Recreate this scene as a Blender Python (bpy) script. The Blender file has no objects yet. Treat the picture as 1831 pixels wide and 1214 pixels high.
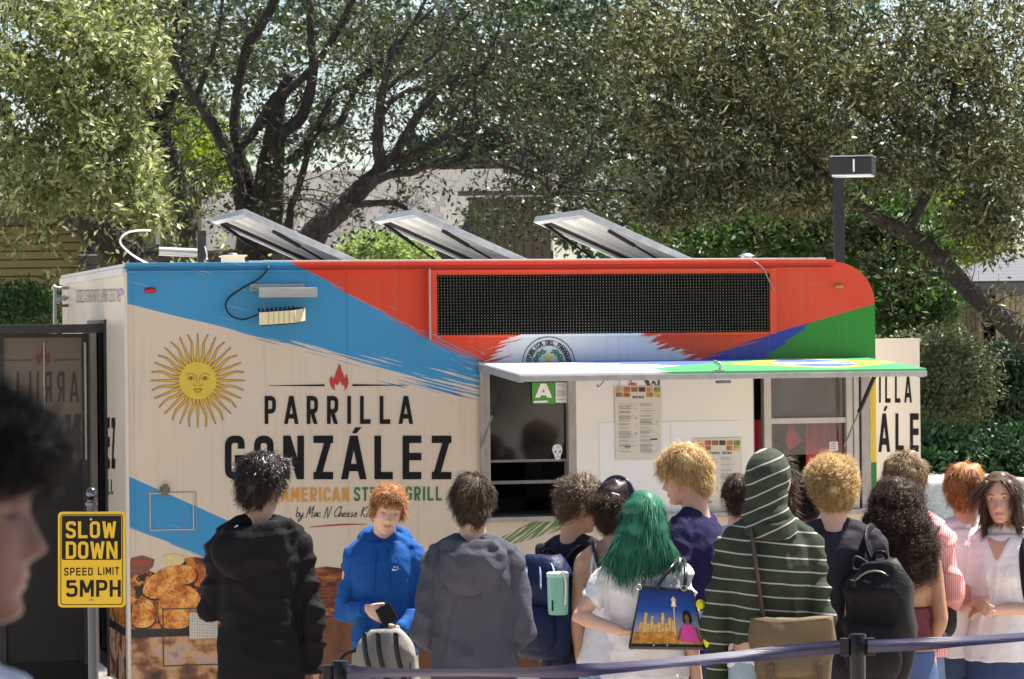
import bpy, bmesh, math, random
import numpy as np
from mathutils import Vector, Matrix, noise, Euler
from mathutils.bvhtree import BVHTree

random.seed(7); RNG = np.random.default_rng(11)
SC = bpy.context.scene
COL = SC.collection
PI = math.pi
R = math.radians

# ------------------------------------------------------------------ camera, sky, sun, exposure
F = 6000.0            # focal length in photo pixels
CZ = 2.25             # camera height
ROLL = 0.0105
cr, sr = math.cos(ROLL), math.sin(ROLL)
cam = bpy.data.cameras.new('camera'); camo = bpy.data.objects.new('camera', cam); COL.objects.link(camo)
cam.lens = F / 1831 * 36; cam.sensor_width = 36; cam.clip_start = 0.1; cam.clip_end = 2000
camo.matrix_world = Matrix(((cr, sr, 0, 0), (0, 0, -1, 0), (-sr, cr, 0, CZ), (0, 0, 0, 1)))
cam.dof.use_dof = True; cam.dof.focus_distance = 15.6; cam.dof.aperture_fstop = 11.0
SC.camera = camo

SUN_EL, SUN_AZ = 64.0, 55.0      # sun high and to the right, a little behind the truck (azimuth from +Y toward +X)
world = bpy.data.worlds.new('World'); SC.world = world; world.use_nodes = True
wn = world.node_tree; bg = wn.nodes['Background']
sky = wn.nodes.new('ShaderNodeTexSky'); sky.sky_type = 'NISHITA'; sky.sun_disc = False
sky.sun_elevation = R(SUN_EL); sky.sun_rotation = R(SUN_AZ)
sky.air_density = 1.0; sky.dust_density = 1.2
wn.links.new(sky.outputs[0], bg.inputs[0]); bg.inputs[1].default_value = 0.068
sl = bpy.data.lights.new('sun', 'SUN'); sl.energy = 5.0; sl.angle = R(0.6); sl.color = (1.0, 0.945, 0.86)
so = bpy.data.objects.new('sun', sl); COL.objects.link(so)
sdir = Vector((math.sin(R(SUN_AZ)) * math.cos(R(SUN_EL)), math.cos(R(SUN_AZ)) * math.cos(R(SUN_EL)), math.sin(R(SUN_EL))))
so.rotation_euler = sdir.to_track_quat('Z', 'Y').to_euler(); so.location = (0, 10, 30)
SC.view_settings.view_transform = 'Standard'; SC.view_settings.look = 'None'
SC.view_settings.gamma = 1; SC.view_settings.exposure = 1.52
SC.render.engine = 'CYCLES'
try:
    SC.cycles.use_denoising = True
except Exception: pass
SC.cycles.transparent_max_bounces = 12; SC.cycles.max_bounces = 8

# ------------------------------------------------------------------ pixel helpers (photo 1831 x 1214)
def ray(px, py):
    cx = (px - 915.5) / F; cy = (607 - py) / F
    return Vector((cx * cr + cy * sr, 1.0, -cx * sr + cy * cr))
def at(px, py, Y):
    r = ray(px, py); return Vector((r.x * Y, Y, CZ + r.z * Y))
TH = R(14.0)
Y0 = 17.4
TO = at(228, 1000, Y0); TO.z = 0.0                     # near left corner of the truck, on the ground
TU = Vector((math.cos(TH), math.sin(TH), 0)); TD = Vector((-math.sin(TH), math.cos(TH), 0))
_C = Vector((0, 0, CZ)) - TO
CL = Vector((_C.dot(TU), _C.dot(TD), _C.z))            # camera in truck frame
def W(px, py, yl=0.0):
    """pixel -> (x, z) of the truck frame on the plane local y = yl"""
    r = ray(px, py); rl = Vector((r.dot(TU), r.dot(TD), r.z))
    t = (yl - CL.y) / rl.y
    return CL.x + rl.x * t, CL.z + rl.z * t
def E(px, py, xl=0.0):
    """pixel -> (y, z) of the truck frame on the plane local x = xl"""
    r = ray(px, py); rl = Vector((r.dot(TU), r.dot(TD), r.z))
    t = (xl - CL.x) / rl.x
    return CL.y + rl.y * t, CL.z + rl.z * t

# ------------------------------------------------------------------ node helpers
class NB:
    def __init__(s, name):
        s.m = bpy.data.materials.new(name); s.m.use_nodes = True
        s.t = s.m.node_tree; s.b = s.t.nodes['Principled BSDF']; s.out = s.t.nodes['Material Output']
    def node(s, ty, **kw):
        n = s.t.nodes.new(ty)
        for k, v in kw.items(): setattr(n, k, v)
        return n
    def link(s, a, b):
        if isinstance(a, (int, float)): b.default_value = a
        elif isinstance(a, (tuple, list)):
            b.default_value = tuple(a) if len(b.default_value) == len(a) else tuple(a) + (1.0,)
        else: s.t.links.new(a, b)
        return b
    def math(s, op, a, b=0.0, clamp=False):
        n = s.node('ShaderNodeMath', operation=op); n.use_clamp = clamp
        s.link(a, n.inputs[0]); s.link(b, n.inputs[1]); return n.outputs[0]
    def add(s, a, b): return s.math('ADD', a, b)
    def sub(s, a, b): return s.math('SUBTRACT', a, b)
    def mul(s, a, b): return s.math('MULTIPLY', a, b)
    def mx(s, a, b): return s.math('MAXIMUM', a, b)
    def mn(s, a, b): return s.math('MINIMUM', a, b)
    def step(s, a, sharp=200.0): return s.math('MULTIPLY_ADD', a, sharp, True) if False else s._step(a, sharp)
    def _step(s, a, sharp):
        n = s.node('ShaderNodeMath', operation='MULTIPLY_ADD'); n.use_clamp = True
        s.link(a, n.inputs[0]); n.inputs[1].default_value = sharp; n.inputs[2].default_value = 0.5
        return n.outputs[0]
    def mix(s, f, a, b):
        n = s.node('ShaderNodeMix', data_type='RGBA'); s.link(f, n.inputs[0]); s.link(a, n.inputs[6]); s.link(b, n.inputs[7]); return n.outputs[2]
    def coord(s, kind='Object'): return s.node('ShaderNodeTexCoord').outputs[kind]
    def geo(s, kind): return s.node('ShaderNodeNewGeometry').outputs[kind]
    def xyz(s, v):
        n = s.node('ShaderNodeSeparateXYZ'); s.t.links.new(v, n.inputs[0]); return n.outputs
    def comb(s, x, y, z):
        n = s.node('ShaderNodeCombineXYZ')
        for i, a in enumerate((x, y, z)): s.link(a, n.inputs[i])
        return n.outputs[0]
    def mapping(s, v, scale=(1, 1, 1), rot=(0, 0, 0), loc=(0, 0, 0)):
        n = s.node('ShaderNodeMapping'); s.t.links.new(v, n.inputs[0])
        n.inputs['Scale'].default_value = scale; n.inputs['Rotation'].default_value = rot; n.inputs['Location'].default_value = loc
        return n.outputs[0]
    def noise(s, v=None, scale=5.0, detail=3.0, rough=0.5, out=0, dist=0.0):
        n = s.node('ShaderNodeTexNoise'); n.inputs['Scale'].default_value = scale; n.inputs['Detail'].default_value = detail
        n.inputs['Roughness'].default_value = rough; n.inputs['Distortion'].default_value = dist
        if v is not None: s.t.links.new(v, n.inputs['Vector'])
        return n.outputs[out]
    def voro(s, v=None, scale=5.0, feature='F1', out=0):
        n = s.node('ShaderNodeTexVoronoi'); n.feature = feature; n.inputs['Scale'].default_value = scale
        if v is not None: s.t.links.new(v, n.inputs['Vector'])
        return n.outputs[out]
    def ramp(s, f, stops):
        n = s.node('ShaderNodeValToRGB'); s.link(f, n.inputs[0]); e = n.color_ramp.elements
        while len(e) < len(stops): e.new(0.5)
        for el, (p, c) in zip(e, stops):
            el.position = p; el.color = tuple(c) + (1,) if len(c) == 3 else c
        return n.outputs[0]
    def bump(s, h, strength=0.3, dist=0.01):
        n = s.node('ShaderNodeBump'); s.link(h, n.inputs['Height']); n.inputs['Strength'].default_value = strength
        n.inputs['Distance'].default_value = dist; s.t.links.new(n.outputs[0], s.b.inputs['Normal']); return n.outputs[0]
    def set(s, **kw):
        for k, v in kw.items(): s.link(v, s.b.inputs[k.replace('_', ' ')])
        return s

MATS = {}
def pm(name, col, rough=0.6, metal=0.0, var=0.12, scale=8.0, bump=0.0, bscale=60.0, spec=0.5, stretch=(1, 1, 1), bdist=0.004):
    """plain procedural material: base colour with large soft variation, fine grain, optional bump"""
    if name in MATS: return MATS[name]
    b = NB(name); co = b.mapping(b.coord(), scale=stretch)
    n1 = b.noise(co, scale, 4); n2 = b.noise(co, scale * 7, 3)
    f = b.add(b.mul(n1, 0.65), b.mul(n2, 0.35))
    lo = tuple(c * (1 - var) for c in col); hi = tuple(min(1, c * (1 + var)) for c in col)
    b.set(Base_Color=b.ramp(f, [(0.3, lo), (0.7, hi)]), Metallic=metal)
    b.link(b.add(rough - 0.06, b.mul(n2, 0.12)), b.b.inputs['Roughness'])
    b.b.inputs['Specular IOR Level'].default_value = spec
    if bump: b.bump(b.noise(co, bscale, 3), bump, bdist)
    MATS[name] = b.m; return b.m

# ------------------------------------------------------------------ mesh helpers
class MB:
    def __init__(s): s.v = []; s.f = []
    def add(s, vs, fs):
        o = len(s.v); s.v.extend([tuple(v) for v in vs]); s.f.extend([tuple(i + o for i in f) for f in fs]); return s
    def box(s, x0, x1, y0, y1, z0, z1):
        if x0 > x1: x0, x1 = x1, x0
        if y0 > y1: y0, y1 = y1, y0
        if z0 > z1: z0, z1 = z1, z0
        return s.add([(x0, y0, z0), (x1, y0, z0), (x1, y1, z0), (x0, y1, z0), (x0, y0, z1), (x1, y0, z1), (x1, y1, z1), (x0, y1, z1)],
                     [(3, 2, 1, 0), (4, 5, 6, 7), (0, 1, 5, 4), (1, 2, 6, 5), (2, 3, 7, 6), (3, 0, 4, 7)])
    def obox(s, c, hx, hy, hz, rot=None):
        c = Vector(c); M = rot if rot is not None else Matrix.Identity(3)
        vs = [c + M @ Vector((sx * hx, sy * hy, sz * hz)) for sz in (-1, 1) for sx, sy in ((-1, -1), (1, -1), (1, 1), (-1, 1))]
        return s.add(vs, [(3, 2, 1, 0), (4, 5, 6, 7), (0, 1, 5, 4), (1, 2, 6, 5), (2, 3, 7, 6), (3, 0, 4, 7)])
    def prism(s, pts, d):
        """closed polygon (3D points) extruded by vector d"""
        n = len(pts); d = Vector(d); a = [Vector(p) for p in pts]; b = [p + d for p in a]
        return s.add(a + b, [tuple(range(n - 1, -1, -1)), tuple(range(n, 2 * n))] + [(i, (i + 1) % n, n + (i + 1) % n, n + i) for i in range(n)])
    def poly(s, pts): return s.add(pts, [tuple(range(len(pts)))])
    def tube(s, path, rad, n=10, caps=True, flat=None, up=None):
        """tube along path; rad a number or list; flat = list/number giving second radius along 'up'-ish axis"""
        P = [Vector(p) for p in path]; k = len(P)
        if isinstance(rad, (int, float)): rad = [rad] * k
        if flat is None: flat = rad
        elif isinstance(flat, (int, float)): flat = [flat] * k
        vs = []; prev = Vector(up) if up is not None else None
        for i in range(k):
            t = (P[min(i + 1, k - 1)] - P[max(i - 1, 0)])
            if t.length < 1e-9: t = Vector((0, 0, 1))
            t.normalize()
            ref = prev if prev is not None else (Vector((0, 0, 1)) if abs(t.z) < 0.9 else Vector((0, 1, 0)))
            b = t.cross(ref)
            if b.length < 1e-6: b = t.cross(Vector((1, 0.3, 0)))
            b.normalize(); a = b.cross(t).normalized(); prev = a
            for j in range(n):
                th = 2 * PI * j / n
                vs.append(P[i] + b * (rad[i] * math.cos(th)) + a * (flat[i] * math.sin(th)))
        fs = [(i * n + j, i * n + (j + 1) % n, (i + 1) * n + (j + 1) % n, (i + 1) * n + j) for i in range(k - 1) for j in range(n)]
        if caps: fs += [tuple(range(n - 1, -1, -1)), tuple(range((k - 1) * n, k * n))]
        return s.add(vs, fs)
    def lathe(s, c, prof, n=20, ax=(0, 0, 1)):
        """profile [(r, h)] round axis ax at c"""
        ax = Vector(ax).normalized(); e = Vector((1, 0, 0)) if abs(ax.x) < 0.8 else Vector((0, 1, 0))
        a = ax.cross(e).normalized(); b = ax.cross(a); c = Vector(c); vs = []
        for r, h in prof:
            for j in range(n):
                th = 2 * PI * j / n; vs.append(c + ax * h + a * (r * math.cos(th)) + b * (r * math.sin(th)))
        k = len(prof); fs = [(i * n + j, i * n + (j + 1) % n, (i + 1) * n + (j + 1) % n, (i + 1) * n + j) for i in range(k - 1) for j in range(n)]
        fs += [tuple(range(n - 1, -1, -1)), tuple(range((k - 1) * n, k * n))]
        return s.add(vs, fs)
    def ell(s, c, r, rot=None, nu=16, nv=10):
        c = Vector(c); M = rot if rot is not None else Matrix.Identity(3)
        if isinstance(r, (int, float)): r = (r, r, r)
        vs = [c + M @ Vector((0, 0, r[2]))]; fs = []
        for i in range(1, nv):
            ph = PI * i / nv
            for j in range(nu):
                th = 2 * PI * j / nu
                vs.append(c + M @ Vector((r[0] * math.sin(ph) * math.cos(th), r[1] * math.sin(ph) * math.sin(th), r[2] * math.cos(ph))))
        vs.append(c + M @ Vector((0, 0, -r[2])))
        for j in range(nu): fs.append((0, 1 + j, 1 + (j + 1) % nu))
        for i in range(nv - 2):
            for j in range(nu):
                a = 1 + i * nu + j; b = 1 + i * nu + (j + 1) % nu; fs.append((a, a + nu, b + nu, b))
        last = len(vs) - 1
        for j in range(nu): fs.append((last, 1 + (nv - 2) * nu + (j + 1) % nu, 1 + (nv - 2) * nu + j))
        return s.add(vs, fs)
    def rings(s, secs, n=28, p=2.0):
        """closed loft through horizontal rings (cx, cy, cz, rx, ry)"""
        vs = []
        for (cx, cy, cz, rx, ry) in secs:
            for j in range(n):
                th = 2 * PI * j / n; c, q = math.cos(th), math.sin(th)
                vs.append((cx + rx * math.copysign(abs(c) ** (2 / p), c), cy + ry * math.copysign(abs(q) ** (2 / p), q), cz))
        k = len(secs); fs = [(i * n + j, i * n + (j + 1) % n, (i + 1) * n + (j + 1) % n, (i + 1) * n + j) for i in range(k - 1) for j in range(n)]
        fs += [tuple(range(n - 1, -1, -1)), tuple(range((k - 1) * n, k * n))]
        return s.add(vs, fs)
    def xf(s, M):
        s.v = [tuple(M @ Vector(v)) for v in s.v]; return s
    def mesh(s, name, smooth=False, bevel=0.0):
        me = bpy.data.meshes.new(name); me.from_pydata(s.v, [], s.f); me.update()
        bm = bmesh.new(); bm.from_mesh(me)
        bmesh.ops.recalc_face_normals(bm, faces=bm.faces)
        if bevel:
            ed = [e for e in bm.edges if len(e.link_faces) == 2 and e.calc_face_angle(0) > 0.5]
            try: bmesh.ops.bevel(bm, geom=ed, offset=bevel, segments=2, affect='EDGES', profile=0.6)
            except Exception: pass
        bm.to_mesh(me); bm.free()
        if smooth:
            me.polygons.foreach_set('use_smooth', [True] * len(me.polygons))
            if smooth != 'all':
                try: me.set_sharp_from_angle(angle=R(40))
                except Exception: pass
        return me
    def build(s, name, mat, parent=None, smooth=False, bevel=0.0, loc=None):
        me = s.mesh(name, smooth, bevel); me.materials.append(mat)
        return link(name, me, parent, loc)
def link(name, me, parent=None, loc=None):
    o = bpy.data.objects.new(name, me); COL.objects.link(o)
    if parent is not None: o.parent = parent
    if loc is not None: o.location = loc
    return o
def tag(o, label=None, cat=None, group=None, kind=None):
    if label: o['label'] = label
    if cat: o['category'] = cat
    if group: o['group'] = group
    if kind: o['kind'] = kind
    return o
def empty(name, loc=(0, 0, 0), rz=0.0, label=None, cat=None, group=None):
    o = bpy.data.objects.new(name, None); COL.objects.link(o); o.empty_display_size = 0.1
    o.location = loc; o.rotation_euler = (0, 0, rz); return tag(o, label, cat, group)

# ------------------------------------------------------------------ stroke lettering
def rpath(pts, r, n=6, closed=False):
    out = []; k = len(pts)
    for i, p in enumerate(pts):
        if not closed and (i == 0 or i == k - 1): out.append(p); continue
        a = pts[i - 1]; b = pts[(i + 1) % k]
        va = (a[0] - p[0], a[1] - p[1]); vb = (b[0] - p[0], b[1] - p[1])
        la = math.hypot(*va); lb = math.hypot(*vb); rr = min(r, la * 0.49, lb * 0.49)
        pa = (p[0] + va[0] / la * rr, p[1] + va[1] / la * rr); pb = (p[0] + vb[0] / lb * rr, p[1] + vb[1] / lb * rr)
        for q in range(n + 1):
            t = q / n; out.append(((1 - t) ** 2 * pa[0] + 2 * t * (1 - t) * p[0] + t * t * pb[0], (1 - t) ** 2 * pa[1] + 2 * t * (1 - t) * p[1] + t * t * pb[1]))
    return out
def thick(pts, t, closed=False):
    """polyline -> list of quads of thickness t (mitred); t may be a list"""
    k = len(pts); L = []; Rr = []
    for i in range(k):
        a = pts[i - 1] if (i > 0 or closed) else None; b = pts[(i + 1) % k] if (i < k - 1 or closed) else None
        p = pts[i]; ds = []
        for u, v in ((a, p), (p, b)):
            if u is None or v is None: continue
            dx, dy = v[0] - u[0], v[1] - u[1]; l = math.hypot(dx, dy) or 1e-9; ds.append((dx / l, dy / l))
        if not ds: ds = [(1, 0)]
        n0 = (-ds[0][1], ds[0][0]); n1 = (-ds[-1][1], ds[-1][0]); m = (n0[0] + n1[0], n0[1] + n1[1]); lm = math.hypot(*m) or 1e-9
        m = (m[0] / lm, m[1] / lm); c = max(0.35, m[0] * n0[0] + m[1] * n0[1])
        h = (t[i] if isinstance(t, (list, tuple)) else t) / 2 / c
        L.append((p[0] + m[0] * h, p[1] + m[1] * h)); Rr.append((p[0] - m[0] * h, p[1] - m[1] * h))
    rng = range(k) if closed else range(k - 1)
    return [[Rr[i], Rr[(i + 1) % k], L[(i + 1) % k], L[i]] for i in rng]
def clipy(poly, lo, hi):
    for lim, sg in ((lo, 1), (hi, -1)):
        out = []
        for i in range(len(poly)):
            p, q = poly[i - 1], poly[i]; a = (p[1] - lim) * sg; b = (q[1] - lim) * sg
            if (a >= 0) != (b >= 0):
                tt = a / (a - b); out.append((p[0] + (q[0] - p[0]) * tt, p[1] + (q[1] - p[1]) * tt))
            if b >= 0: out.append(q)
        poly = out
        if len(poly) < 3: return None
    return poly
def glyph(ch, t=0.17, w=0.52):
    h = t / 2; r = 0.19; S = []
    def st(*p, rr=0.0, cl=False): S.append((rpath(list(p), rr, closed=cl) if rr else list(p), cl))
    if ch in 'PRB':
        st((h, 0), (h, 1)); m = 0.45 if ch != 'B' else 0.52
        st((h, 1 - h), (w - h, 1 - h), (w - h, m), (h, m), rr=r)
        if ch == 'R': st((w * 0.45, m), (w - h * 0.9, -0.08))
        if ch == 'B': st((h, m), (w - h, m), (w - h, h), (h, h), rr=r)
    elif ch == 'D': st((h, 0), (h, 1)); st((h, 1 - h), (w - h, 1 - h), (w - h, h), (h, h), rr=r)
    elif ch in 'AÁ':
        w = w * 1.14; st((h * 0.6 - 0.02, -0.08), (w / 2 , 1.06)); st((w - h * 0.6 + 0.02, -0.08), (w / 2, 1.06)); st((w * 0.22, 0.27), (w * 0.78, 0.27))
        if ch == 'Á': S.append(([(w * 0.42, 1.055), (w * 0.62, 1.055), (w * 0.84, 1.19), (w * 0.56, 1.19)], 'raw'))
    elif ch == 'I': w = t; st((h, 0), (h, 1))
    elif ch == 'L': st((h, 0), (h, 1)); st((h, h), (w * 0.93, h)); w *= 0.95
    elif ch == 'E': st((h, 0), (h, 1)); [st((h, y), (w * 0.95, y)) for y in (h, 0.52, 1 - h)]
    elif ch == 'F': st((h, 0), (h, 1)); [st((h, y), (w * 0.95, y)) for y in (0.52, 1 - h)]
    elif ch == 'H': st((h, 0), (h, 1)); st((w - h, 0), (w - h, 1)); st((h, 0.5), (w - h, 0.5))
    elif ch == 'T': st((0, 1 - h), (w, 1 - h)); st((w / 2, 0), (w / 2, 1))
    elif ch == 'N': w *= 1.06; st((h, 0), (h, 1)); st((w - h, 0), (w - h, 1)); st((h * 0.9, 1.06), (w - h * 0.9, -0.06))
    elif ch == 'M': w *= 1.25; st((h, 0), (h, 1)); st((w - h, 0), (w - h, 1)); st((h, 1.05), (w / 2, 0.25)); st((w - h, 1.05), (w / 2, 0.25))
    elif ch == 'W': w *= 1.4; st((h, 1.05), (w * 0.28, -0.05)); st((w * 0.28, -0.05), (w / 2, 0.9)); st((w / 2, 0.9), (w * 0.72, -0.05)); st((w * 0.72, -0.05), (w - h, 1.05))
    elif ch == 'Z': st((0, 1 - h), (w, 1 - h)); st((0, h), (w, h)); st((h * 0.9, -0.05), (w - h * 0.9, 1.05))
    elif ch == 'Y': st((h, 1.05), (w / 2, 0.45)); st((w - h, 1.05), (w / 2, 0.45)); st((w / 2, 0.5), (w / 2, 0))
    elif ch in 'O0': st((h, h), (w - h, h), (w - h, 1 - h), (h, 1 - h), rr=r, cl=True)
    elif ch == 'U': st((h, 1), (h, h), (w - h, h), (w - h, 1), rr=r)
    elif ch == 'C': st((w - h, 0.68), (w - h, 1 - h), (h, 1 - h), (h, h), (w - h, h), (w - h, 0.32), rr=r)
    elif ch == 'G': st((w - h, 0.70), (w - h, 1 - h), (h, 1 - h), (h, h), (w - h, h), (w - h, 0.47), rr=r); st((w * 0.5, 0.47), (w, 0.47))
    elif ch == 'S': st((w - h, 0.74), (w - h, 1 - h), (h, 1 - h), (h, 0.55), (w - h, 0.45), (w - h, h), (h, h), (h, 0.27), rr=r)
    elif ch == '5': st((w - h, 1 - h), (h, 1 - h), (h, 0.56), rr=0.02); st((h, 0.58), (w - h, 0.62), (w - h, h), (h, h), (h * 0.8, 0.24), rr=r)
    elif ch == '2': st((h, 0.75), (h, 1 - h), (w - h, 1 - h), (w - h, 0.55), (h, h), (w - h, h), rr=0.15)
    elif ch == '3': st((h, 0.8), (h, 1 - h), (w - h, 1 - h), (w - h, 0.52), (w * 0.5, 0.52), rr=r * 0.8); st((w * 0.5, 0.52), (w - h, 0.52), (w - h, h), (h, h), (h, 0.22), rr=r * 0.8)
    elif ch == '6': st((w - h, 0.8), (w - h, 1 - h), (h, 1 - h), (h, h), (w - h, h), (w - h, 0.55), (h, 0.55), rr=r)
    elif ch == '7': st((0, 1 - h), (w, 1 - h)); st((w - h, 1), (w * 0.35, -0.05))
    elif ch == '1': w *= 0.6; st((w - h, 0), (w - h, 1)); st((0, 0.75), (w - h, 1 - h))
    elif ch == '4': st((w * 0.75, 0), (w * 0.75, 1)); st((w * 0.75, 1), (h, 0.3)); st((0, 0.27), (w, 0.27))
    elif ch == '9': st((w - h, 0.45), (h, 0.45), (h, 1 - h), (w - h, 1 - h), (w - h, h), (h, h), (h, 0.2), rr=r)
    elif ch == '.': w = t; st((0, h), (t, h))
    polys = []
    for pts, cl in S:
        if cl == 'raw': polys.append(pts); polys.append(None); continue
        acc = False
        qs = thick(pts, t * (0.75 if acc else 1.0), cl is True)
        for q in qs:
            if not acc: q = clipy(q, 0, 1)
            if q: polys.append(q)
        polys.append(None)
    return polys, w
def text_polys(txt, t=0.17, w=0.52, track=0.16):
    x = 0; out = []
    for ch in txt:
        if ch == ' ': x += w * 0.7; continue
        ps, gw = glyph(ch, t, w)
        out.append([[(px + x, py) for px, py in p] if p else None for p in ps]); x += gw + track
    return out, x - track
def text_fit(txt, x0, x1, ytop, ybase, t=0.17, w=0.52, track=0.16):
    """lettering fitted into a pixel box -> list of (poly, layer) in pixels"""
    gl, tw = text_polys(txt, t, w, track); sx = (x1 - x0) / tw; sy = (ybase - ytop); out = []
    for g in gl:
        lay = 0
        for p in g:
            if p is None: lay += 1; continue
            out.append(([(x0 + q[0] * sx, ybase - q[1] * sy) for q in p], lay))
    return out
def decal(mb, polys, fn, depth=0.0, step=0.0003):
    """polys in pixels -> mesh via fn(px,py,depth) -> 3D"""
    for p in polys:
        lay = 0
        if isinstance(p, tuple): p, lay = p
        mb.poly([fn(a, b, depth + lay * step) for a, b in p])
    return mb
def wallp(px, py, d=0.0):
    x, z = W(px, py); return (x, -d, z)
# ------------------------------------------------------------------ ground
def gz(y):
    if y <= 5: return 0.5
    if y >= 12: return 0.0
    t = (y - 5) / 7; return 0.5 * (1 - (3 * t * t - 2 * t ** 3))
mb = MB(); xs = [-400, -60, -12, -4, 0, 4, 12, 60, 400]; ys = [-300, -20, 0, 3, 5] + [5 + 0.5 * i for i in range(1, 15)] + [14, 20, 30, 60, 150, 700]
mb.v = [(x, y, gz(y)) for y in ys for x in xs]; nx = len(xs)
mb.f = [(j * nx + i, j * nx + i + 1, (j + 1) * nx + i + 1, (j + 1) * nx + i) for j in range(len(ys) - 1) for i in range(nx - 1)]
g = mb.build('ground', pm('paving_concrete', (0.40, 0.355, 0.30), 0.85, var=0.18, scale=1.2, bump=0.4, bscale=40), smooth=True)
tag(g, kind='structure')

# ------------------------------------------------------------------ food truck
truck = empty('food_truck', TO, TH, 'cream food truck with blue and red brush strokes, black lettering and open awning', 'food truck')
WT = 2.9
xR = W(1565, 600)[0]
zt = W(900, 471)[1]                       # roof level
def X(px, py=607, d=0.0): return W(px, py, -d)[0]
def Z(px, py, d=0.0): return W(px, py, -d)[1]
ZB = 0.45                                   # underside of body
# opening
ox0, ox1 = X(862, 800), X(1553, 800); oz0, oz1 = Z(900, 924), Z(900, 655)
rr_ = X(1565, 540) - X(1492, 470)
# livery material -----------------------------------------------------------
def livery():
    b = NB('livery_paint'); co = b.coord(); x, y, z = b.xyz(co)
    def line(P, Q, flip=False):
        a = W(*P); c = W(*Q); dx, dz = c[0] - a[0], c[1] - a[1]; l = math.hypot(dx, dz); nx_, nz_ = -dz / l, dx / l
        if flip: nx_, nz_ = -nx_, -nz_
        k = -(nx_ * a[0] + nz_ * a[1])
        return b.add(b.add(b.mul(x, nx_), b.mul(z, nz_)), k)          # >0 on the upper-left side of P->Q
    def streak(ang, su=1.3, sv=70.0, seed=0.0, det=2.0):
        c, s_ = math.cos(ang), math.sin(ang)
        u = b.add(b.mul(x, c), b.mul(z, s_)); v = b.sub(b.mul(z, c), b.mul(x, s_))
        return b.noise(b.comb(b.mul(u, su), b.add(b.mul(v, sv), seed), seed), 1.0, det, 0.6)
    n1 = streak(R(-14.5), 1.6, 60, 3.1); n2 = streak(R(-26), 1.8, 65, 7.7); n3 = streak(R(22), 1.6, 55, 1.3); n4 = streak(R(12), 2.0, 80, 5.5)
    nf = streak(R(-16), 2.2, 190, 11.0, 1.0)
    def px_(p): return W(p, 607)[0]
    cream = (0.61, 0.505, 0.39)
    # cream dirt
    nn = b.noise(co, 2.2, 5, 0.6); base = b.mix(b.mul(nn, 0.5), cream, (0.55, 0.455, 0.355))
    # blue band
    grow = b.math('MULTIPLY', b.math('SUBTRACT', x, px_(300)), 1.0 / (px_(850) - px_(300)), clamp=True)
    amp = b.add(0.004, b.mul(b.math('POWER', grow, 1.3), 0.62))
    low = line((228, 543), (850, 703))
    lowb = b.add(low, b.mul(b.sub(n1, 0.52), amp)); lowb = b.add(lowb, b.mul(b.sub(nf, 0.6), b.mul(amp, 0.25)))
    upb = b.mul(line((556, 487), (842, 639)), -1.0); upb = b.add(upb, b.mul(b.sub(n2, 0.5), b.mul(b.math('POWER', grow, 1.5), 0.30)))
    curve = b.sub(px_(500), x)  # steeper start of the red edge
    notred = b.mx(upb, b.add(curve, b.mul(b.mn(b.sub(W(500, 475)[1], z), 0.045), 4.2)))
    mblue = b.mul(b._step(lowb, 400), b._step(notred, 400))
    mblue = b.mul(mblue, b._step(b.sub(px_(862), x), 300))
    gap = b.sub(0.69, b.mul(b.math('ABSOLUTE', b.sub(low, 0.10)), 0.35))
    # thin cream scratches inside the blue
    scr = b._step(b.sub(nf, 0.735), 60); scr = b.mul(scr, b._step(b.sub(n1, 0.5), 30))
    blue = b.mix(b.noise(co, 5, 3), (0.035, 0.22, 0.42), (0.05, 0.27, 0.50))
    col = b.mix(mblue, base, b.mix(scr, blue, (0.6, 0.52, 0.44)))
    # violet touches by the hatch
    vi = b.mul(b._step(b.sub(n1, 0.60), 80), b.mul(b._step(b.sub(x, px_(808)), 12), b._step(lowb, 200))); vi = b.mul(vi, b._step(b.sub(px_(862), x), 300))
    col = b.mix(b.mul(vi, 0.8), col, (0.05, 0.04, 0.28))
    # red field
    mred = b._step(b.mul(notred, -1.0), 400)
    redlow = b.sub(z, W(900, 618)[1])                       # red stays above this, streaky
    left = b.math('MULTIPLY', b.sub(px_(960), x), 1.0 / (px_(960) - px_(850)), clamp=True)
    right = b.math('MULTIPLY', b.sub(x, px_(1090)), 1.0 / (px_(1290) - px_(1090)), clamp=True)
    redlow = b.add(redlow, b.mul(b.sub(b.add(left, right), 0.45), 0.26)); redlow = b.add(redlow, b.mul(b.sub(n3, 0.5), 0.16)); redlow = b.add(redlow, b.mul(b.sub(n4, 0.5), 0.16))
    white = b.mul(b.mul(mred, b._step(b.mul(redlow, -1.0), 300)), b._step(b.sub(z, oz1), 300)); mred = b.mul(mred, b._step(b.sub(z, oz1), 300))
    red = b.mix(b.noise(co, 3, 3), (0.56, 0.045, 0.018), (0.64, 0.065, 0.026))
    col = b.mix(mred, col, red); col = b.mix(white, col, (0.58, 0.62, 0.64))
    # navy then green on the right
    nav = line((1240, 652), (1375, 598)); nav2 = line((1375, 598), (1565, 543)); nv = b.mx(b.mul(nav, -1), -9.0)
    nv = b.mn(b.add(b.mul(nav, -1), b.mul(b.sub(n4, 0.52), 0.09)), b.mul(nav2, -1)); 
    nv0 = b.mul(nav2, -1.0)
    sel = b._step(b.sub(x, px_(1375)), 500)
    navm = b.mix(sel, b._step(b.add(b.mul(nav, -1), b.mul(b.sub(n4, 0.5), 0.10)), 400), b._step(nv0, 400))
    navm = b.mul(b.mul(navm, b._step(b.sub(x, px_(1130)), 300)), b._step(b.sub(z, oz1), 300))
    col = b.mix(navm, col, (0.022, 0.045, 0.30))
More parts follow.
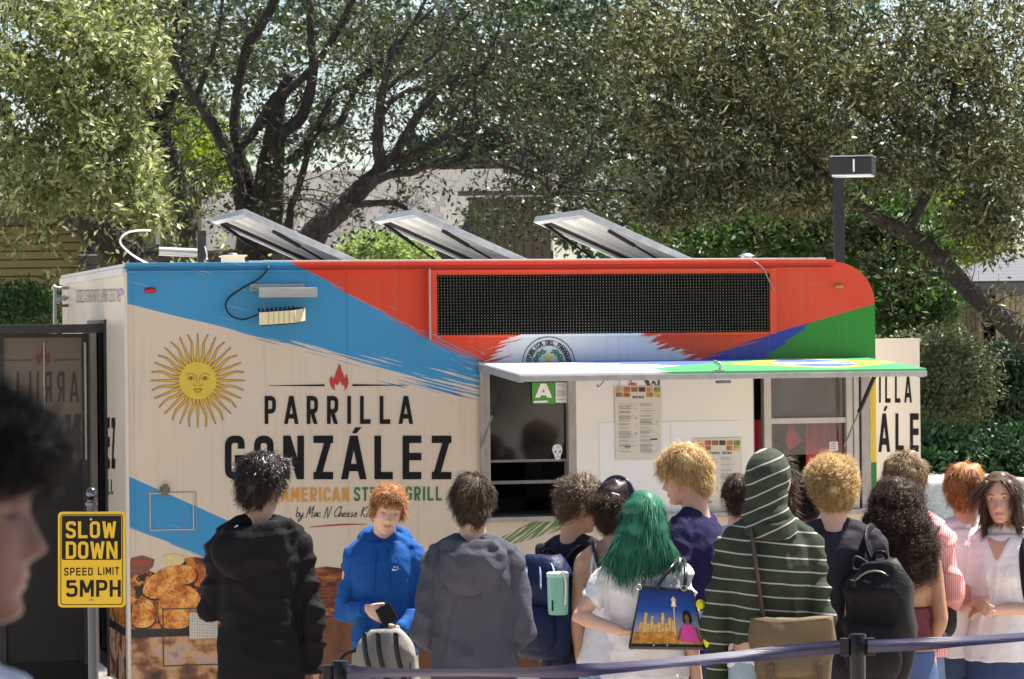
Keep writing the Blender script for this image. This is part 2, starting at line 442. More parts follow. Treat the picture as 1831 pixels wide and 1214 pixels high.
    gr = b.mul(line((1367, 641), (1565, 482)), -1.0); gr = b.add(gr, b.mul(b.sub(n3, 0.56), 0.05))
    grm = b.mul(b._step(gr, 400), b.mul(b._step(nv0, 400), b.mul(b._step(b.sub(z, oz1), 300), b._step(b.sub(x, px_(1340)), 300))))
    col = b.mix(grm, col, (0.02, 0.20, 0.022))
    # below the awning line on the right edge strip: yellow, then green
    ys_ = b.mul(b._step(b.sub(x, px_(1548)), 300), b._step(b.sub(W(1558, 668)[1], z), 300))
    col = b.mix(ys_, col, (0.72, 0.50, 0.02))
    ys2 = b.mul(ys_, b._step(b.sub(W(1558, 822)[1], b.add(z, b.mul(n3, 0.03))), 200)); col = b.mix(ys2, col, (0.02, 0.19, 0.03))
    # second blue band, low on the left
    l1 = b.mul(line((231, 852), (392, 924)), -1.0); l2 = line((231, 944), (368, 999))
    n5 = streak(R(-20), 2.2, 110, 21.0)
    l2 = b.add(l2, b.mul(b.sub(n5, 0.55), 0.07)); m2 = b.mul(b.mul(b._step(l1, 400), b._step(l2, 400)), b._step(b.sub(px_(520), x), 300))
    s2 = b._step(b.sub(n5, 0.70), 60)
    col = b.mix(m2, col, b.mix(s2, blue, (0.6, 0.52, 0.44)))
    # palm strokes under the sill
    n6 = streak(R(35), 3.0, 70, 31.0)
    pl = b.mul(b._step(b.mul(line((893, 962), (968, 925)), -1.0), 300), b._step(line((880, 985), (1060, 930)), 100))
    pl = b.mul(b.mul(pl, b._step(b.sub(W(900, 926)[1], z), 300)), b._step(b.sub(n6, 0.44), 80)); pl = b.mul(pl, b._step(b.sub(px_(1500), x), 300))
    col = b.mix(b.mul(pl, 0.9), col, (0.05, 0.17, 0.03))
    drip = b.noise(b.comb(b.mul(x, 28), 0.0, b.mul(z, 1.3)), 1.0, 4, 0.6); scuf = b.noise(b.comb(b.mul(x, 3), 0.0, b.mul(z, 22)), 1.0, 5, 0.7)
    col = b.mix(b.mul(b._step(b.sub(drip, 0.60), 7), 0.16), col, (0.22, 0.18, 0.14)); col = b.mix(b.mul(b._step(b.sub(scuf, 0.68), 14), 0.22), col, (0.30, 0.26, 0.22))
    spk = b.noise(co, 75, 1); col = b.mix(b.mul(b._step(b.sub(spk, 0.80), 30), 0.5), col, (0.12, 0.10, 0.08))
    b.set(Base_Color=col)
    # food photograph wrap, fading in at the bottom
    wv = b.noise(co, 3.5, 2, out=1)
    b.b.inputs['Roughness'].default_value = 0.28; b.b.inputs['Specular IOR Level'].default_value = 0.3
    b.link(b.add(0.22, b.mul(nn, 0.16)), b.b.inputs['Roughness'])
    wav = b.add(b.noise(co, 2.5, 2), b.mul(b.noise(co, 120, 2), 0.004)); b.bump(wav, 0.35, 0.012)
    return b.m
LIV = livery()
def foodprint():
    b = NB('food_photo_print'); co = b.coord(); x, y, z = b.xyz(co)
    wob = b.node('ShaderNodeVectorMath', operation='ADD'); nz = b.noise(co, 6, 3, out=1); b.link(nz, wob.inputs[0]); b.link(co, wob.inputs[1])
    v = b.mapping(wob.outputs[0], scale=(4.2, 0.001, 6.0), rot=(0, R(18), 0))
    d = b.voro(v, 1.0); e = b.voro(v, 1.0, 'DISTANCE_TO_EDGE'); cc = b.voro(v, 1.0, out=1)
    n = b.noise(co, 55, 5, 0.7); n2 = b.noise(co, 14, 4, 0.6)
    meat = b.ramp(b.add(b.mul(d, 0.45), b.mul(n2, 0.75)), [(0.25, (0.74, 0.40, 0.10)), (0.48, (0.58, 0.20, 0.03)), (0.68, (0.30, 0.07, 0.012)), (0.88, (0.03, 0.012, 0.008))])
    meat = b.mix(b.mul(b._step(b.sub(n, 0.62), 18), 0.8), meat, (0.05, 0.016, 0.008))
    meat = b.mix(b.mul(b._step(b.sub(n2, 0.62), 10), 0.35), meat, (0.75, 0.45, 0.2))
    meat = b.mix(b._step(b.sub(0.055, e), 22), meat, (0.015, 0.008, 0.006))
    # grill bars across
    zb = W(300, 1131)[1]; bar = b._step(b.sub(0.022, b.math('ABSOLUTE', b.sub(z, zb))), 250)
    low = b.ramp(b.add(b.mul(b.noise(b.mapping(co, scale=(1, 1, 1.6)), 5.5, 2, 0.5), 0.85), b.mul(b.noise(co, 45, 3), 0.15)), [(0.34, (0.02, 0.012, 0.012)), (0.45, (0.20, 0.07, 0.03)), (0.53, (0.50, 0.28, 0.12)), (0.60, (0.42, 0.30, 0.26)), (0.70, (0.10, 0.04, 0.03))])
    col = b.mix(b._step(b.sub(zb, z), 200), meat, low); col = b.mix(bar, col, (0.012, 0.011, 0.011))
    xm = W(520, 607)[0]
    burg = b.ramp(b.noise(b.mapping(co, scale=(1.0, 1, 4.0), rot=(0, R(-8), 0)), 9, 5, 0.65), [(0.35, (0.015, 0.008, 0.006)), (0.5, (0.13, 0.03, 0.012)), (0.62, (0.38, 0.12, 0.03)), (0.75, (0.6, 0.3, 0.1))])
    col = b.mix(b.mul(b._step(b.sub(x, xm), 10), b._step(b.sub(z, W(600, 1105)[1]), 100)), col, burg)
    col = b.mix(b.mul(b._step(b.sub(x, xm), 10), b._step(b.sub(W(600, 1105)[1], z), 100)), col, b.mix(n2, (0.01, 0.008, 0.008), (0.28, 0.09, 0.03)))
    b.set(Base_Color=col, Roughness=0.3)
    return b.m
STEEL = pm('brushed_aluminium', (0.42, 0.42, 0.41), 0.38, 0.85, 0.15, 6, 0.15, 90, stretch=(1, 1, 6))
DSTEEL = pm('dull_steel', (0.20, 0.195, 0.19), 0.5, 0.6, 0.25, 9)
BLACK = pm('black_plastic', (0.007, 0.007, 0.008), 0.45, 0, 0.2, 20, spec=0.3)
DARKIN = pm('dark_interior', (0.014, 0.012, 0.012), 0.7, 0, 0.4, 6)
WHITEP = pm('white_board', (0.74, 0.69, 0.64), 0.42, 0, 0.03, 5)
PAPER = pm('printed_paper', (0.60, 0.55, 0.49), 0.6, 0, 0.03, 9)
WPAPER = pm('white_paper', (0.74, 0.72, 0.74), 0.6, 0, 0.02, 9)
INK = pm('black_vinyl', (0.010, 0.010, 0.011), 0.3, 0, 0.2, 9, spec=0.2)
INKM = pm('print_ink', (0.06, 0.055, 0.05), 0.6, 0, 0.2, 30)
GREYM = pm('grey_print', (0.23, 0.21, 0.19), 0.6, 0, 0.2, 60)
ALUW = pm('white_aluminium', (0.62, 0.60, 0.57), 0.4, 0.25, 0.14, 12)

# side wall with a real opening, 4 cm thick, built as panels butted together
rp = []
cx_, cz_ = xR - rr_, zt - rr_
arc = [(cx_ + rr_ * math.sin(a), cz_ + rr_ * math.cos(a)) for a in [R(q) for q in range(0, 91, 9)]]
mb = MB(); T = 0.04
outline_top = [(0, oz1), (0, zt)] + arc + [(xR, oz1)]
mb.prism([(a, 0, c) for a, c in outline_top], (0, T, 0))
mb.prism([(0, 0, ZB), (0, 0, oz1), (ox0, 0, oz1), (ox0, 0, oz0), (xR, 0, oz0), (xR, 0, ZB)], (0, T, 0))
mb.prism([(ox1, 0, oz0), (ox1, 0, oz1), (xR, 0, oz1), (xR, 0, oz0)], (0, T, 0))
sw = mb.build('side_wall', LIV, truck)
# print of the food photograph as its own sheet
mb = MB(); top = 1000
pts = []
for i in range(61):
    px = 233 + (1545 - 233) * i / 60
    u = (px - 233) / 1312
    py = 1014 - 22 * math.exp(-((px - 420) / 90) ** 2) + 9 * math.sin(px * 0.05) + 4 * math.sin(px * 0.21) + (6 if px > 560 else 0)
    pts.append(wallp(px, py, 0.002))
x0, x1 = pts[0][0], pts[-1][0]
mb.poly(pts + [(x1, -0.002, ZB + 0.02), (x0, -0.002, ZB + 0.02)])
mb.build('food_photo', foodprint(), truck)
# printed shapes at the print top (bowl, spice, lemon, chicken)
def ellp(cx, cy, a, b, n=24, rot=0):
    return [(cx + a * math.cos(t) * math.cos(rot) - b * math.sin(t) * math.sin(rot), cy + a * math.cos(t) * math.sin(rot) + b * math.sin(t) * math.cos(rot)) for t in [2 * PI * i / n for i in range(n)]]
for nm, pl, mt, d in (('print_bowl', [[(234, 998), (254, 993), (276, 1000), (274, 1012), (262, 1024), (234, 1030)]], pm('bowl_print', (0.17, 0.07, 0.05), 0.3, 0, 0.35, 30), 0.0032),
                      ('print_spice', [ellp(251, 1006, 18, 6)], pm('spice_print', (0.30, 0.05, 0.035), 0.3, 0, 0.5, 160), 0.0044),
                      ('print_lemon', [ellp(310, 1001, 20, 11)], pm('lemon_print', (0.62, 0.50, 0.22), 0.3, 0, 0.15, 40), 0.0032),
                      ('print_chicken', [rpath([(252, 1062), (262, 1036), (290, 1016), (330, 1008), (352, 1018), (350, 1040), (318, 1048), (300, 1066), (275, 1072)], 12, closed=True),
                                         rpath([(282, 1100), (284, 1066), (310, 1048), (340, 1046), (360, 1066), (362, 1100), (330, 1124), (290, 1124)], 14, closed=True),
                                         rpath([(366, 1066), (364, 1030), (380, 1014), (398, 1030), (398, 1068), (380, 1076)], 10, closed=True), rpath([(236, 1076), (256, 1068), (276, 1080), (280, 1104), (268, 1122), (236, 1122)], 12, closed=True), rpath([(362, 1084), (380, 1074), (398, 1082), (400, 1110), (384, 1122), (364, 1114)], 10, closed=True)], None, 0.0032)):
    if mt is None:
        b = NB('chicken_print'); co = b.coord(); n = b.noise(co, 16, 5, 0.65); n2 = b.noise(co, 90, 3, 0.6)
        c = b.ramp(n, [(0.32, (0.16, 0.035, 0.008)), (0.44, (0.48, 0.14, 0.02)), (0.56, (0.74, 0.32, 0.06)), (0.72, (0.80, 0.50, 0.18))])
        c = b.mix(b.mul(b._step(b.sub(n2, 0.6), 20), 0.7), c, (0.10, 0.03, 0.01)); b.set(Base_Color=c, Roughness=0.3); mt = b.m
    m_ = MB(); decal(m_, [(p, i) for i, p in enumerate(pl)], wallp, d); m_.build(nm, mt, truck)
    if nm == 'print_chicken':
        m_ = MB()
        for i, p in enumerate(pl): cx_0 = sum(a for a, _ in p) / len(p); cy_0 = sum(c for _, c in p) / len(p); decal(m_, [([(cx_0 + (a - cx_0) * 1.05 + 0.5, cy_0 + (c - cy_0) * 1.05 + 2) for a, c in p], i)], wallp, d - 0.0008)
        m_.build('print_outline', pm('char_print', (0.03, 0.012, 0.006), 0.3, 0, 0.4, 30), truck)  # dark outline round each printed chicken piece

# end wall (left end) with doorway, roof, floor, far wall, right cap
yd0, zd1 = E(189, 578); yd1 = yd0 + 0.75
mb = MB()
mb.prism([(0, T + 0.002, ZB), (0, T + 0.002, zt - 0.004), (0, WT, zt - 0.004), (0, WT, ZB), (0, yd1, ZB), (0, yd1, zd1), (0, yd0, zd1), (0, yd0, ZB)], (T, 0, 0))
ENDM = pm('cream_end_panel', (0.64, 0.55, 0.45), 0.3, 0, 0.06, 3, 0.3, 3, bdist=0.01)
mb.build('end_wall', ENDM, truck)
mb = MB(); mb.box(T, xR, WT - T, WT, ZB, zt - 0.004); mb.build('far_wall', ENDM, truck)
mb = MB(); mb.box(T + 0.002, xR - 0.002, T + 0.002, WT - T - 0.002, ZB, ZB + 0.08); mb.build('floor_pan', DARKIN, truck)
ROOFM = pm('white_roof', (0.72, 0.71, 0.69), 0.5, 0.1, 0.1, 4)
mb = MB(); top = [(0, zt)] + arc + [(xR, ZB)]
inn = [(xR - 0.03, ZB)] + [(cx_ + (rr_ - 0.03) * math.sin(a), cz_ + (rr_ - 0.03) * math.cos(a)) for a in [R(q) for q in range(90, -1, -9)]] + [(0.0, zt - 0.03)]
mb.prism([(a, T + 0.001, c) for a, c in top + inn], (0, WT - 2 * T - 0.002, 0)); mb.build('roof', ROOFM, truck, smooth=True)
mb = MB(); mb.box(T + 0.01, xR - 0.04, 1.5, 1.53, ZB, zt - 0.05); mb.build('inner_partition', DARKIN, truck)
# top rails
mb = MB()
z1, z2 = zt - 0.038, zt - 0.006
mb.box(0.004, xR - rr_, -0.022, -0.0005, z1, z1 + 0.010); mb.box(0.004, xR - rr_, -0.028, 0.03, z2, z2 + 0.018)
rl = mb.build('roof_rail', LIV, truck, bevel=0.004)
mb = MB(); mb.box(X(470), xR - rr_ - 0.05, -0.012, 0.05, zt + 0.0125, zt + 0.022); mb.build('roof_seal', ALUW, truck, bevel=0.003)
mb = MB(); mb.box(-0.016, 0.0, 0.0, WT, zt - 0.05, zt - 0.012); mb.box(-0.006, 0.02, 0.0, WT, zt - 0.01, zt + 0.008); mb.build('end_rail', ALUW, truck, bevel=0.004)
mb = MB(); mb.box(-0.004, 0.012, -0.006, 0.012, ZB, zt - 0.02); mb.build('corner_trim', pm('cream_trim', (0.62, 0.55, 0.46), 0.35, 0, 0.05, 5), truck)
# panel seams
for px in (238, 621, 852):
    x = X(px); MB().box(x - 0.0022, x + 0.0022, -0.0022, -0.0005, Z(px, 1000) if px != 852 else oz0, zt - 0.045).build('panel_seam', LIV, truck)
# rivets
mb = MB()
for px in (242, 616, 626):
    for q in range(24):
        zz = zt - 0.08 - q * 0.075; mb.lathe((X(px), -0.0002, zz), [(0.0028, 0), (0.002, 0.0012), (0.0006, 0.0018)], 6, (0, -1, 0))
mb.build('rivet_row', LIV, truck)['kind'] = 'stuff'
# wheels & skirt below
for wx in (0.8, 3.3):
    w = MB().lathe((wx, 0.12, 0.36), [(0.2, -0.1), (0.34, -0.1), (0.36, -0.07), (0.36, 0.07), (0.34, 0.1), (0.2, 0.1)], 28, (0, 1, 0)).build('wheel', pm('tyre_rubber', (0.02, 0.02, 0.02), 0.8, 0, 0.2, 9), truck, smooth=True)
    MB().lathe((wx, 0.015, 0.36), [(0.19, 0), (0.19, 0.02), (0.12, 0.05), (0.05, 0.02)], 20, (0, 1, 0)).build('rim', STEEL, w, smooth=True)

# LED sign
x0, z0 = W(763, 604); x1_, z1_ = W(1384, 481)
x1 = X(1384); sd = 0.05
frm = MB(); bw = 0.045
lx0, lx1 = X(779), X(1372); lz0, lz1 = Z(1075, 596), Z(1075, 491)
frm.box(x0, lx0, -sd, 0, z0, z1_); frm.box(lx1, x1, -sd, 0, z0, z1_); frm.box(lx0, lx1, -sd, 0, z0, lz0); frm.box(lx0, lx1, -sd, 0, lz1, z1_)
ledsign = frm.build('led_sign', LIV, truck, bevel=0.004)
MB().box(lx0, lx1, -sd + 0.012, -0.001, lz0, lz1).build('led_panel', pm('led_face', (0.006, 0.006, 0.006), 0.5, 0, 0.3, 3, spec=0.15), ledsign)
NX, NZ = 110, 20; dx = (lx1 - lx0) / NX; dz = (lz1 - lz0) / NZ
mb = MB(); lv = MB()
for j in range(NZ):
    zc = lz0 + (j + 0.5) * dz
    lv.box(lx0, lx1, -sd - 0.004, -sd + 0.011, zc + dz * 0.36, zc + dz * 0.44)
    for i in range(NX):
        xc = lx0 + (i + 0.5) * dx; h = 0.0021
        mb.add([(xc - h, -sd + 0.011, zc - h * 1.6), (xc + h, -sd + 0.011, zc - h * 1.6), (xc + h, -sd + 0.011, zc + h * 1.6), (xc - h, -sd + 0.011, zc + h * 1.6), (xc, -sd + 0.005, zc)],
               [(0, 1, 4), (1, 2, 4), (2, 3, 4), (3, 0, 4)])
mb.build('led_bulb', pm('led_lens', (0.62, 0.62, 0.52), 0.3, 0, 0.3, 3), ledsign)['kind'] = 'stuff'
lv.build('louvre', pm('louvre_black', (0.008, 0.008, 0.008), 0.6, spec=0.15), ledsign)['kind'] = 'stuff'
MB().box(X(764), X(767), -sd - 0.006, 0, z0 - 0.01, z1_ + 0.01).build('side_rail', STEEL, ledsign)
# marker lamps
for px, py, c, nm in ((268.5, 519, (0.45, 0.01, 0.01), 'red_marker_lamp'), (1500, 512, (0.45, 0.16, 0.015), 'amber_marker_lamp')):
    x, z = W(px, py); m_ = MB().ell((x, -0.004, z), (0.030, 0.014, 0.0125), nu=20, nv=10)
    l_ = m_.build('marker_lamp', pm(nm, c, 0.2, 0, 0.15, 60), truck, smooth='all'); l_['label'] = nm.replace('_', ' ')
    MB().ell((x, 0.002, z), (0.035, 0.008, 0.017), nu=20, nv=8).build('lamp_base', pm(nm + '_base', tuple(q * 0.35 for q in c), 0.4), l_, smooth='all')
# steel bracket and flood light
x0, z0 = W(447, 537); x1, z1 = W(553, 507); zm = Z(500, 520)
mb = MB(); mb.box(x0, X(545), -0.012, 0, zm, z1); mb.prism([(x0 + 0.004, -0.012, zm + 0.01), (x1 - 0.004, -0.012, zm + 0.01), (x1 + 0.012, -0.16, z0 + 0.05 + 0.005), (x0 + 0.02, -0.16, z0 + 0.05 + 0.005)], (0, 0.0, 0.008))
mb.box(x0 + 0.02, x1 + 0.012, -0.165, -0.15, z0 + 0.012, z0 + 0.058)
mb.build('light_bracket', STEEL, truck, bevel=0.002)
fl = empty('flood_light'); fl.parent = truck
A, B, C_ = Vector((X(464, 560, .1), -0.10, Z(464, 570, .1))), Vector((X(524, 570, .16), -0.19, Z(520, 566, .16))), Vector((X(545, 560, .1), -0.09, Z(545, 562, .1)))
hh = 0.038
def slab(P, Q, h, d, off=0.0, z0_=0.0):
    dirv = (Q - P); dirv.z = 0; dirv.normalize(); n_ = Vector((-dirv.y, dirv.x, 0)) * -1
    if n_.y > 0: n_ = -n_
    m = MB(); a = P + n_ * off; c = Q + n_ * off
    m.add([a + Vector((0, 0, -h)), c + Vector((0, 0, -h)), c + Vector((0, 0, h)), a + Vector((0, 0, h)),
           a - n_ * d + Vector((0, 0, -h)), c - n_ * d + Vector((0, 0, -h)), c - n_ * d + Vector((0, 0, h)), a - n_ * d + Vector((0, 0, h))],
          [(0, 1, 2, 3), (4, 5, 6, 7), (0, 1, 5, 4), (1, 2, 6, 5), (2, 3, 7, 6), (3, 0, 4, 7)])
    return m
LEDY = pm('lamp_diffuser', (0.72, 0.62, 0.36), 0.35, 0, 0.12, 30)
A2 = A + (B - A) * 0.25
for P, Q in ((A, A2), (A2, B), (B, C_)):
    slab(P, Q, hh, 0.05).build('lamp_housing', BLACK, fl, bevel=0.003)
    slab(P, Q, hh * 0.86, 0.004, 0.005).build('lamp_lens', LEDY, fl)
m_ = MB()
for q in range(5):
    f = q / 5; P = A2 + (B - A2) * f; m_.obox(P + Vector((0, -0.006, 0)), 0.0015, 0.003, hh * 0.82)
m_.build('lens_divider', pm('lens_line', (0.45, 0.40, 0.28), 0.5), fl)
m_ = MB()
for q in range(9):
    f = q / 8; P = A + (B - A) * f; m_.obox(P + Vector((0, 0.02, hh + 0.008)), 0.003, 0.022, 0.008)
m_.build('cooling_fin', BLACK, fl)
for px in (466, 536): MB().tube([(X(px), -0.15 + 0.03, Z(px, 540)), (X(px) , -0.11, Z(px, 556))], 0.003, 6).build('lamp_hanger', DSTEEL, fl)
def spl(pts, n=8):
    P = [Vector(p) for p in pts]; out = []
    for i in range(len(P) - 1):
        p0 = P[max(i - 1, 0)]; p1 = P[i]; p2 = P[i + 1]; p3 = P[min(i + 2, len(P) - 1)]
        for q in range(n):
            t = q / n; out.append(0.5 * ((2 * p1) + (p2 - p0) * t + (2 * p0 - 5 * p1 + 4 * p2 - p3) * t * t + (3 * p1 - p0 - 3 * p2 + p3) * t ** 3))
    out.append(P[-1]); return out
def wp3(px, py, d): x, z = W(px, py, -d); return (x, -d, z)
mb = MB().tube(spl([wp3(482, 470, 0.0), wp3(478, 482, 0.045), wp3(462, 499, 0.03), wp3(432, 516, 0.03), wp3(408, 534, 0.03), wp3(404, 550, 0.03), wp3(413, 564, 0.03), wp3(432, 571, 0.04), wp3(450, 567, 0.06), wp3(466, 560, 0.09)]), 0.0048, 8)
mb.build('lamp_cable', BLACK, truck, smooth='all')
mb = MB().tube(spl([wp3(1338, 464, 0.0), wp3(1352, 470, 0.06), wp3(1364, 480, 0.06), wp3(1374, 500, 0.06), wp3(1384, 520, 0.06)]), 0.004, 7)
mb.build('sign_cable', DSTEEL, truck, smooth='all')
# ---- lettering
INKo = INK
mb = MB()
decal(mb, text_fit('PARRILLA', 473, 737, 708, 758, 0.165, 0.50, 0.40), wallp, 0.003)
decal(mb, text_fit('GONZÁLEZ', 402, 807, 779, 857, 0.168, 0.50, 0.24), wallp, 0.003)
mb.build('name_lettering', INK, truck)
mb = MB(); decal(mb, text_fit('SOUTH', 428, 492, 872, 897, 0.16, 0.48, 0.18), wallp, 0.003)
decal(mb, text_fit('AMERICAN', 503, 624, 872, 897, 0.16, 0.48, 0.17), wallp, 0.003); o = mb.build('orange_lettering', pm('orange_vinyl', (0.62, 0.28, 0.04), 0.3), truck)
mb = MB(); decal(mb, text_fit('STREET', 633, 716, 871, 896, 0.16, 0.48, 0.17), wallp, 0.003); mb.build('green_lettering', pm('green_vinyl', (0.025, 0.16, 0.045), 0.3), truck); mb = MB()
decal(mb, text_fit('GRILL', 725, 790, 870, 895, 0.16, 0.48, 0.18), wallp, 0.003); mb.build('green_lettering', pm('green_vinyl', (0.025, 0.16, 0.045), 0.3), truck)
# hand lettering
def script(txt, x0, yb, h, slant=0.25):
    G = {'b': [[(0, 1.5), (0.1, 0.1), (0.35, 0.0), (0.5, 0.3), (0.35, 0.6), (0.1, 0.45)]], 'y': [[(0, 0.6), (0.1, 0.1), (0.35, 0.1), (0.5, 0.6)], [(0.5, 0.6), (0.35, -0.4), (0.05, -0.7), (0.0, -0.4), (0.6, 0.1)]],
         'M': [[(0, -0.2), (0.25, 1.5), (0.4, 0.4), (0.8, 1.5), (0.8, 0.1), (1.0, 0.0)]], 'a': [[(0.45, 0.5), (0.2, 0.6), (0.0, 0.25), (0.15, 0.0), (0.45, 0.5), (0.42, 0.05), (0.6, 0.1)]],
         'c': [[(0.4, 0.5), (0.2, 0.6), (0.0, 0.25), (0.2, 0.0), (0.5, 0.15)]], 'N': [[(0, -0.2), (0.2, 1.4), (0.55, -0.1), (0.8, 1.6)]],
         'C': [[(0.7, 1.3), (0.5, 1.5), (0.1, 0.9), (0.05, 0.3), (0.3, 0.0), (0.7, 0.25)]], 'h': [[(0.1, 1.6), (0.0, 0.0), (0.2, 0.5), (0.4, 0.5), (0.38, 0.05), (0.55, 0.1)]],
         'e': [[(0.0, 0.25), (0.35, 0.4), (0.3, 0.6), (0.1, 0.5), (0.05, 0.1), (0.25, 0.0), (0.5, 0.15)]], 's': [[(0.3, 0.65), (0.12, 0.5), (0.3, 0.25), (0.1, 0.0), (0.45, 0.1)]],
         'K': [[(0.1, 1.5), (0.0, 0.0)], [(0.7, 1.5), (0.1, 0.7), (0.7, -0.1)]], 'i': [[(0.1, 0.55), (0.05, 0.05), (0.25, 0.1)]], 'n': [[(0.05, 0.55), (0.0, 0.0), (0.2, 0.5), (0.38, 0.5), (0.36, 0.05), (0.5, 0.1)]], 'g': [[(0.45, 0.5), (0.2, 0.6), (0.0, 0.25), (0.2, 0.05), (0.45, 0.5), (0.35, -0.5), (0.05, -0.6), (0.6, 0.1)]]}
    Wd = {'M': 1.1, 'N': 0.95, 'C': 0.75, ' ': 0.45, 'K': 0.75}
    x = x0; out = []
    for ch in txt:
        for s_ in G.get(ch, []):
            pp = [(x + (a + b_ * slant) * h, yb - b_ * h) for a, b_ in s_]
            pp = [(p.x, p.y) for p in spl([(a, b_, 0) for a, b_ in pp], 4)]
            out += [(q, i % 3) for i, q in enumerate(thick(pp, 1.25))]
        x += Wd.get(ch, 0.55) * h
    return out
mb = MB(); decal(mb, script('by Mac N Cheese King', 528, 924, 12.2), wallp, 0.003); mb.build('script_lettering', INK, truck)
mb = MB(); pp = [(553 + i * 6, 943 - 5.5 * math.sin(min(1, i / 14) * PI / 2) + 0.08 * max(0, i - 14)) for i in range(18)]
decal(mb, thick(pp, [0.4 + 2.2 * math.sin(PI * min(1, (i + 1) / 19)) for i in range(18)]), wallp, 0.003); 
REDV = pm('red_vinyl', (0.42, 0.03, 0.025), 0.3); mb.build('red_underline', REDV, truck)
for q_ in ([(481, 689.3), (580, 687.2), (580, 690.6), (481, 690.0)], [(630, 687.0), (730, 688.6), (730, 689.2), (630, 690.4)]): mb = MB(); decal(mb, [q_], wallp, 0.003); mb.build('rule_line', INK, truck)
def flame(cx, top, w, h, mir=1):
    L = [(0.0, 0.0), (0.10, 0.10), (0.12, 0.22), (0.20, 0.33), (0.24, 0.44), (0.30, 0.55), (0.36, 0.42), (0.40, 0.38), (0.47, 0.55), (0.50, 0.70), (0.44, 0.86), (0.28, 1.0), (0.30, 0.86), (0.24, 0.76), (0.16, 0.82), (0.12, 0.70), (0.05, 0.62),
         (-0.02, 0.74), (-0.10, 0.80), (-0.20, 0.72), (-0.24, 0.84), (-0.20, 1.0), (-0.40, 0.86), (-0.50, 0.68), (-0.48, 0.52), (-0.38, 0.45), (-0.34, 0.56), (-0.22, 0.48), (-0.17, 0.34), (-0.10, 0.24), (-0.05, 0.12)]
    return [(cx + mir * a * w, top + b_ * h) for a, b_ in L]
mb = MB(); decal(mb, [flame(606, 650, 34, 49)], wallp, 0.003); mb.build('flame_mark', REDV, truck)
# sun emblem
YEL = pm('emblem_yellow', (0.60, 0.44, 0.05), 0.3, 0, 0.08, 20); GOLD = pm('emblem_gold', (0.58, 0.34, 0.03), 0.3, 0, 0.1, 30); BRN = pm('emblem_brown', (0.22, 0.07, 0.02), 0.3)
em = empty('sun_emblem'); em.parent = truck
o_, i_ = MB(), MB(); cx, cy, r0, r1 = 353.5, 680.5, 31, 84
for k in range(32):
    a = 2 * PI * k / 32; c, s_ = math.sin(a), -math.cos(a)
    for m_, ex, dep in ((o_, 1.0, 0.003), (i_, 0.0, 0.0038)):
        pts = []; wd = []
        for q in range(15):
            t = q / 14; r = r0 + (r1 - (0 if ex else 1.5) - r0) * t
            off = 0 if k % 2 == 0 else 2.3 * math.sin(t * 2.1 * PI + 0.5) * min(1, t * 2.5) * (1 if k % 4 == 1 or True else -1)
            if k % 2 and k > 16: off = -off
            pts.append((cx + c * r - s_ * off, cy + s_ * r + c * off)); wd.append((1 - t) * 4.3 + 1.9 - (0 if ex else 1.35) + (0.0 if k % 2 == 0 else 0.4))
        decal(m_, [(qd, (k % 3)) for qd in thick(pts, wd)], wallp, dep, 0.0002)
o_.build('ray_outline', BRN, em)['kind'] = 'stuff'; i_.build('sun_ray', GOLD, em)['kind'] = 'stuff'
mb = MB(); decal(mb, [ellp(cx, cy, 33.4, 33.4, 48)], wallp, 0.0046); mb.build('disc', YEL, em)
mb = MB(); fc = []
for sx in (-1, 1):
    ex = cx + sx * 12.5
    fc += thick([(ex + sx * 9, cy - 9), (ex + sx * 5, cy - 12.5), (ex - sx * 2, cy - 13), (ex - sx * 8, cy - 9), (ex - sx * 10.5, cy - 2), (ex - sx * 10.2, cy + 4)], 0.9)
    fc += thick([(ex - 7, cy - 4), (ex - 3, cy - 7), (ex + 3, cy - 7), (ex + 7, cy - 4)], 0.9); fc += thick([(ex - 7, cy - 4.2), (ex - 3, cy - 1.5), (ex + 3, cy - 1.5), (ex + 7, cy - 4.2)], 0.7)
    fc += thick([(cx + sx * 1, cy + 8), (cx + sx * 4, cy + 9.5), (cx + sx * 7.5, cy + 8.5), (cx + sx * 8, cy + 5.5)], 1.1)
fc += thick([(cx - 8, cy + 16), (cx - 3, cy + 13.2), (cx, cy + 14.3), (cx + 3, cy + 13.2), (cx + 8, cy + 16)], 1.0)
fc += thick([(cx - 8, cy + 16.4), (cx - 3, cy + 16.2), (cx, cy + 16.8), (cx + 3, cy + 16.2), (cx + 8, cy + 16.4)], 1.0)
fc += thick([(cx - 7, cy + 17), (cx - 3, cy + 20), (cx + 3, cy + 20), (cx + 7, cy + 17)], 0.9)
fc += thick([(cx - 5, cy + 23), (cx, cy + 21.5), (cx + 5, cy + 23)], 0.7)
decal(mb, [(p, i % 4) for i, p in enumerate(fc)], wallp, 0.0052, 0.0002); mb.build('face_line', BRN, em)
mb = MB(); decal(mb, [ellp(cx + s_ * 12.5, cy - 4, 2.6, 2.4, 12) for s_ in (-1, 1)], wallp, 0.0062); mb.build('eye', pm('emblem_red', (0.28, 0.03, 0.01), 0.3), em)
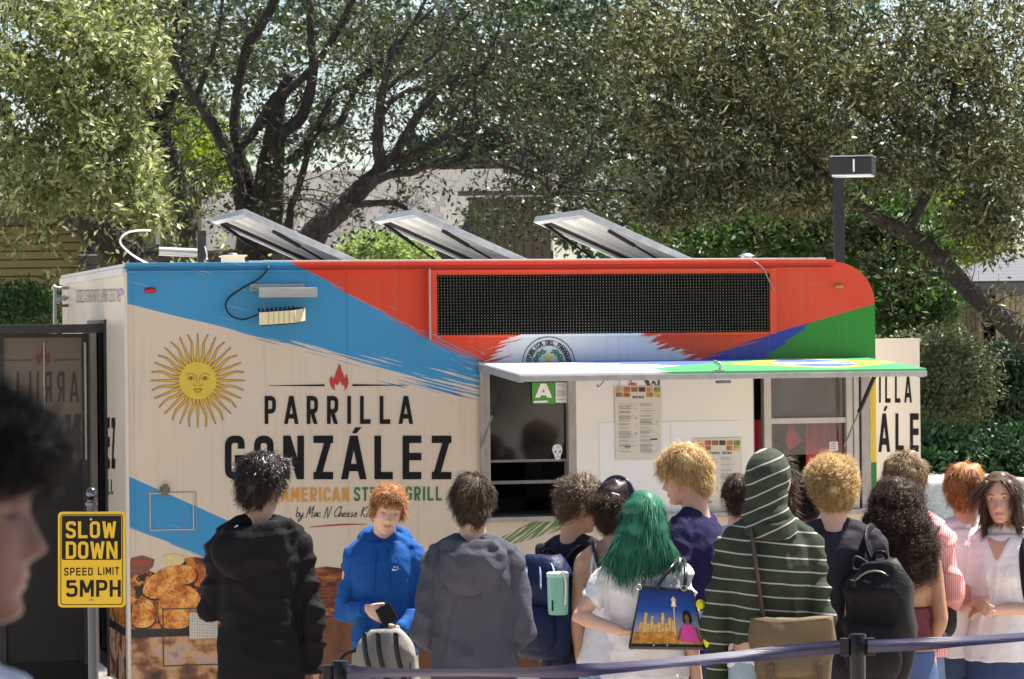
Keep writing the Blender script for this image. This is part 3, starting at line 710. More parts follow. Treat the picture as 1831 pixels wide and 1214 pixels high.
# paraguay seal
se = empty('round_seal'); se.parent = truck
cx, cy = 981, 649
def ring(mb, r, t, d, top_only=True):
    pts = [(cx + r * math.sin(a), cy - r * math.cos(a)) for a in [R(-94 + q * 4) for q in range(48)]]
    decal(mb, thick(pts, t), sealp, d)
def sealp(px, py, d=0.0):
    if py < 604: d += sd + 0.002
    return (W(px, py, -d)[0], -d, W(px, py, -d)[1])
mb = MB(); ring(mb, 46.5, 1.4, 0.003); ring(mb, 31.5, 1.1, 0.003); ring(mb, 40.5, 0.7, 0.003)
txt = 'REPUBLICA DEL PARAGUAY'
gl, tw = text_polys('A', 0.2, 0.62, 0.1)
angs = np.linspace(-92, 92, len(txt))
for ch, a in zip(txt, angs):
    if ch == ' ': continue
    ps, gw = glyph(ch, 0.20, 0.62); a = R(a)
    for li, p in enumerate(ps):
        if not p: continue
        q = []
        for (u, v) in p:
            rr2 = 32.6 + v * 8.0; t_ = (u - gw / 2) * 8.6
            q.append((cx + rr2 * math.sin(a) + t_ * math.cos(a), cy - rr2 * math.cos(a) + t_ * math.sin(a)))
        decal(mb, [(q, li % 3)], sealp, 0.0034)
mb.build('seal_ring', INK, se)
mb = MB()
for s_ in (-1, 1):
    for q in range(22):
        a = R(20 + q * 4.4) * s_; rr2 = 23 + (q % 3 - 1) * 2.6
        x_, y_ = cx + rr2 * math.sin(a), cy - rr2 * math.cos(a); decal(mb, [(ellp(x_, y_, 4.4, 1.7, 8, rot=a + (0.5 if q % 2 else -0.5) + PI * 0), q % 4)], sealp, 0.0036)
mb.build('wreath', pm('wreath_green', (0.02, 0.19, 0.05), 0.35, 0, 0.3, 60), se)['kind'] = 'stuff'
mb = MB(); st_ = []
for k in range(10):
    r = 10.0 if k % 2 == 0 else 4.0; a = PI * k / 5; st_.append((cx + r * math.sin(a), cy - 9 - r * math.cos(a)))
decal(mb, [st_], sealp, 0.0038); mb.build('star', pm('star_yellow', (0.70, 0.55, 0.03), 0.35), se)

# end wall lettering
def endp(px, py, d=0.0): y, z = E(px, py); return (-d, y, z)
mb = MB(); s = 'OUTSIDE CATERING PARTY EQUIPMENT 323 627 1499'
decal(mb, [([(a + (1 - 0) * 0, b_) for a, b_ in p], l) for p, l in text_fit(s, 137, 216, 516, 539, 0.10, 0.5, 0.2)], lambda px, py, d: endp(px, py + (216 - px) * 0.03, d), 0.003)
mb.build('end_script', INK, truck)
mb = MB(); decal(mb, text_fit('EZ', 190.5, 206.5, 747, 838, 0.20, 0.5, 0.24), endp, 0.003); mb.build('end_lettering', INK, truck)
mb = MB(); decal(mb, text_fit('LL', 193, 203, 857, 884, 0.17, 0.5, 0.24), endp, 0.003); mb.build('end_lettering', pm('green_vinyl', (0, 0, 0)), truck)
mb = MB(); decal(mb, [ellp(215.5, 520, 2.6, 5, 12), ellp(219.5, 523, 2.2, 5, 12)], endp, 0.004); mb.build('sticker', pm('flag_sticker', (0.35, 0.2, 0.5), 0.4, 0, 0.9, 60), truck)
# food print on the end wall
y_a, z_a = E(196, 1040); y_b, _ = E(224, 1040)
mb = MB().poly([(-0.003, y_b, ZB + 0.02), (-0.003, y_b, E(224, 1090)[1] + 0.12), (-0.003, (y_a + y_b) / 2, E(210, 1085)[1] + 0.07), (-0.003, y_a, E(200, 1090)[1] + 0.02), (-0.003, y_a, ZB + 0.02)])
mb.build('food_photo', foodprint(), truck)

# access hatch outlines, latch, grille
SEAMD = pm('hatch_gap', (0.30, 0.28, 0.26), 0.5)
def frame_line(name, x0, y0, x1, y1, t, mat, d=0.004, h=0.004):
    m = MB(); P = [W(x0, y1), W(x1, y1), W(x1, y0), W(x0, y0)]
    for i in range(4):
        a, c = P[i], P[(i + 1) % 4]
        if abs(a[0] - c[0]) > abs(a[1] - c[1]): m.box(min(a[0], c[0]), max(a[0], c[0]), -d - (i % 2) * 0.0006, -0.0004, a[1] - t / 2, a[1] + t / 2)
        else: m.box(a[0] - t / 2, a[0] + t / 2, -d - (i % 2) * 0.0006, -0.0004, min(a[1], c[1]), max(a[1], c[1]))
    return m.build(name, mat, truck)
frame_line('access_hatch', 268, 881, 346, 948, 0.004, pm('hatch_edge', (0.55, 0.55, 0.52), 0.4, 0.3), 0.0045)
frame_line('hatch_seal', 266, 879, 351, 950, 0.003, SEAMD, 0.003)
x, z = W(294, 876); mb = MB().box(x - 0.026, x + 0.026, -0.012, 0, z - 0.012, z + 0.014).box(x - 0.012, x + 0.014, -0.026, -0.012, z - 0.03, z + 0.03)
mb.build('latch', pm('brass_latch', (0.20, 0.15, 0.09), 0.45, 0.7, 0.3, 40), truck, bevel=0.003)
frame_line('service_hatch', 291, 1086, 397, 1191, 0.006, pm('dark_gap', (0.05, 0.045, 0.04), 0.5), 0.0055)
gx0, gz0 = W(338, 1142); gx1, gz1 = W(388, 1093)
gm = MB().box(gx0, gx1, -0.010, -0.003, gz0, gz1).build('vent_plate', pm('grille_back', (0.06, 0.06, 0.055), 0.6), truck)
mb = MB(); nb = 17
for i in range(nb):
    xx = gx0 + (gx1 - gx0) * (i + 0.5) / nb; mb.box(xx - 0.0016, xx + 0.0016, -0.016, -0.013, gz0, gz1)
    zz = gz0 + (gz1 - gz0) * (i + 0.5) / nb; mb.box(gx0, gx1, -0.0132, -0.0105, zz - 0.0022, zz + 0.0022)
mb.build('grille_wire', pm('chrome_wire', (0.7, 0.69, 0.64), 0.3, 0.7), gm)['kind'] = 'stuff'

# ---- hatch frame and windows
FR = pm('hatch_frame_metal', (0.33, 0.30, 0.28), 0.45, 0.35, 0.2, 12, 0.1, 60)
mb = MB()
mb.box(X(856), X(862) , -0.02, 0.06, oz0 - 0.02, oz1 + 0.005)
mb.box(X(1537), X(1553), -0.02, 0.06, oz0 - 0.02, oz1)
mb.box(X(856), X(1553), -0.05, 0.08, oz0 - 0.028, oz0)          # sill ledge
mb.box(X(862), X(875), 0.0, 0.10, oz0, oz1)
mb.box(X(1015), X(1029), 0.0, 0.10, oz0, oz1)
mb.build('hatch_frame', FR, truck, bevel=0.002)
# left window: dark tinted sliding pane, lower half open
def glassm(name, tint, alpha=0.35, rough=0.05):
    if name in MATS: return MATS[name]
    b = NB(name); tr = b.node('ShaderNodeBsdfTransparent'); tr.inputs[0].default_value = tint + (1,)
    gl_ = b.node('ShaderNodeBsdfGlossy'); gl_.inputs[0].default_value = (0.9, 0.9, 0.9, 1); gl_.inputs[1].default_value = rough
    df = b.node('ShaderNodeBsdfDiffuse'); df.inputs[0].default_value = (0.35, 0.33, 0.32, 1)
    fr_ = b.node('ShaderNodeFresnel'); fr_.inputs[0].default_value = 1.5
    mx1 = b.node('ShaderNodeMixShader'); b.t.links.new(fr_.outputs[0], mx1.inputs[0]); b.t.links.new(tr.outputs[0], mx1.inputs[1]); b.t.links.new(gl_.outputs[0], mx1.inputs[2])
    mx2 = b.node('ShaderNodeMixShader'); n = b.noise(b.coord(), 4, 4); b.link(b.mul(n, alpha), mx2.inputs[0]); b.t.links.new(mx1.outputs[0], mx2.inputs[1]); b.t.links.new(df.outputs[0], mx2.inputs[2])
    b.t.links.new(mx2.outputs[0], b.out.inputs[0]); MATS[name] = b.m; return b.m
zmid = Z(940, 822); wl = empty('window'); wl.parent = truck; wl['label'] = 'left hatch window with dark glass pushed up'
MB().box(X(875) + 0.002, X(1015) - 0.002, 0.05, 0.055, zmid, oz1).build('pane', glassm('dusty_glass', (0.45, 0.45, 0.45), 0.05), wl)
MB().box(X(875), X(1015), 0.046, 0.062, zmid - 0.014, zmid).build('sash', DSTEEL, wl)
MB().box(X(875), X(1015), 0.075, 0.09, Z(940, 866), Z(940, 860)).build('track', DSTEEL, wl)
MB().box(X(865), X(1029), 0.11, 0.6, oz0 - 0.02, oz0).build('counter', DSTEEL, truck)
mb = MB(); 
for k in range(4): mb.box(0.06 + 0.55 * k + 1.9, 2.40 + 0.55 * k, 1.1, 1.48, 1.0, 1.35 + 0.3 * (k % 2))
mb.build('kitchen_equipment', pm('kitchen_steel', (0.10, 0.10, 0.10), 0.4, 0.5, 0.4, 5), truck)
x, z = W(1001, 809); sk = MB(); decal(sk, [rpath([(991, 806), (993, 797), (1001, 794), (1008, 797), (1010, 806), (1007, 814), (1006, 820), (1001, 823), (996, 820), (995, 814)], 3, closed=True)], lambda a, b_, d: (W(a, b_)[0], 0.045, W(a, b_)[1]))
s1 = sk.build('skull_sticker', pm('sticker_white', (0.72, 0.74, 0.76), 0.4), truck)
sk = MB(); decal(sk, [(p, 0) for p in (ellp(997, 808, 2.3, 2.1, 8), ellp(1005, 808, 2.3, 2.1, 8), ellp(1001, 813, 0.9, 1.5, 6), ellp(1001, 799, 1.4, 1.6, 6), [(997, 817), (1005, 817), (1004, 818), (998, 818)])], lambda a, b_, d: (W(a, b_)[0], 0.043, W(a, b_)[1]))
sk.build('sticker_mark', pm('sticker_blue', (0.10, 0.16, 0.32), 0.4), s1)
# middle board
MB().box(X(1029), X(1345), 0.0, 0.05, oz0, oz1).build('menu_board', WHITEP, truck)
# right window
wr = empty('window'); wr.parent = truck; wr['label'] = 'right hatch window with red curtain behind'
mb = MB(); mb.box(X(1345) + 0.001, X(1350), 0.03, 0.09, oz0, oz1); mb.box(X(1365), X(1378), 0.0, 0.06, oz0, oz1); mb.box(X(1512), X(1524), 0.0, 0.06, oz0, oz1)
mb.box(X(1378), X(1512), 0.008, 0.05, Z(1440, 757), Z(1440, 747)); mb.box(X(1524) + 0.002, X(1534), -0.008, 0.05, oz0, oz1)
mb.build('frame', pm('window_aluminium', (0.45, 0.42, 0.38), 0.42, 0.4, 0.12, 10), wr, bevel=0.002)
MB().box(X(1378), X(1512), 0.028, 0.033, Z(1440, 747), oz1 - 0.001).build('pane', glassm('hazy_glass', (0.65, 0.65, 0.65), 0.40), wr)
MB().box(X(1378), X(1512), 0.036, 0.041, Z(1440, 813), Z(1440, 757)).build('pane', glassm('clear_glass', (0.9, 0.85, 0.85), 0.12), wr)
CURT = pm('red_curtain', (0.50, 0.035, 0.06), 0.75, 0, 0.2, 10)
cv = MB(); n = 60; cx0, cx1 = X(1452), X(1530)
def curtain(x0, x1, z0, z1, yb, amp, n, ph=0):
    m = MB(); vs = []; K = 6
    for j in range(K + 1):
        for i in range(n + 1):
            u = i / n; vs.append((x0 + (x1 - x0) * u, yb + amp * math.sin(u * 38 + ph) * (0.6 + 0.4 * math.sin(u * 7)), z0 + (z1 - z0) * j / K))
    m.add(vs, [(j * (n + 1) + i, j * (n + 1) + i + 1, (j + 1) * (n + 1) + i + 1, (j + 1) * (n + 1) + i) for j in range(K) for i in range(n)]); return m
curtain(X(1452), X(1545), oz0 + 0.12, Z(1440, 752), 0.12, 0.014, 90).build('curtain', CURT, wr, smooth='all')
curtain(X(1346), X(1420), oz0 + 0.1, Z(1440, 752), 0.34, 0.02, 60, 1).build('curtain', CURT, wr, smooth='all')
m_ = MB(); a = [W(1428, 760), W(1456, 790), W(1430, 806), W(1424, 790)]; m_.prism([(p[0], 0.16 + 0.01 * i, p[1]) for i, p in enumerate(a)], (0, 0.01, 0)); m_.build('curtain_corner', CURT, wr)
m_ = MB(); x0, z0 = W(1487, 806); x1, z1 = W(1502, 790); m_.box(x0, x1, 0.034, 0.0355, z0, z1); st_o = m_.build('sticker', WPAPER, wr)
m_ = MB(); [m_.box(x0 + 0.006 + 0.011 * i, x0 + 0.014 + 0.011 * i, 0.0325, 0.0338, z0 + 0.008 + 0.013 * j, z0 + 0.014 + 0.013 * j) for i in range(3) for j in range(3)]; m_.build('sticker_mark', GREYM, st_o)
# ---- awning
hx0, hz0 = W(852, 656); hx1, hz1 = W(1563, 646); hz = 0.5 * (hz0 + hz1)
aw = 0.90
_, fz = W(1290, 667.5, -aw)            # front edge top
hz = oz1 + 0.012
awn = empty('awning'); awn.parent = truck
fx0, fx1 = hx0 + 0.01, xR - 0.05
b = NB('awning_print'); co = b.coord(); x, y, z = b.xyz(co)
u = b.mul(b.sub(x, fx0), 1.0 / (fx1 - fx0)); v = b.mul(y, -1.0 / aw)
n = b.noise(b.comb(b.mul(x, 1.2), b.mul(y, 30), 0), 1.0, 2)
blue_e = b.sub(b.sub(0.62, b.mul(u, 1.15)), b.mul(v, 0.0))      # blue occupies upper wedge
edge_b = b.add(b.sub(b.mul(u, 1.5), v), b.sub(b.mul(n, 0.25), 0.30))
col = b.mix(b._step(edge_b, 60), (0.80, 0.80, 0.80), (0.10, 0.16, 0.52))
edge_g = b.add(b.sub(b.add(b.mul(u, 2.2), b.mul(v, 1.1)), 1.55), b.mul(b.sub(n, 0.5), 0.1)); col = b.mix(b._step(edge_g, 60), col, (0.07, 0.38, 0.14))
wh = b.mul(b._step(b.sub(b.mul(v, 1.0), b.add(0.30, b.mul(u, 1.2))), 30), b._step(b.sub(0.35, u), 30)); col = b.mix(wh, col, (0.80, 0.80, 0.80))
# yellow rhombus and blue globe
cu, cv_ = 0.80, 0.42
du = b.math('ABSOLUTE', b.sub(u, cu)); dv = b.math('ABSOLUTE', b.sub(v, cv_))
col = b.mix(b._step(b.sub(0.235, b.add(du, b.mul(dv, 0.50))), 60), col, (0.76, 0.60, 0.08))
rd = b.math('SQRT', b.add(b.math('POWER', b.mul(du, 1.0), 2.0), b.math('POWER', b.mul(dv, 0.30), 2.0)))
col = b.mix(b._step(b.sub(0.098, rd), 200), col, (0.08, 0.16, 0.46))
band = b._step(b.sub(0.028, b.math('ABSOLUTE', b.sub(dv, b.add(0.03, b.mul(du, 0.6))))), 60); col = b.mix(b.mul(band, b._step(b.sub(0.098, rd), 200)), col, (0.75, 0.75, 0.75))
stn = b._step(b.sub(b.noise(co, 60, 1), 0.68), 40); col = b.mix(b.mul(stn, b._step(b.sub(0.085, rd), 200)), col, (0.75, 0.75, 0.75))
b.set(Base_Color=col, Roughness=0.3); AWM = b.m
mb = MB(); mb.prism([(fx0, 0.0 - 0.004, hz), (fx1 + 0.0, -0.004, hz), (fx1 + 0.0, -aw, fz), (fx0, -aw, fz)], (0, 0, 0.012)); mb.build('awning_panel', AWM, awn, bevel=0.002)
sl_ = (fz - hz) / (-aw)
mb = MB()
mb.box(fx0, fx1, -aw - 0.012, -aw + 0.025, fz - 0.029, fz - 0.0005)
for xx in (fx0, fx1 - 0.03):
    mb.prism([(xx, -0.004, hz - 0.034), (xx, -aw + 0.026, fz - 0.034 + 0.0), (xx, -aw + 0.026, fz - 0.001), (xx, -0.004, hz - 0.001)], (0.03, 0, 0))
for k in range(1, 4):
    xx = fx0 + (fx1 - fx0) * k / 4; mb.prism([(xx, -0.004, hz - 0.024), (xx, -aw + 0.026, fz - 0.024), (xx, -aw + 0.026, fz - 0.001), (xx, -0.004, hz - 0.001)], (0.03, 0, 0))
mb.build('awning_frame', pm('weathered_aluminium', (0.40, 0.38, 0.36), 0.5, 0.35, 0.22, 14, 0.15, 70), awn, bevel=0.002)
# drip lip at right
for px_t, px_b, pyt, pyb in ((885, 858, 690, 800), (1538, 1508, 684, 798)):
    xt, ztp = X(px_t, pyt, 0.45), fz + 0.0
    top = Vector((X(884 if px_t < 1000 else 1536, 690) + 0.0, -0.30, hz + (fz - hz) * 0.30 / aw - 0.03)); bot = Vector((X(px_b, pyb), -0.012, Z(px_b, pyb)))
    mid = top.lerp(bot, 0.55)
    g_ = MB().tube([top, mid], 0.012, 10).build('gas_strut', BLACK, awn, smooth=True); MB().tube([mid, bot], 0.0055, 8).build('strut_rod', DSTEEL, g_, smooth=True)
x, z = W(1289, 660, -aw); mb = MB().tube(spl([(x, -aw + 0.02, fz + 0.012), (x, -aw + 0.015, fz + 0.045), (x - 0.02, -aw + 0.05, fz + 0.058)]), 0.008, 8, flat=0.014); mb.box(x - 0.02, x + 0.02, -aw + 0.0, -aw + 0.04, fz + 0.012, fz + 0.018)
mb.build('awning_handle', STEEL, awn, smooth=True)
x, z = W(1296, 682, -aw + 0.03); MB().box(x - 0.035, x + 0.035, -aw + 0.03, -aw + 0.08, fz - 0.052, fz - 0.037).build('awning_latch', DSTEEL, awn, bevel=0.004)
x, z = W(1073, 682, -aw); MB().tube(spl([(x + 0.02, -aw, fz - 0.03), (x, -aw - 0.006, fz - 0.05), (x - 0.012, -aw, fz - 0.06), (x - 0.016, -aw, fz - 0.045)]), 0.0022, 6).build('wire_tie', BLACK, awn)

# ---- roof hatches / panels standing open
ROOFY = 0.22
HF = pm('galvanised_frame', (0.36, 0.37, 0.38), 0.5, 0.25, 0.25, 20, 0.2, 80); HU = pm('panel_underside', (0.82, 0.80, 0.76), 0.5, 0, 0.08, 8); HD = pm('panel_dark_edge', (0.05, 0.045, 0.045), 0.6, 0, 0.3, 20)
for k, (dxp, dyp) in enumerate(((0, 0), (306, 0), (606, 1))):
    hp = empty('roof_hatch'); hp.parent = truck
    def rp_(px, py): x, z = W(px, py, 0.35); return Vector((x, 0.35, z))
    top = rp_(437 + dxp, 373 + dyp); bot = rp_(653 + dxp, 470 + dyp); Wd_ = 1.05; D = Vector((0, Wd_, 0)); th = 0.036
    ax = (bot - top).normalized(); nn_ = Vector((-ax.z, 0, ax.x)); nn_ = nn_ if nn_.z > 0 else -nn_
    L = (bot - top).length; fw = 0.035
    def hb(a0, a1, d0, d1, t0, t1):
        P = []
        for t in (t0, t1):
            for a, d in ((a0, d0), (a1, d0), (a1, d1), (a0, d1)): P.append(top + ax * a + Vector((0, d, 0)) + nn_ * (t - th))
        m = MB(); m.add(P, [(3, 2, 1, 0), (4, 5, 6, 7), (0, 1, 5, 4), (1, 2, 6, 5), (2, 3, 7, 6), (3, 0, 4, 7)]); return m
    fr_ = MB()
    for a in ((0, L, 0, fw), (0, L, Wd_ - fw, Wd_), (0, fw, fw, Wd_ - fw), (L - fw, L, fw, Wd_ - fw)): m = hb(*a, 0, th); fr_.add(m.v, m.f)
    fr_.build('frame', HF, hp, bevel=0.003)
    hb(fw, L - fw, fw, Wd_ - fw, 0.022, 0.032).build('skin', HU, hp)
    for dd in (0.36, 0.70): hb(fw, L - fw, dd, dd + 0.02, 0.004, 0.0218).build('rib', HU, hp)
    hb(fw, L - fw, Wd_ - fw - 0.10, Wd_ - fw - 0.001, 0.002, 0.0216).build('inner_edge', HD, hp)  # dark strip along the far side of the underside
    # curb around the hole
    cb = MB(); cb.box(top.x + 0.02, bot.x, 0.33, 0.36, zt + 0.0005, zt + 0.03); cb.box(top.x + 0.02, bot.x, 0.33 + Wd_, 0.36 + Wd_, zt + 0.0005, zt + 0.03); cb.box(top.x + 0.02, top.x + 0.05, 0.362, 0.33 + Wd_ - 0.002, zt + 0.0005, zt + 0.03)
    cb.build('curb', HF, hp)
    for d in (0.10, Wd_ - 0.12):
        a = top + ax * (0.04 if d > 0.5 else 0.20) + Vector((0, d, 0)) - nn_ * th; c = Vector((a.x + 0.30 , a.y, zt + 0.02))
        if d > 0.5: c = Vector((a.x + 0.34, a.y, zt + 0.02))
        m_ = a.lerp(c, 0.5); g_ = MB().tube([a, m_], 0.011, 8).build('stay', BLACK, hp, smooth=True); MB().tube([m_, c], 0.006, 8).build('stay_rod', BLACK, g_, smooth=True)
# roof odds and ends
def rt(px, py, yl): x, z = W(px, py, yl); return Vector((x, yl, z))
a, c = rt(284, 449, 0.9), rt(352, 452, 0.9)
pipe = MB().tube([a, c], 0.024, 16, caps=False).tube([a, c], 0.020, 16, caps=False).build('vent_pipe', pm('grey_pipe', (0.28, 0.28, 0.27), 0.4, 0.3, 0.15, 8), truck, smooth=True)
mb = MB(); p = rt(360, 412, 0.95); mb.box(p.x - 0.024, p.x + 0.024, 0.93, 0.98, zt, p.z); mb.build('vent_post', pm('rusty_dark', (0.05, 0.045, 0.04), 0.7, 0.2, 0.4, 20), truck, bevel=0.004)
MB().tube([rt(366, 440, 0.9), rt(370, 455, 0.9), rt(369, 470, 0.9)], 0.004, 6).build('post_cable', WPAPER, truck)
MB().ell(rt(369, 466, 0.9), 0.016, nu=10, nv=8).build('valve', pm('brass', (0.35, 0.28, 0.18), 0.4, 0.6), truck, smooth='all')
MB().tube(spl([rt(270, 474, 0.5), rt(240, 458, 0.5), rt(219, 440, 0.5), rt(215, 428, 0.5), rt(226, 417, 0.5), rt(246, 412, 0.5), rt(270, 412, 0.5)]), 0.0035, 8, flat=0.005).build('whip_cable', WPAPER, truck, smooth='all')
MB().box(rt(278, 0, 0.5).x - 0.01, rt(278, 0, 0.5).x + 0.01, 0.49, 0.51, rt(270, 436, 0.5).z, rt(270, 416, 0.5).z).build('cable_clip', DSTEEL, truck)
p0, p1 = rt(401, 471, 0.25), rt(435, 459, 0.25); bx = MB(); bx.box(p0.x, p1.x, 0.2, 0.36, zt, p1.z); bx.box(p0.x - 0.01, p1.x + 0.012, 0.19, 0.37, p1.z, p1.z + 0.008)
bx.build('junction_box', pm('ivory_plastic', (0.62, 0.55, 0.42), 0.5), truck, bevel=0.003)
MB().ell((0.5 * (p0.x + p1.x), 0.28, p1.z + 0.01), (0.03, 0.03, 0.012), nu=12, nv=8).build('box_knob', DSTEEL, truck, smooth='all')
mb = MB(); mb.tube([(X(620), 0.10, zt + 0.02), (X(1400), 0.10, zt + 0.02)], 0.006, 6); mb.build('roof_conduit', ALUW, truck)
p = rt(1335, 460, 0.3); mb = MB(); mb.lathe((p.x, 0.3, zt), [(0.036, 0), (0.036, 0.022), (0.044, 0.022), (0.044, 0.028), (0.03, 0.028), (0.03, 0.04), (0.046, 0.042), (0.02, 0.056), (0.006, 0.058)], 16); mb.build('roof_vent', STEEL, truck, smooth=True)
# gas piping at the far left corner
mb = MB(); A_ = lambda px, py, xl=-0.06: Vector((xl, E(px, py, xl)[0], E(px, py, xl)[1]))
q0 = A_(98, 590, -0.10); 
PM_ = pm('galvanised_pipe', (0.45, 0.45, 0.44), 0.4, 0.6, 0.2, 20)
yy = E(120, 515)[0] - 0.05
def gp(px, py): 
    x = W(px, py, yy)[0]; return Vector((x, yy, W(px, py, yy)[1]))
mb.tube([gp(98, 640), gp(98, 516)], 0.011, 10); mb.tube([gp(97, 515), gp(140, 515)], 0.010, 10); mb.tube([gp(100, 534), gp(132, 532)], 0.009, 10)
mb.ell(gp(97, 514), 0.017, nu=10, nv=8); mb.ell(gp(104, 537), (0.024, 0.016, 0.02), nu=10, nv=8); mb.ell(gp(115, 533), (0.014, 0.014, 0.018), nu=10, nv=8)
mb.build('gas_pipe', PM_, truck, smooth=True)
MB().box(gp(108, 545).x, gp(122, 545).x, yy - 0.01, yy + 0.01, gp(108, 549).z, gp(108, 544).z).build('gas_tap', pm('red_tap', (0.25, 0.05, 0.03), 0.5), truck)

# ---- open rear door (left)
yl = E(158, 700)[0]
dl = 0.0
def dpt(px, py, yl_=None):
    yl_ = yl_ if yl_ is not None else yd0 + 0.25; x, z = W(px, py, yl_); return x, z
door = empty('rear_door'); door.parent = truck
ydr = yd0 + 0.22
def dx_(px, py=700): return W(px, py, ydr)[0]
def dz_(px, py): return W(px, py, ydr)[1]
FRD = pm('black_door_frame', (0.03, 0.03, 0.032), 0.5, 0.3, 0.5, 18, 0.3, 60)
xL = dx_(-40); xRt = dx_(157); zT = dz_(80, 597)
mb = MB(); mb.box(dx_(0), dx_(6), ydr - 0.02, ydr + 0.02, 0.5, zT); mb.box(dx_(146), xRt, ydr - 0.02, ydr + 0.02, 0.5, zT); mb.box(dx_(6), dx_(146), ydr - 0.02, ydr + 0.02, dz_(80, 604), zT)
mb.box(dx_(6), dx_(146), ydr - 0.018, ydr + 0.02, dz_(80, 828), dz_(80, 822)); mb.box(xL, dx_(0), ydr - 0.015, ydr + 0.015, 0.5, zT)
mb.build('door_frame', FRD, door, bevel=0.002)
mb = MB(); mb.box(dx_(6), dx_(146), ydr + 0.0, ydr + 0.012, 0.52, dz_(80, 828)); mb.build('door_panel', pm('door_black_ribbed', (0.005, 0.005, 0.006), 0.5, 0.2, 0.3, 20, 0.6, 30, stretch=(20, 1, 1)), door)
mb = MB(); mb.box(dx_(6), dx_(146), ydr + 0.0, ydr + 0.012, dz_(80, 822), dz_(80, 604)); scr_ = mb.build('door_screen', pm('reflected_beige', (0.135, 0.108, 0.085), 0.35, 0, 0.08, 6, 0.2, 4), door)  # reflection of the livery painted flat as a darkish beige panel
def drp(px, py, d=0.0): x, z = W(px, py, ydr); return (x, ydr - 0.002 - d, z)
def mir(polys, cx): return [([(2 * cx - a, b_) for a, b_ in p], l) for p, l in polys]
DI = pm('reflected_ink', (0.035, 0.03, 0.027), 0.4)  # ink for the painted reflection of the truck lettering
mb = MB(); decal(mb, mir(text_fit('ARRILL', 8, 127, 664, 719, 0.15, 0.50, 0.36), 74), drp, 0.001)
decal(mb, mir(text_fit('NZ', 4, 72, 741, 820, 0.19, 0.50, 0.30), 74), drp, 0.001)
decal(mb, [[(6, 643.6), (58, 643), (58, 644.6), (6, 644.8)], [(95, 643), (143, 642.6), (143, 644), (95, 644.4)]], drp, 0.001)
mb.build('reflection_lettering', DI, door)
mb = MB(); decal(mb, [flame(77, 612, 25, 43)], drp, 0.001); mb.build('flame_mark', pm('reflected_red', (0.13, 0.035, 0.03), 0.4), door)  # flame of the painted reflection
mb = MB(); mb.box(dx_(150), dx_(153.5), ydr - 0.03, ydr - 0.021, dz_(150, 822), dz_(150, 612)); mb.box(dx_(78), dx_(80), ydr - 0.004, ydr - 0.001, dz_(80, 740), dz_(80, 612)); mb.build('door_edge', STEEL, door)
# header box above the door / doorway lining
mb = MB(); hz_t = W(80, 580, yd0)[1]; mb.box(W(-20, 580, yd0)[0], 0.0 - 0.002, yd0 + 0.02, ydr + 0.2, zT + 0.004, hz_t)
mb.build('door_header', FRD, door, bevel=0.003)
mb = MB(); mb.box(W(152, 700, ydr)[0], W(163, 700, ydr)[0], ydr + 0.03, ydr + 0.07, 0.5, zT + 0.003); mb.build('door_post', DSTEEL, door)
mb = MB(); mb.box(-0.012, 0.0, yd0 - 0.03, yd0, ZB, zd1 + 0.02); mb.box(-0.012, 0.0, yd0, yd1 - 0.0, zd1, zd1 + 0.02); mb.build('doorway_trim', FRD, truck)
MB().box(W(156, 700, yd1)[0] - 1.9, 0.0, yd1 + 0.02, yd1 + 0.05, 0.0, zT).build('rear_shield', DARKIN, door)

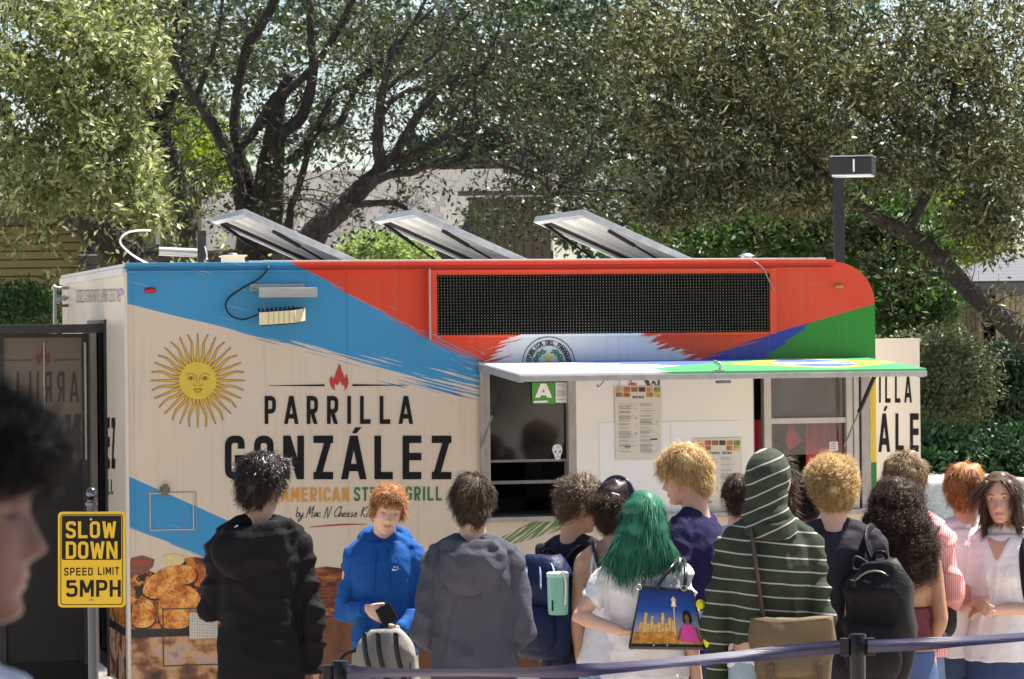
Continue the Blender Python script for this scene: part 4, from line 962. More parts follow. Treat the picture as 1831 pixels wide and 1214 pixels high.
# ---- posters, cards (hung on the truck)
def poster(name, px0, py0, px1, py1, off, label, cat, mat=PAPER):
    o = empty(name, (0, 0, 0), 0, label, cat); o.matrix_world = Matrix.Translation(TO) @ Matrix.Rotation(TH, 4, 'Z')
    MB().box(X(px0, py1), X(px1, py1), -off - 0.0015, -off, Z(px0, py1), Z(px0, py0)).build('sheet', mat, o); return o
def pl_(px, py, d): x, z = W(px, py); return (x, -d, z)
def menu(o, px0, py0, px1, py1, title, off, crop=0):
    w = px1 - px0; h = py1 - py0; dd = off + 0.0025
    cols = [(0.50, 0.33, 0.10), (0.35, 0.10, 0.03), (0.30, 0.08, 0.02), (0.06, 0.03, 0.02), (0.50, 0.22, 0.04), (0.14, 0.22, 0.05), (0.22, 0.18, 0.05), (0.45, 0.15, 0.04), (0.40, 0.20, 0.07), (0.55, 0.36, 0.10)]
    cells = [(i, 0) for i in range(6)] + [(0, 1), (1, 1), (4, 1), (5, 1)]
    for c, (i, j) in zip(cols, cells):
        x0 = px0 + w * (0.0 + i * 0.168); y0 = py0 + h * (0.010 + j * 0.070) ; m = MB(); decal(m, [[(x0 + 0.5, y0), (x0 + w * 0.15, y0), (x0 + w * 0.15, y0 + h * 0.062), (x0 + 0.5, y0 + h * 0.062)]], pl_, dd)
        m.build('dish_photo', pm('dish_%d' % cells.index((i, j)), c, 0.5, 0, 0.75, 55), o)
    m = MB(); big = len(title) > 5; tx0 = px0 + w * (0.22 if big else 0.375); tx1 = px0 + w * (0.80 if big else 0.62); ty = 0.157 if big else 0.126; decal(m, text_fit(title, tx0, tx1, py0 + h * ty, py0 + h * (ty + 0.035), 0.2, 0.6, 0.25), pl_, dd); m.build('title', INKM, o)
    m = MB(); rnd = random.Random(5)
    for c0 in (0.07, 0.54):
        y = 0.225
        while y < 0.90:
            head = rnd.random() < 0.22; ln = (0.26 if head else 0.20 + rnd.random() * 0.16)
            t = 0.0062 if head else 0.0035; decal(m, [[(px0 + w * c0, py0 + h * y), (px0 + w * (c0 + ln), py0 + h * y), (px0 + w * (c0 + ln), py0 + h * (y + t)), (px0 + w * c0, py0 + h * (y + t))]], pl_, dd)
            if rnd.random() < 0.45: decal(m, [[(px0 + w * (c0 + 0.36), py0 + h * y), (px0 + w * (c0 + 0.40), py0 + h * y), (px0 + w * (c0 + 0.40), py0 + h * (y + t)), (px0 + w * (c0 + 0.36), py0 + h * (y + t))]], pl_, dd)
            y += 0.012 if rnd.random() < 0.72 else 0.03
    m.build('menu_line', GREYM, o)['kind'] = 'stuff'
    m = MB(); decal(m, [(q, i % 2) for i, q in enumerate(thick([(px0 + w * .20, py0 + h * .83), (px0 + w * .22, py0 + h * .80), (px0 + w * .25, py0 + h * .83), (px0 + w * .28, py0 + h * .80), (px0 + w * .30, py0 + h * .83), (px0 + w * .34, py0 + h * .80)], 1.1) + thick([(px0 + w * .77, py0 + h * .715), (px0 + w * .92, py0 + h * .713)], 2.6))], pl_, dd); m.build('pen_mark', INKM, o)
o = poster('menu_poster', 1073, 756, 1325, 923, 0.001, 'large blank white sheet taped low on the menu board behind the menus', 'poster', WPAPER)
m = MB(); m.box(X(1196), X(1198), -0.0030, -0.0026, Z(1196, 923), Z(1196, 757)); m.build('fold_line', pm('fold', (0.6, 0.58, 0.58), 0.6), o)
o = poster('menu_poster', 1100, 691, 1182, 823, 0.006, 'tall beige paper menu headed MENU with food photos, hung below the awning', 'poster')
menu(o, 1100, 691, 1181, 823, 'MENU', 0.006)
o2 = poster('paper_header', 1108, 672, 1180, 689.5, 0.005, 'white strip of paper with red script and dark marks above the tall menu', 'poster', WPAPER)
m = MB(); decal(m, script('Chess', 1122, 688, 5.5), pl_, 0.0085); m.build('red_script', REDV, o2)
m = MB(); decal(m, [[(1148, 676), (1158, 676), (1162, 689), (1156, 689)], [(1163, 689), (1166, 681), (1170, 681), (1174, 689), (1171, 689), (1168, 685)], [(1175, 678), (1179, 678), (1179, 689), (1175, 689)]], pl_, 0.0085); m.build('dark_mark', INKM, o2)
o = poster('menu_poster', 1240, 784, 1327, 923, 0.006, 'shorter menu sheet headed SCHOOL MENU, half hidden by the blond boy', 'poster')
menu(o, 1246, 786, 1323, 923, 'SCHOOL MENU', 0.006)
o = empty('grade_card', (0, 0, 0), 0, 'green card with a big white letter A and white notice in the hatch window', 'sign'); o.matrix_world = Matrix.Translation(TO) @ Matrix.Rotation(TH, 4, 'Z')
def win(px, py, d): x, z = W(px, py, 0.04); return (x, 0.04 - d, z)
m = MB(); decal(m, [[(951, 684), (992, 684), (992, 722), (951, 722)]], win, 0.003); m.build('green_card', pm('card_green', (0.06, 0.30, 0.035), 0.35, 0, 0.05), o)
m = MB(); decal(m, [[(993, 684), (1014, 684), (1014, 720), (993, 720)]], win, 0.003); m.build('notice', WPAPER, o)
m = MB(); decal(m, text_fit('A', 958, 985, 686, 711, 0.22, 0.6), win, 0.005); decal(m, [[(954, 717), (978, 716), (980, 717.5), (978, 719.5), (954, 720)]], win, 0.005); m.build('letter', pm('card_white', (0.85, 0.85, 0.82), 0.4), o)
m = MB(); [decal(m, [[(996, y), (1010, y), (1010, y + 0.7), (996, y + 0.7)]], win, 0.005) for y in (687, 690.5, 697, 699.5, 702, 704.5, 707, 714)]; m.build('text_line', GREYM, o)
# ------------------------------------------------------------------ foliage materials and generators
def leafmat(name, cols, gloss=0.4, trans=0.35, tcol=None):
    if name in MATS: return MATS[name]
    b = NB(name); rnd = b.geo('Random Per Island')
    c = b.ramp(rnd, [(i / max(1, len(cols) - 1), q) for i, q in enumerate(cols)])
    b.set(Base_Color=c, Roughness=gloss + 0.20); b.b.inputs['Specular IOR Level'].default_value = 0.4
    tr = b.node('ShaderNodeBsdfTranslucent')
    g = b.node('ShaderNodeHueSaturation'); g.inputs['Saturation'].default_value = 1.15; g.inputs['Value'].default_value = 2.0; b.link(c, g.inputs['Color'])
    if tcol: b.link(tcol, tr.inputs[0])
    else: b.link(g.outputs[0], tr.inputs[0])
    ms = b.node('ShaderNodeMixShader'); ms.inputs[0].default_value = trans
    b.t.links.new(b.b.outputs[0], ms.inputs[1]); b.t.links.new(tr.outputs[0], ms.inputs[2]); b.t.links.new(ms.outputs[0], b.out.inputs[0])
    MATS[name] = b.m; return b.m
def leaf_mesh(name, cen, n_per, spread, L, Wd, mat, parent=None, droop=0.2, seed=0, flat=0.5):
    """sprigs at cen (N,3): n_per folded rhombic leaves round each"""
    rg = np.random.default_rng(seed); N = len(cen)
    if N == 0: return None
    ax = rg.normal(size=(N, 3)); ax[:, 2] = ax[:, 2] * 0.6 + 0.15; ax /= np.linalg.norm(ax, axis=1)[:, None]
    C = np.repeat(cen, n_per, 0); A_x = np.repeat(ax, n_per, 0); M = len(C)
    d = rg.normal(size=(M, 3)) * 0.62 + A_x * 0.75; d[:, 2] -= droop * 0.5; d /= np.linalg.norm(d, axis=1)[:, None]
    base = C + A_x * spread * 1.1 * rg.uniform(-0.8, 1.0, (M, 1)) + d * spread * 0.2
    s = np.cross(d, rg.normal(size=(M, 3)) * (1 - flat) + np.array([0, 0, 1.0]) * flat); s /= np.linalg.norm(s, axis=1)[:, None] + 1e-9
    nrm = np.cross(s, d)
    l = L * rg.uniform(0.6, 1.25, (M, 1)); w = Wd * rg.uniform(0.7, 1.2, (M, 1))
    v0 = base; v1 = base + d * l * 0.5 + s * w * 0.5 + nrm * w * 0.18; v2 = base + d * l; v3 = base + d * l * 0.5 - s * w * 0.5 + nrm * w * 0.18
    V = np.stack([v0, v1, v2, v3], 1).reshape(-1, 3).astype(np.float32)
    me = bpy.data.meshes.new(name); me.vertices.add(M * 4); me.vertices.foreach_set('co', V.ravel())
    idx = np.arange(M * 4, dtype=np.int32); me.loops.add(M * 4); me.loops.foreach_set('vertex_index', idx)
    me.polygons.add(M); me.polygons.foreach_set('loop_start', np.arange(M, dtype=np.int32) * 4)
    try: me.polygons.foreach_set('loop_total', np.full(M, 4, np.int32))
    except Exception: pass
    me.update(calc_edges=True); me.materials.append(mat)
    o = link(name, me, parent); o['kind'] = 'stuff'; return o
def blob_points(blobs, seed, clump=0.35, cs=1.2, hollow=0.0, back=0.0):
    """blobs [(px,py,Y,rx_px,rz_px,ry_m,count)] -> points"""
    rg = np.random.default_rng(seed); out = []
    for (px, py, Y, rx, rz, ry, n) in blobs:
        c = at(px, py, Y); s = Y / F; c = c + Vector((0, back, 0)); u = rg.normal(size=(n, 3)); u /= np.linalg.norm(u, axis=1)[:, None]; r = rg.uniform(hollow, 1, (n, 1)) ** (1 / 2.4)
        p = u * r * np.array([rx * s, ry, rz * s]) + np.array([c.x, c.y, c.z]); out.append(p)
    P = np.concatenate(out)
    if clump > 0:
        ph = rg.uniform(0, 6.28, (3, 3)); f = 6.28 / cs
        val = sum(np.sin(P[:, i] * f * (1 + 0.37 * k) + P[:, (i + 1) % 3] * f * 0.6 + ph[i, k]) for i in range(3) for k in range(2)) / 6
        val += rg.normal(size=len(P)) * 0.08
        P = P[val > (-0.35 + clump)]
    return P
BARK = None
def barkmat():
    b = NB('oak_bark'); co = b.coord(); n = b.noise(b.mapping(co, scale=(6, 6, 1.4)), 5, 5, 0.65); e = b.voro(b.mapping(co, scale=(14, 14, 4)), 2.0, 'DISTANCE_TO_EDGE')
    b.set(Base_Color=b.ramp(n, [(0.3, (0.022, 0.018, 0.016)), (0.6, (0.055, 0.046, 0.04)), (0.8, (0.10, 0.088, 0.078))]), Roughness=0.9)
    b.bump(b.add(n, b.mul(e, 0.8)), 0.8, 0.03); return b.m
BARK = barkmat()
def limb(mb, pts, Y, dY=0.0, jit=0.0, seed=0, n=9, ws=1.0):
    """pts [(px,py,width_px)] at depth Y (+dY over the length)"""
    k = len(pts); P = []; Rd = []
    rnd = random.Random(seed)
    for i, (px, py, w) in enumerate(pts):
        y = Y + dY * i / max(1, k - 1); p = at(px, py, y); P.append(p); Rd.append(w * y / F / 2 * ws)
    PP = spl(P, 4); RR = []
    for i in range(k - 1):
        for q in range(4): RR.append(Rd[i] + (Rd[i + 1] - Rd[i]) * q / 4 )
    RR.append(Rd[-1]); RR = [r * (1 + 0.08 * math.sin(i * 2.3 + seed)) for i, r in enumerate(RR)]
    mb.tube(PP, RR, n); return PP
def twigs(mb, starts, n, length, rad, seed, up=0.0, spread=1.0, depth=2):
    """thin wandering twigs from points along limbs; returns tips"""
    rnd = random.Random(seed); tips = []
    def grow(p, d, L, r, lev):
        P = [p]; Rr = [r]; q = p.copy(); d = d.normalized()
        for i in range(4):
            d = (d + Vector((rnd.gauss(0, .28), rnd.gauss(0, .2), rnd.gauss(0, .25) - 0.05 + up * 0.05))).normalized(); q = q + d * L / 4; P.append(q); Rr.append(r * (1 - 0.2 * (i + 1)))
        mb.tube(P, Rr, 4, caps=False); tips.append(P[-1]); tips.append(P[2])
        if lev > 0:
            for _ in range(3):
                i = rnd.randint(1, 4); nd = (d + Vector((rnd.gauss(0, .9), rnd.gauss(0, .6), rnd.gauss(0, .8)))).normalized(); grow(P[i], nd, L * 0.6, Rr[i] * 0.6, lev - 1)
    for _ in range(n):
        p = rnd.choice(starts); d = Vector((rnd.gauss(0, spread), rnd.gauss(0, .6), rnd.gauss(0.3 + up, .8)))
        grow(Vector(p), d, length * rnd.uniform(0.6, 1.3), rad * rnd.uniform(0.6, 1.2), depth)
    return tips

# ------------------------------------------------------------------ buildings behind
def wallmat(name, col, v=0.10): return pm(name, col, 0.8, 0, v, 3, 0.2, 50)
def world_x(px, py, Y): return at(px, py, Y).x
YB = 34.0; s_ = YB / F
OLIVE = wallmat('olive_paint', (0.20, 0.165, 0.065)); OLIVE2 = wallmat('olive_board_paint', (0.23, 0.205, 0.10))
bl = empty('wood_building', (at(100, 500, YB).x, YB, 0), 0, 'olive yellow clapboard building with a pale shingle roof behind the oaks', 'building')
def sub_build(mb, name, mat, root, **kw):
    o = mb.build(name, mat, None, **kw); o.parent = root; o.matrix_parent_inverse = Matrix.Translation(-Vector(root.location)) ; return o
zt_ = at(130, 402, YB).z; zb_ = 0.0
xa, xb = at(-160, 450, YB).x, at(262, 450, YB).x
ph = 0.085; nP = int((zt_ - 1.9) / ph)
me_ = MB().add([(xa, 0, 0), (xb, 0, 0), (xb, 0.03, ph - .014), (xa, 0.03, ph - .014), (xa, 0.05, 0), (xb, 0.05, 0), (xb, 0.05, ph - .014), (xa, 0.05, ph - .014)], [(0, 1, 2, 3), (4, 7, 6, 5), (0, 4, 5, 1), (3, 2, 6, 7), (0, 3, 7, 4), (1, 5, 6, 2)]).mesh('plank'); me_.materials.append(OLIVE)
for i in range(nP):
    o = link('plank', me_, bl); o.location = (-bl.location.x, 0, zt_ - (i + 1) * ph); 
sub_build(MB().box(xa, xb, YB + 0.051, YB + 0.2, 0, zt_), 'wall', wallmat('olive_dark', (0.05, 0.04, 0.02)), bl)  # dark backing in the plank gaps, coloured to stand for shadow lines
sub_build(MB().box(xa, xb + 0.1, YB - 0.35, YB + 0.1, zt_ + 0.001, zt_ + 0.12), 'fascia', wallmat('dark_fascia', (0.045, 0.035, 0.028)), bl)
# vertical board bay
xc, xd = at(262, 450, YB).x, at(365, 450, YB).x; zt2 = at(300, 358, YB).z
bw_ = (xd - xc) / 8; me_ = MB().box(0.004, bw_ - 0.004, -0.02, 0.0, 0, zt2 - 0.9).mesh('board'); me_.materials.append(OLIVE2)
for i in range(8):
    o = link('board', me_, bl); o.location = (xc + i * bw_ - bl.location.x, -0.35, 0.9)
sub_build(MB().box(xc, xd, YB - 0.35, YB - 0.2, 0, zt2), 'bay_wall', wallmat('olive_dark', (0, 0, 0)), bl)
sub_build(MB().box(xc - 0.05, xd + 0.06, YB - 0.42, YB - 0.1, zt2, zt2 + 0.07), 'bay_cap', wallmat('brown_cap', (0.07, 0.05, 0.035)), bl)
# shingle roof plane
SH = []
for k, c in enumerate(((0.080, 0.073, 0.064), (0.050, 0.046, 0.042), (0.100, 0.092, 0.081), (0.066, 0.060, 0.053))): SH.append(pm('shingle_%d' % k, c, 0.85, 0, 0.18, 14, 0.4, 60))
ra = Vector((at(372, 450, YB - 0.6).x, YB - 0.6, at(500, 448, YB - 0.6).z)); rb = Vector((at(372, 300, YB + 4).x, YB + 4, at(500, 311, YB + 4).z))
Lr = (rb - ra); Lr.x = 0; slope = Lr.normalized(); LL = Lr.length; nr = 13; ncol = 36; rx1 = at(900, 450, YB).x; rx0 = at(330, 450, YB).x; sw_ = (rx1 - rx0) / ncol
up_ = Vector((0, -slope.z, slope.y)); course = LL / nr
sub_build(MB().prism([(rx0 - 1, ra.y, ra.z - 0.04), (rx1 + 0.5, ra.y, ra.z - 0.04), (rx1 + 0.5, ra.y + slope.y * LL, ra.z + slope.z * LL - 0.04), (rx0 - 1, ra.y + slope.y * LL, ra.z + slope.z * LL - 0.04)], (0, 0, -0.1)), 'roof', SH[1], bl)
sub_build(MB().box(rx0 - 1, rx1 + 0.5, ra.y - 0.02, ra.y + 0.02, ra.z - 0.28, ra.z - 0.03), 'gutter_board', wallmat('dark_fascia', (0, 0, 0)), bl)
sub_build(MB().box(rx0, rx1 + 0.3, YB, YB + 3.6, 0, ra.z - 0.06), 'rear_wall', OLIVE, bl)
meS = []
for k in range(4):
    m = MB(); m.obox((0, 0, 0), sw_ * 0.475, course * 0.58, 0.016, Matrix(((1, 0, 0), (0, slope.y, -slope.z), (0, slope.z, slope.y)))); me_ = m.mesh('shingle'); me_.materials.append(SH[k]); meS.append(me_)
cnt = 0; rest = MB(); rnd = random.Random(3)
for j in range(nr):
    for i in range(ncol):
        p = Vector((rx0 + (i + 0.5 + (0.5 if j % 2 else 0)) * sw_, ra.y, ra.z)) + slope * ((j + 0.5) * course) + up_ * (0.010 + rnd.random() * 0.006) + slope * rnd.uniform(-0.03, 0.03)
        if cnt < 296:
            o = link('shingle', meS[rnd.randint(0, 3)], bl, p - Vector(bl.location)); o.rotation_euler = (R(3), 0, 0); cnt += 1
        else: rest.obox(p, sw_ * 0.475, course * 0.58, 0.016, Matrix(((1, 0, 0), (0, slope.y, -slope.z), (0, slope.z, slope.y))))
o = sub_build(rest, 'shingle', SH[0], bl); o['kind'] = 'stuff'
# small beige structure between oak and right trees
b2 = empty('garden_shed', (at(900, 450, 33).x, 33, 0), 0, 'dull beige low building half hidden by leaves above the middle of the truck', 'building')
xa, xb = at(838, 400, 33).x, at(985, 400, 33).x; zz = at(900, 352, 33).z; nb_ = 9; bw_ = (xb - xa) / nb_
me_ = MB().box(0.004, bw_ - 0.004, -0.02, 0.0, 0, zz).mesh('board'); me_.materials.append(wallmat('beige_brown', (0.075, 0.062, 0.04)))  # board colour darkened to carry the shade the building stands in
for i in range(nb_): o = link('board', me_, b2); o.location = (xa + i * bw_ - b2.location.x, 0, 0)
sub_build(MB().box(xa, xb, 33.001, 35, 0, zz - 0.02), 'wall', wallmat('beige_dark', (0.12, 0.10, 0.07)), b2)
sub_build(MB().prism([(xa - 0.1, 32.7, zz), (xb + 0.1, 32.7, zz), (xb + 0.1, 34.5, zz + 0.25), (xa - 0.1, 34.5, zz + 0.25)], (0, 0, 0.05)), 'roof', SH[3], b2)
# right building
YR = 28.0
b3 = empty('wood_building', (at(1760, 600, YR).x, YR, 0), 0, 'grey tan building with vertical boards and hipped grey roof at right edge', 'building')
TAN = wallmat('grey_tan_paint', (0.23, 0.20, 0.155)); TAN2 = wallmat('light_tan_paint', (0.33, 0.28, 0.20)); GR = pm('grey_shingle', (0.085, 0.085, 0.09), 0.85, 0, 0.2, 14, 0.4, 60)
def boards(xs, y, z0, z1, mat, root, n):
    w = (xs[1] - xs[0]) / n; me = MB().box(0.003, w - 0.003, -0.018, 0, z0, z1).mesh('board'); me.materials.append(mat)
    for i in range(n): o = link('board', me, root); o.location = (xs[0] + i * w - root.location.x, y - root.location.y, 0)
zt3 = at(1780, 512, YR).z
boards((at(1688, 600, YR).x, at(1752, 600, YR).x), YR, 0.3, zt3, TAN, b3, 8)
boards((at(1780, 600, YR - 0.6).x, at(1960, 600, YR - 0.6).x), YR - 0.6, 0.3, zt3, TAN2, b3, 20)
boards((at(1540, 600, YR + 3).x, at(1692, 600, YR + 3).x), YR + 3, 0.3, at(1600, 520, YR + 3).z, wallmat('pinkish_tan', (0.34, 0.24, 0.19)), b3, 12)
sub_build(MB().box(at(1688, 600, YR).x, at(1760, 600, YR).x, YR + 0.001, YR + 2, 0, zt3 - 0.01), 'wall', TAN, b3)
sub_build(MB().box(at(1782, 600, YR).x, at(1960, 600, YR).x, YR - 0.599, YR + 2, 0, zt3 - 0.01), 'wall', TAN, b3)
sub_build(MB().box(at(1540, 600, YR + 3).x, at(1692, 600, YR + 3).x, YR + 3.001, YR + 4, 0, at(1600, 520, YR + 3).z - 0.02), 'wall', TAN, b3)
sub_build(MB().box(at(1750, 600, YR).x, at(1756, 600, YR).x, YR - 0.08, YR, 0, zt3), 'corner_post', TAN2, b3)
sub_build(MB().box(at(1776, 600, YR).x, at(1782, 600, YR).x, YR - 0.68, YR - 0.62, 0, zt3), 'corner_post', TAN2, b3)
za = at(1780, 505, YR - 0.9).z; zr = at(1800, 455, YR + 2).z
xe = at(1718, 505, YR - 0.9).x; xf_ = at(2000, 505, YR).x; xr_ = at(1790, 460, YR + 2).x
sub_build(MB().add([(xe, YR - 0.9, za), (xf_, YR - 0.9, za), (xf_, YR + 2, zr), (xr_, YR + 2, zr), (xe, YR + 3, za), (xe, YR - 0.9, za - 0.06), (xf_, YR - 0.9, za - 0.06), (xf_, YR + 2, za - 0.06), (xe, YR + 3, za - 0.06)],
          [(0, 1, 2, 3), (0, 3, 4), (0, 5, 6, 1), (0, 4, 8, 5), (5, 8, 7, 6), (1, 6, 7, 2)]), 'roof', GR, b3)
sub_build(MB().box(xe - 0.03, xf_, YR - 0.94, YR - 0.90, za - 0.10, za - 0.002), 'fascia', wallmat('grey_fascia', (0.10, 0.095, 0.09)), b3)
# lean ridge shingle courses as real strips
mb = MB()
for q in range(9):
    t = q / 9; y = YR - 0.9 + 2.9 * t; z = za + (zr - za) * t; x0 = xe + (xr_ - xe) * t; mb.prism([(x0, y, z + 0.003), (xf_, y, z + 0.003), (xf_, y + 0.33, z + (zr - za) * 0.11 + 0.003), (x0 + 0.05, y + 0.33, z + (zr - za) * 0.11 + 0.003)], (0, 0, 0.010))
o = sub_build(mb, 'shingle_course', GR, b3); o['kind'] = 'stuff'

# ------------------------------------------------------------------ trees
def tree(label, blobs, limbs, lm, dens=1.0, n_per=7, spread=0.09, L=0.055, Wd=0.024, seed=1, clump=0.3, cs=1.2, tw=0, twl=0.5, droop=0.25, loc=None, group=None, name='oak_tree', twr=0.006, tipsn=350, back=0.0):
    Y = blobs[0][2]; root = empty(name, loc or (0, 0, 0), 0, label, 'tree', group)
    P = blob_points([b_[:6] + (int(b_[6] * dens),) for b_ in blobs], seed, clump, cs, 0.0, back)
    if limbs:
        mb = MB(); allp = []
        for i, l in enumerate(limbs):
            pp = limb(mb, l[0], l[1], l[2] if len(l) > 2 else 0, seed=i); allp += pp[len(pp) // 3:]
        tr = mb.build('trunk', BARK, None, smooth='all')
        parts = [tr]
        if tw:
            m2 = MB(); tips = twigs(m2, allp, tw, twl, twr, seed); t2 = m2.build('branch', BARK, None); t2['kind'] = 'stuff'; parts.append(t2)
            if tipsn: P = np.concatenate([P, np.array([tuple(t) for t in random.Random(seed).sample(tips, min(len(tips), tipsn))]) + np.random.default_rng(5).normal(size=(min(len(tips), tipsn), 3)) * 0.06])
    else: parts = []
    parts.append(leaf_mesh('crown', P, n_per, spread, L, Wd, lm, None, droop, seed))
    for p in parts: p.parent = root; p.matrix_parent_inverse = Matrix.Translation(-Vector(root.location))
    return root
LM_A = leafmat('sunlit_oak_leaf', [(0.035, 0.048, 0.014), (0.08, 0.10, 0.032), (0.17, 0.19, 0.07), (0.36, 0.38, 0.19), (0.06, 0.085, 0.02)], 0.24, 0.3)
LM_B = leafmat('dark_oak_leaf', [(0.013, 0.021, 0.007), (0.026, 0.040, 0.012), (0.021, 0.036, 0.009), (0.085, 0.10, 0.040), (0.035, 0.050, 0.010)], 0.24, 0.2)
LM_C = leafmat('brown_olive_leaf', [(0.016, 0.023, 0.008), (0.032, 0.044, 0.014), (0.080, 0.092, 0.036), (0.24, 0.25, 0.13), (0.065, 0.045, 0.015), (0.032, 0.048, 0.012)], 0.24, 0.25)
LM_D = leafmat('glossy_green_leaf', [(0.028, 0.065, 0.016), (0.05, 0.10, 0.022), (0.04, 0.08, 0.02)], 0.28, 0.3)
LM_E = leafmat('yellow_green_leaf', [(0.10, 0.15, 0.02), (0.15, 0.20, 0.03), (0.08, 0.12, 0.02)], 0.4, 0.45)
LM_F = leafmat('blue_pine_leaf', [(0.035, 0.07, 0.045), (0.05, 0.09, 0.05)], 0.5, 0.2)

# left sunlit oak crown (stands at the left behind the truck)
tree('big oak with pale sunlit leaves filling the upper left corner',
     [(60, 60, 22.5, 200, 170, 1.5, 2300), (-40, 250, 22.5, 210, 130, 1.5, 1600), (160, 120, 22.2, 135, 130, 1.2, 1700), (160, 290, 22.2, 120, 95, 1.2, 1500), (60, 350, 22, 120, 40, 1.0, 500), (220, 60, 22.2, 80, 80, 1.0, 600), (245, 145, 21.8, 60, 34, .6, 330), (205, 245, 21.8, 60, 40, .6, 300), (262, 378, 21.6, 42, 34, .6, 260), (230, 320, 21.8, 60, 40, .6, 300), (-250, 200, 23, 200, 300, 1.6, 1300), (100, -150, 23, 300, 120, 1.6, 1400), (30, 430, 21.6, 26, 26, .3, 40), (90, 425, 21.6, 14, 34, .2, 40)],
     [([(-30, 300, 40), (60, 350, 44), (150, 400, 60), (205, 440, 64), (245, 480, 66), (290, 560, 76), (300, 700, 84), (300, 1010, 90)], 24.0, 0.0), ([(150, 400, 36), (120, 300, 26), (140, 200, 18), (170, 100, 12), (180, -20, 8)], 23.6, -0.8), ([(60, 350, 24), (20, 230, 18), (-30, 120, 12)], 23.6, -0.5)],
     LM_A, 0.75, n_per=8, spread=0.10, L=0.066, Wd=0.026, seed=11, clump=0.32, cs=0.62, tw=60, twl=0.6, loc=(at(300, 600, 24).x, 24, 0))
# second dark trunk
tree('forked dark oak trunk leaning up just right of the pale sunlit oak',
     [(300, 60, 25.5, 90, 110, 1.2, 420), (240, -60, 25.5, 160, 80, 1.2, 500), (340, 150, 25.5, 60, 70, 1.0, 200), (280, 180, 25.5, 60, 60, 1.0, 160)],
     [([(345, 1020, 60), (345, 700, 54), (343, 480, 48), (333, 400, 40), (318, 330, 36), (300, 270, 36), (282, 225, 34), (268, 170, 22), (262, 90, 18), (265, -20, 14)], 25.5), ([(284, 225, 30), (302, 185, 22), (318, 140, 18), (330, 80, 15), (332, -20, 13)], 25.4), ([(258, 235, 26), (262, 180, 20), (266, 100, 14), (300, 20, 10)], 25.3), ([(300, 270, 22), (275, 240, 26), (258, 215, 22)], 25.4)],
     LM_B, 0.5, n_per=7, seed=12, clump=0.3, cs=0.6, tw=40, twl=0.5, back=1.0, loc=(at(345, 600, 25.5).x, 25.5, 0))
# main multi-stem oak
YM = 24.5
main_limbs = [([(470, 1015, 120), (470, 700, 110), (462, 520, 92), (450, 440, 60), (432, 367, 26), (419, 294, 24), (387, 235, 22), (350, 173, 19), (322, 131, 14), (311, 86, 11), (320, 17, 9)], YM),
  ([(455, 430, 40), (446, 332, 24), (426, 270, 24), (420, 208, 20), (429, 138, 16), (446, 76, 20), (484, 17, 18), (505, -40, 15)], YM + 0.1),
  ([(462, 440, 46), (463, 367, 30), (474, 294, 28), (491, 225, 28), (502, 173, 24), (520, 130, 14)], YM),
  ([(430, 262, 18), (462, 226, 20), (484, 190, 22), (498, 168, 20)], YM),
  ([(480, 450, 46), (491, 374, 34), (494, 300, 30), (500, 242, 28), (540, 208, 22), (560, 131, 18), (556, 70, 14), (552, -30, 12)], YM - 0.1),
  ([(500, 291, 14), (520, 285, 16), (542, 268, 16), (561, 242, 16), (590, 228, 16), (612, 214, 14), (632, 165, 12), (665, 125, 10), (704, 85, 9), (740, 40, 7), (770, -20, 6)], YM - 0.1),
  ([(500, 440, 30), (517, 398, 16), (520, 370, 14), (533, 339, 13), (550, 277, 12), (561, 240, 11)], YM - 0.2),
  ([(561, 242, 12), (585, 190, 10), (600, 166, 10), (652, 131, 9), (704, 90, 8), (728, 62, 7), (780, 10, 5)], YM - 0.1),
  ([(350, 173, 12), (372, 120, 9), (390, 60, 7), (400, -20, 6)], YM), ([(502, 173, 16), (560, 120, 14), (600, 60, 12), (640, -20, 10)], YM - 0.1)]
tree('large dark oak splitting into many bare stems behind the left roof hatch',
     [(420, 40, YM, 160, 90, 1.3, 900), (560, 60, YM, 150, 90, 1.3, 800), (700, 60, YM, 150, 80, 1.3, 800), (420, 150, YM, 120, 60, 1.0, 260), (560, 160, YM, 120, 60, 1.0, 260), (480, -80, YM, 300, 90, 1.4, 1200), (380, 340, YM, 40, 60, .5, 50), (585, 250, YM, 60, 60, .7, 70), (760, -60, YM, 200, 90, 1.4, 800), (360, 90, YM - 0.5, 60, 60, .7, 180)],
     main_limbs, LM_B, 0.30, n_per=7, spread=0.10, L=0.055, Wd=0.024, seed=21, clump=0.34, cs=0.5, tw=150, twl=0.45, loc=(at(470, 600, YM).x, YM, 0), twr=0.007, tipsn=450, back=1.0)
YG = 23.6
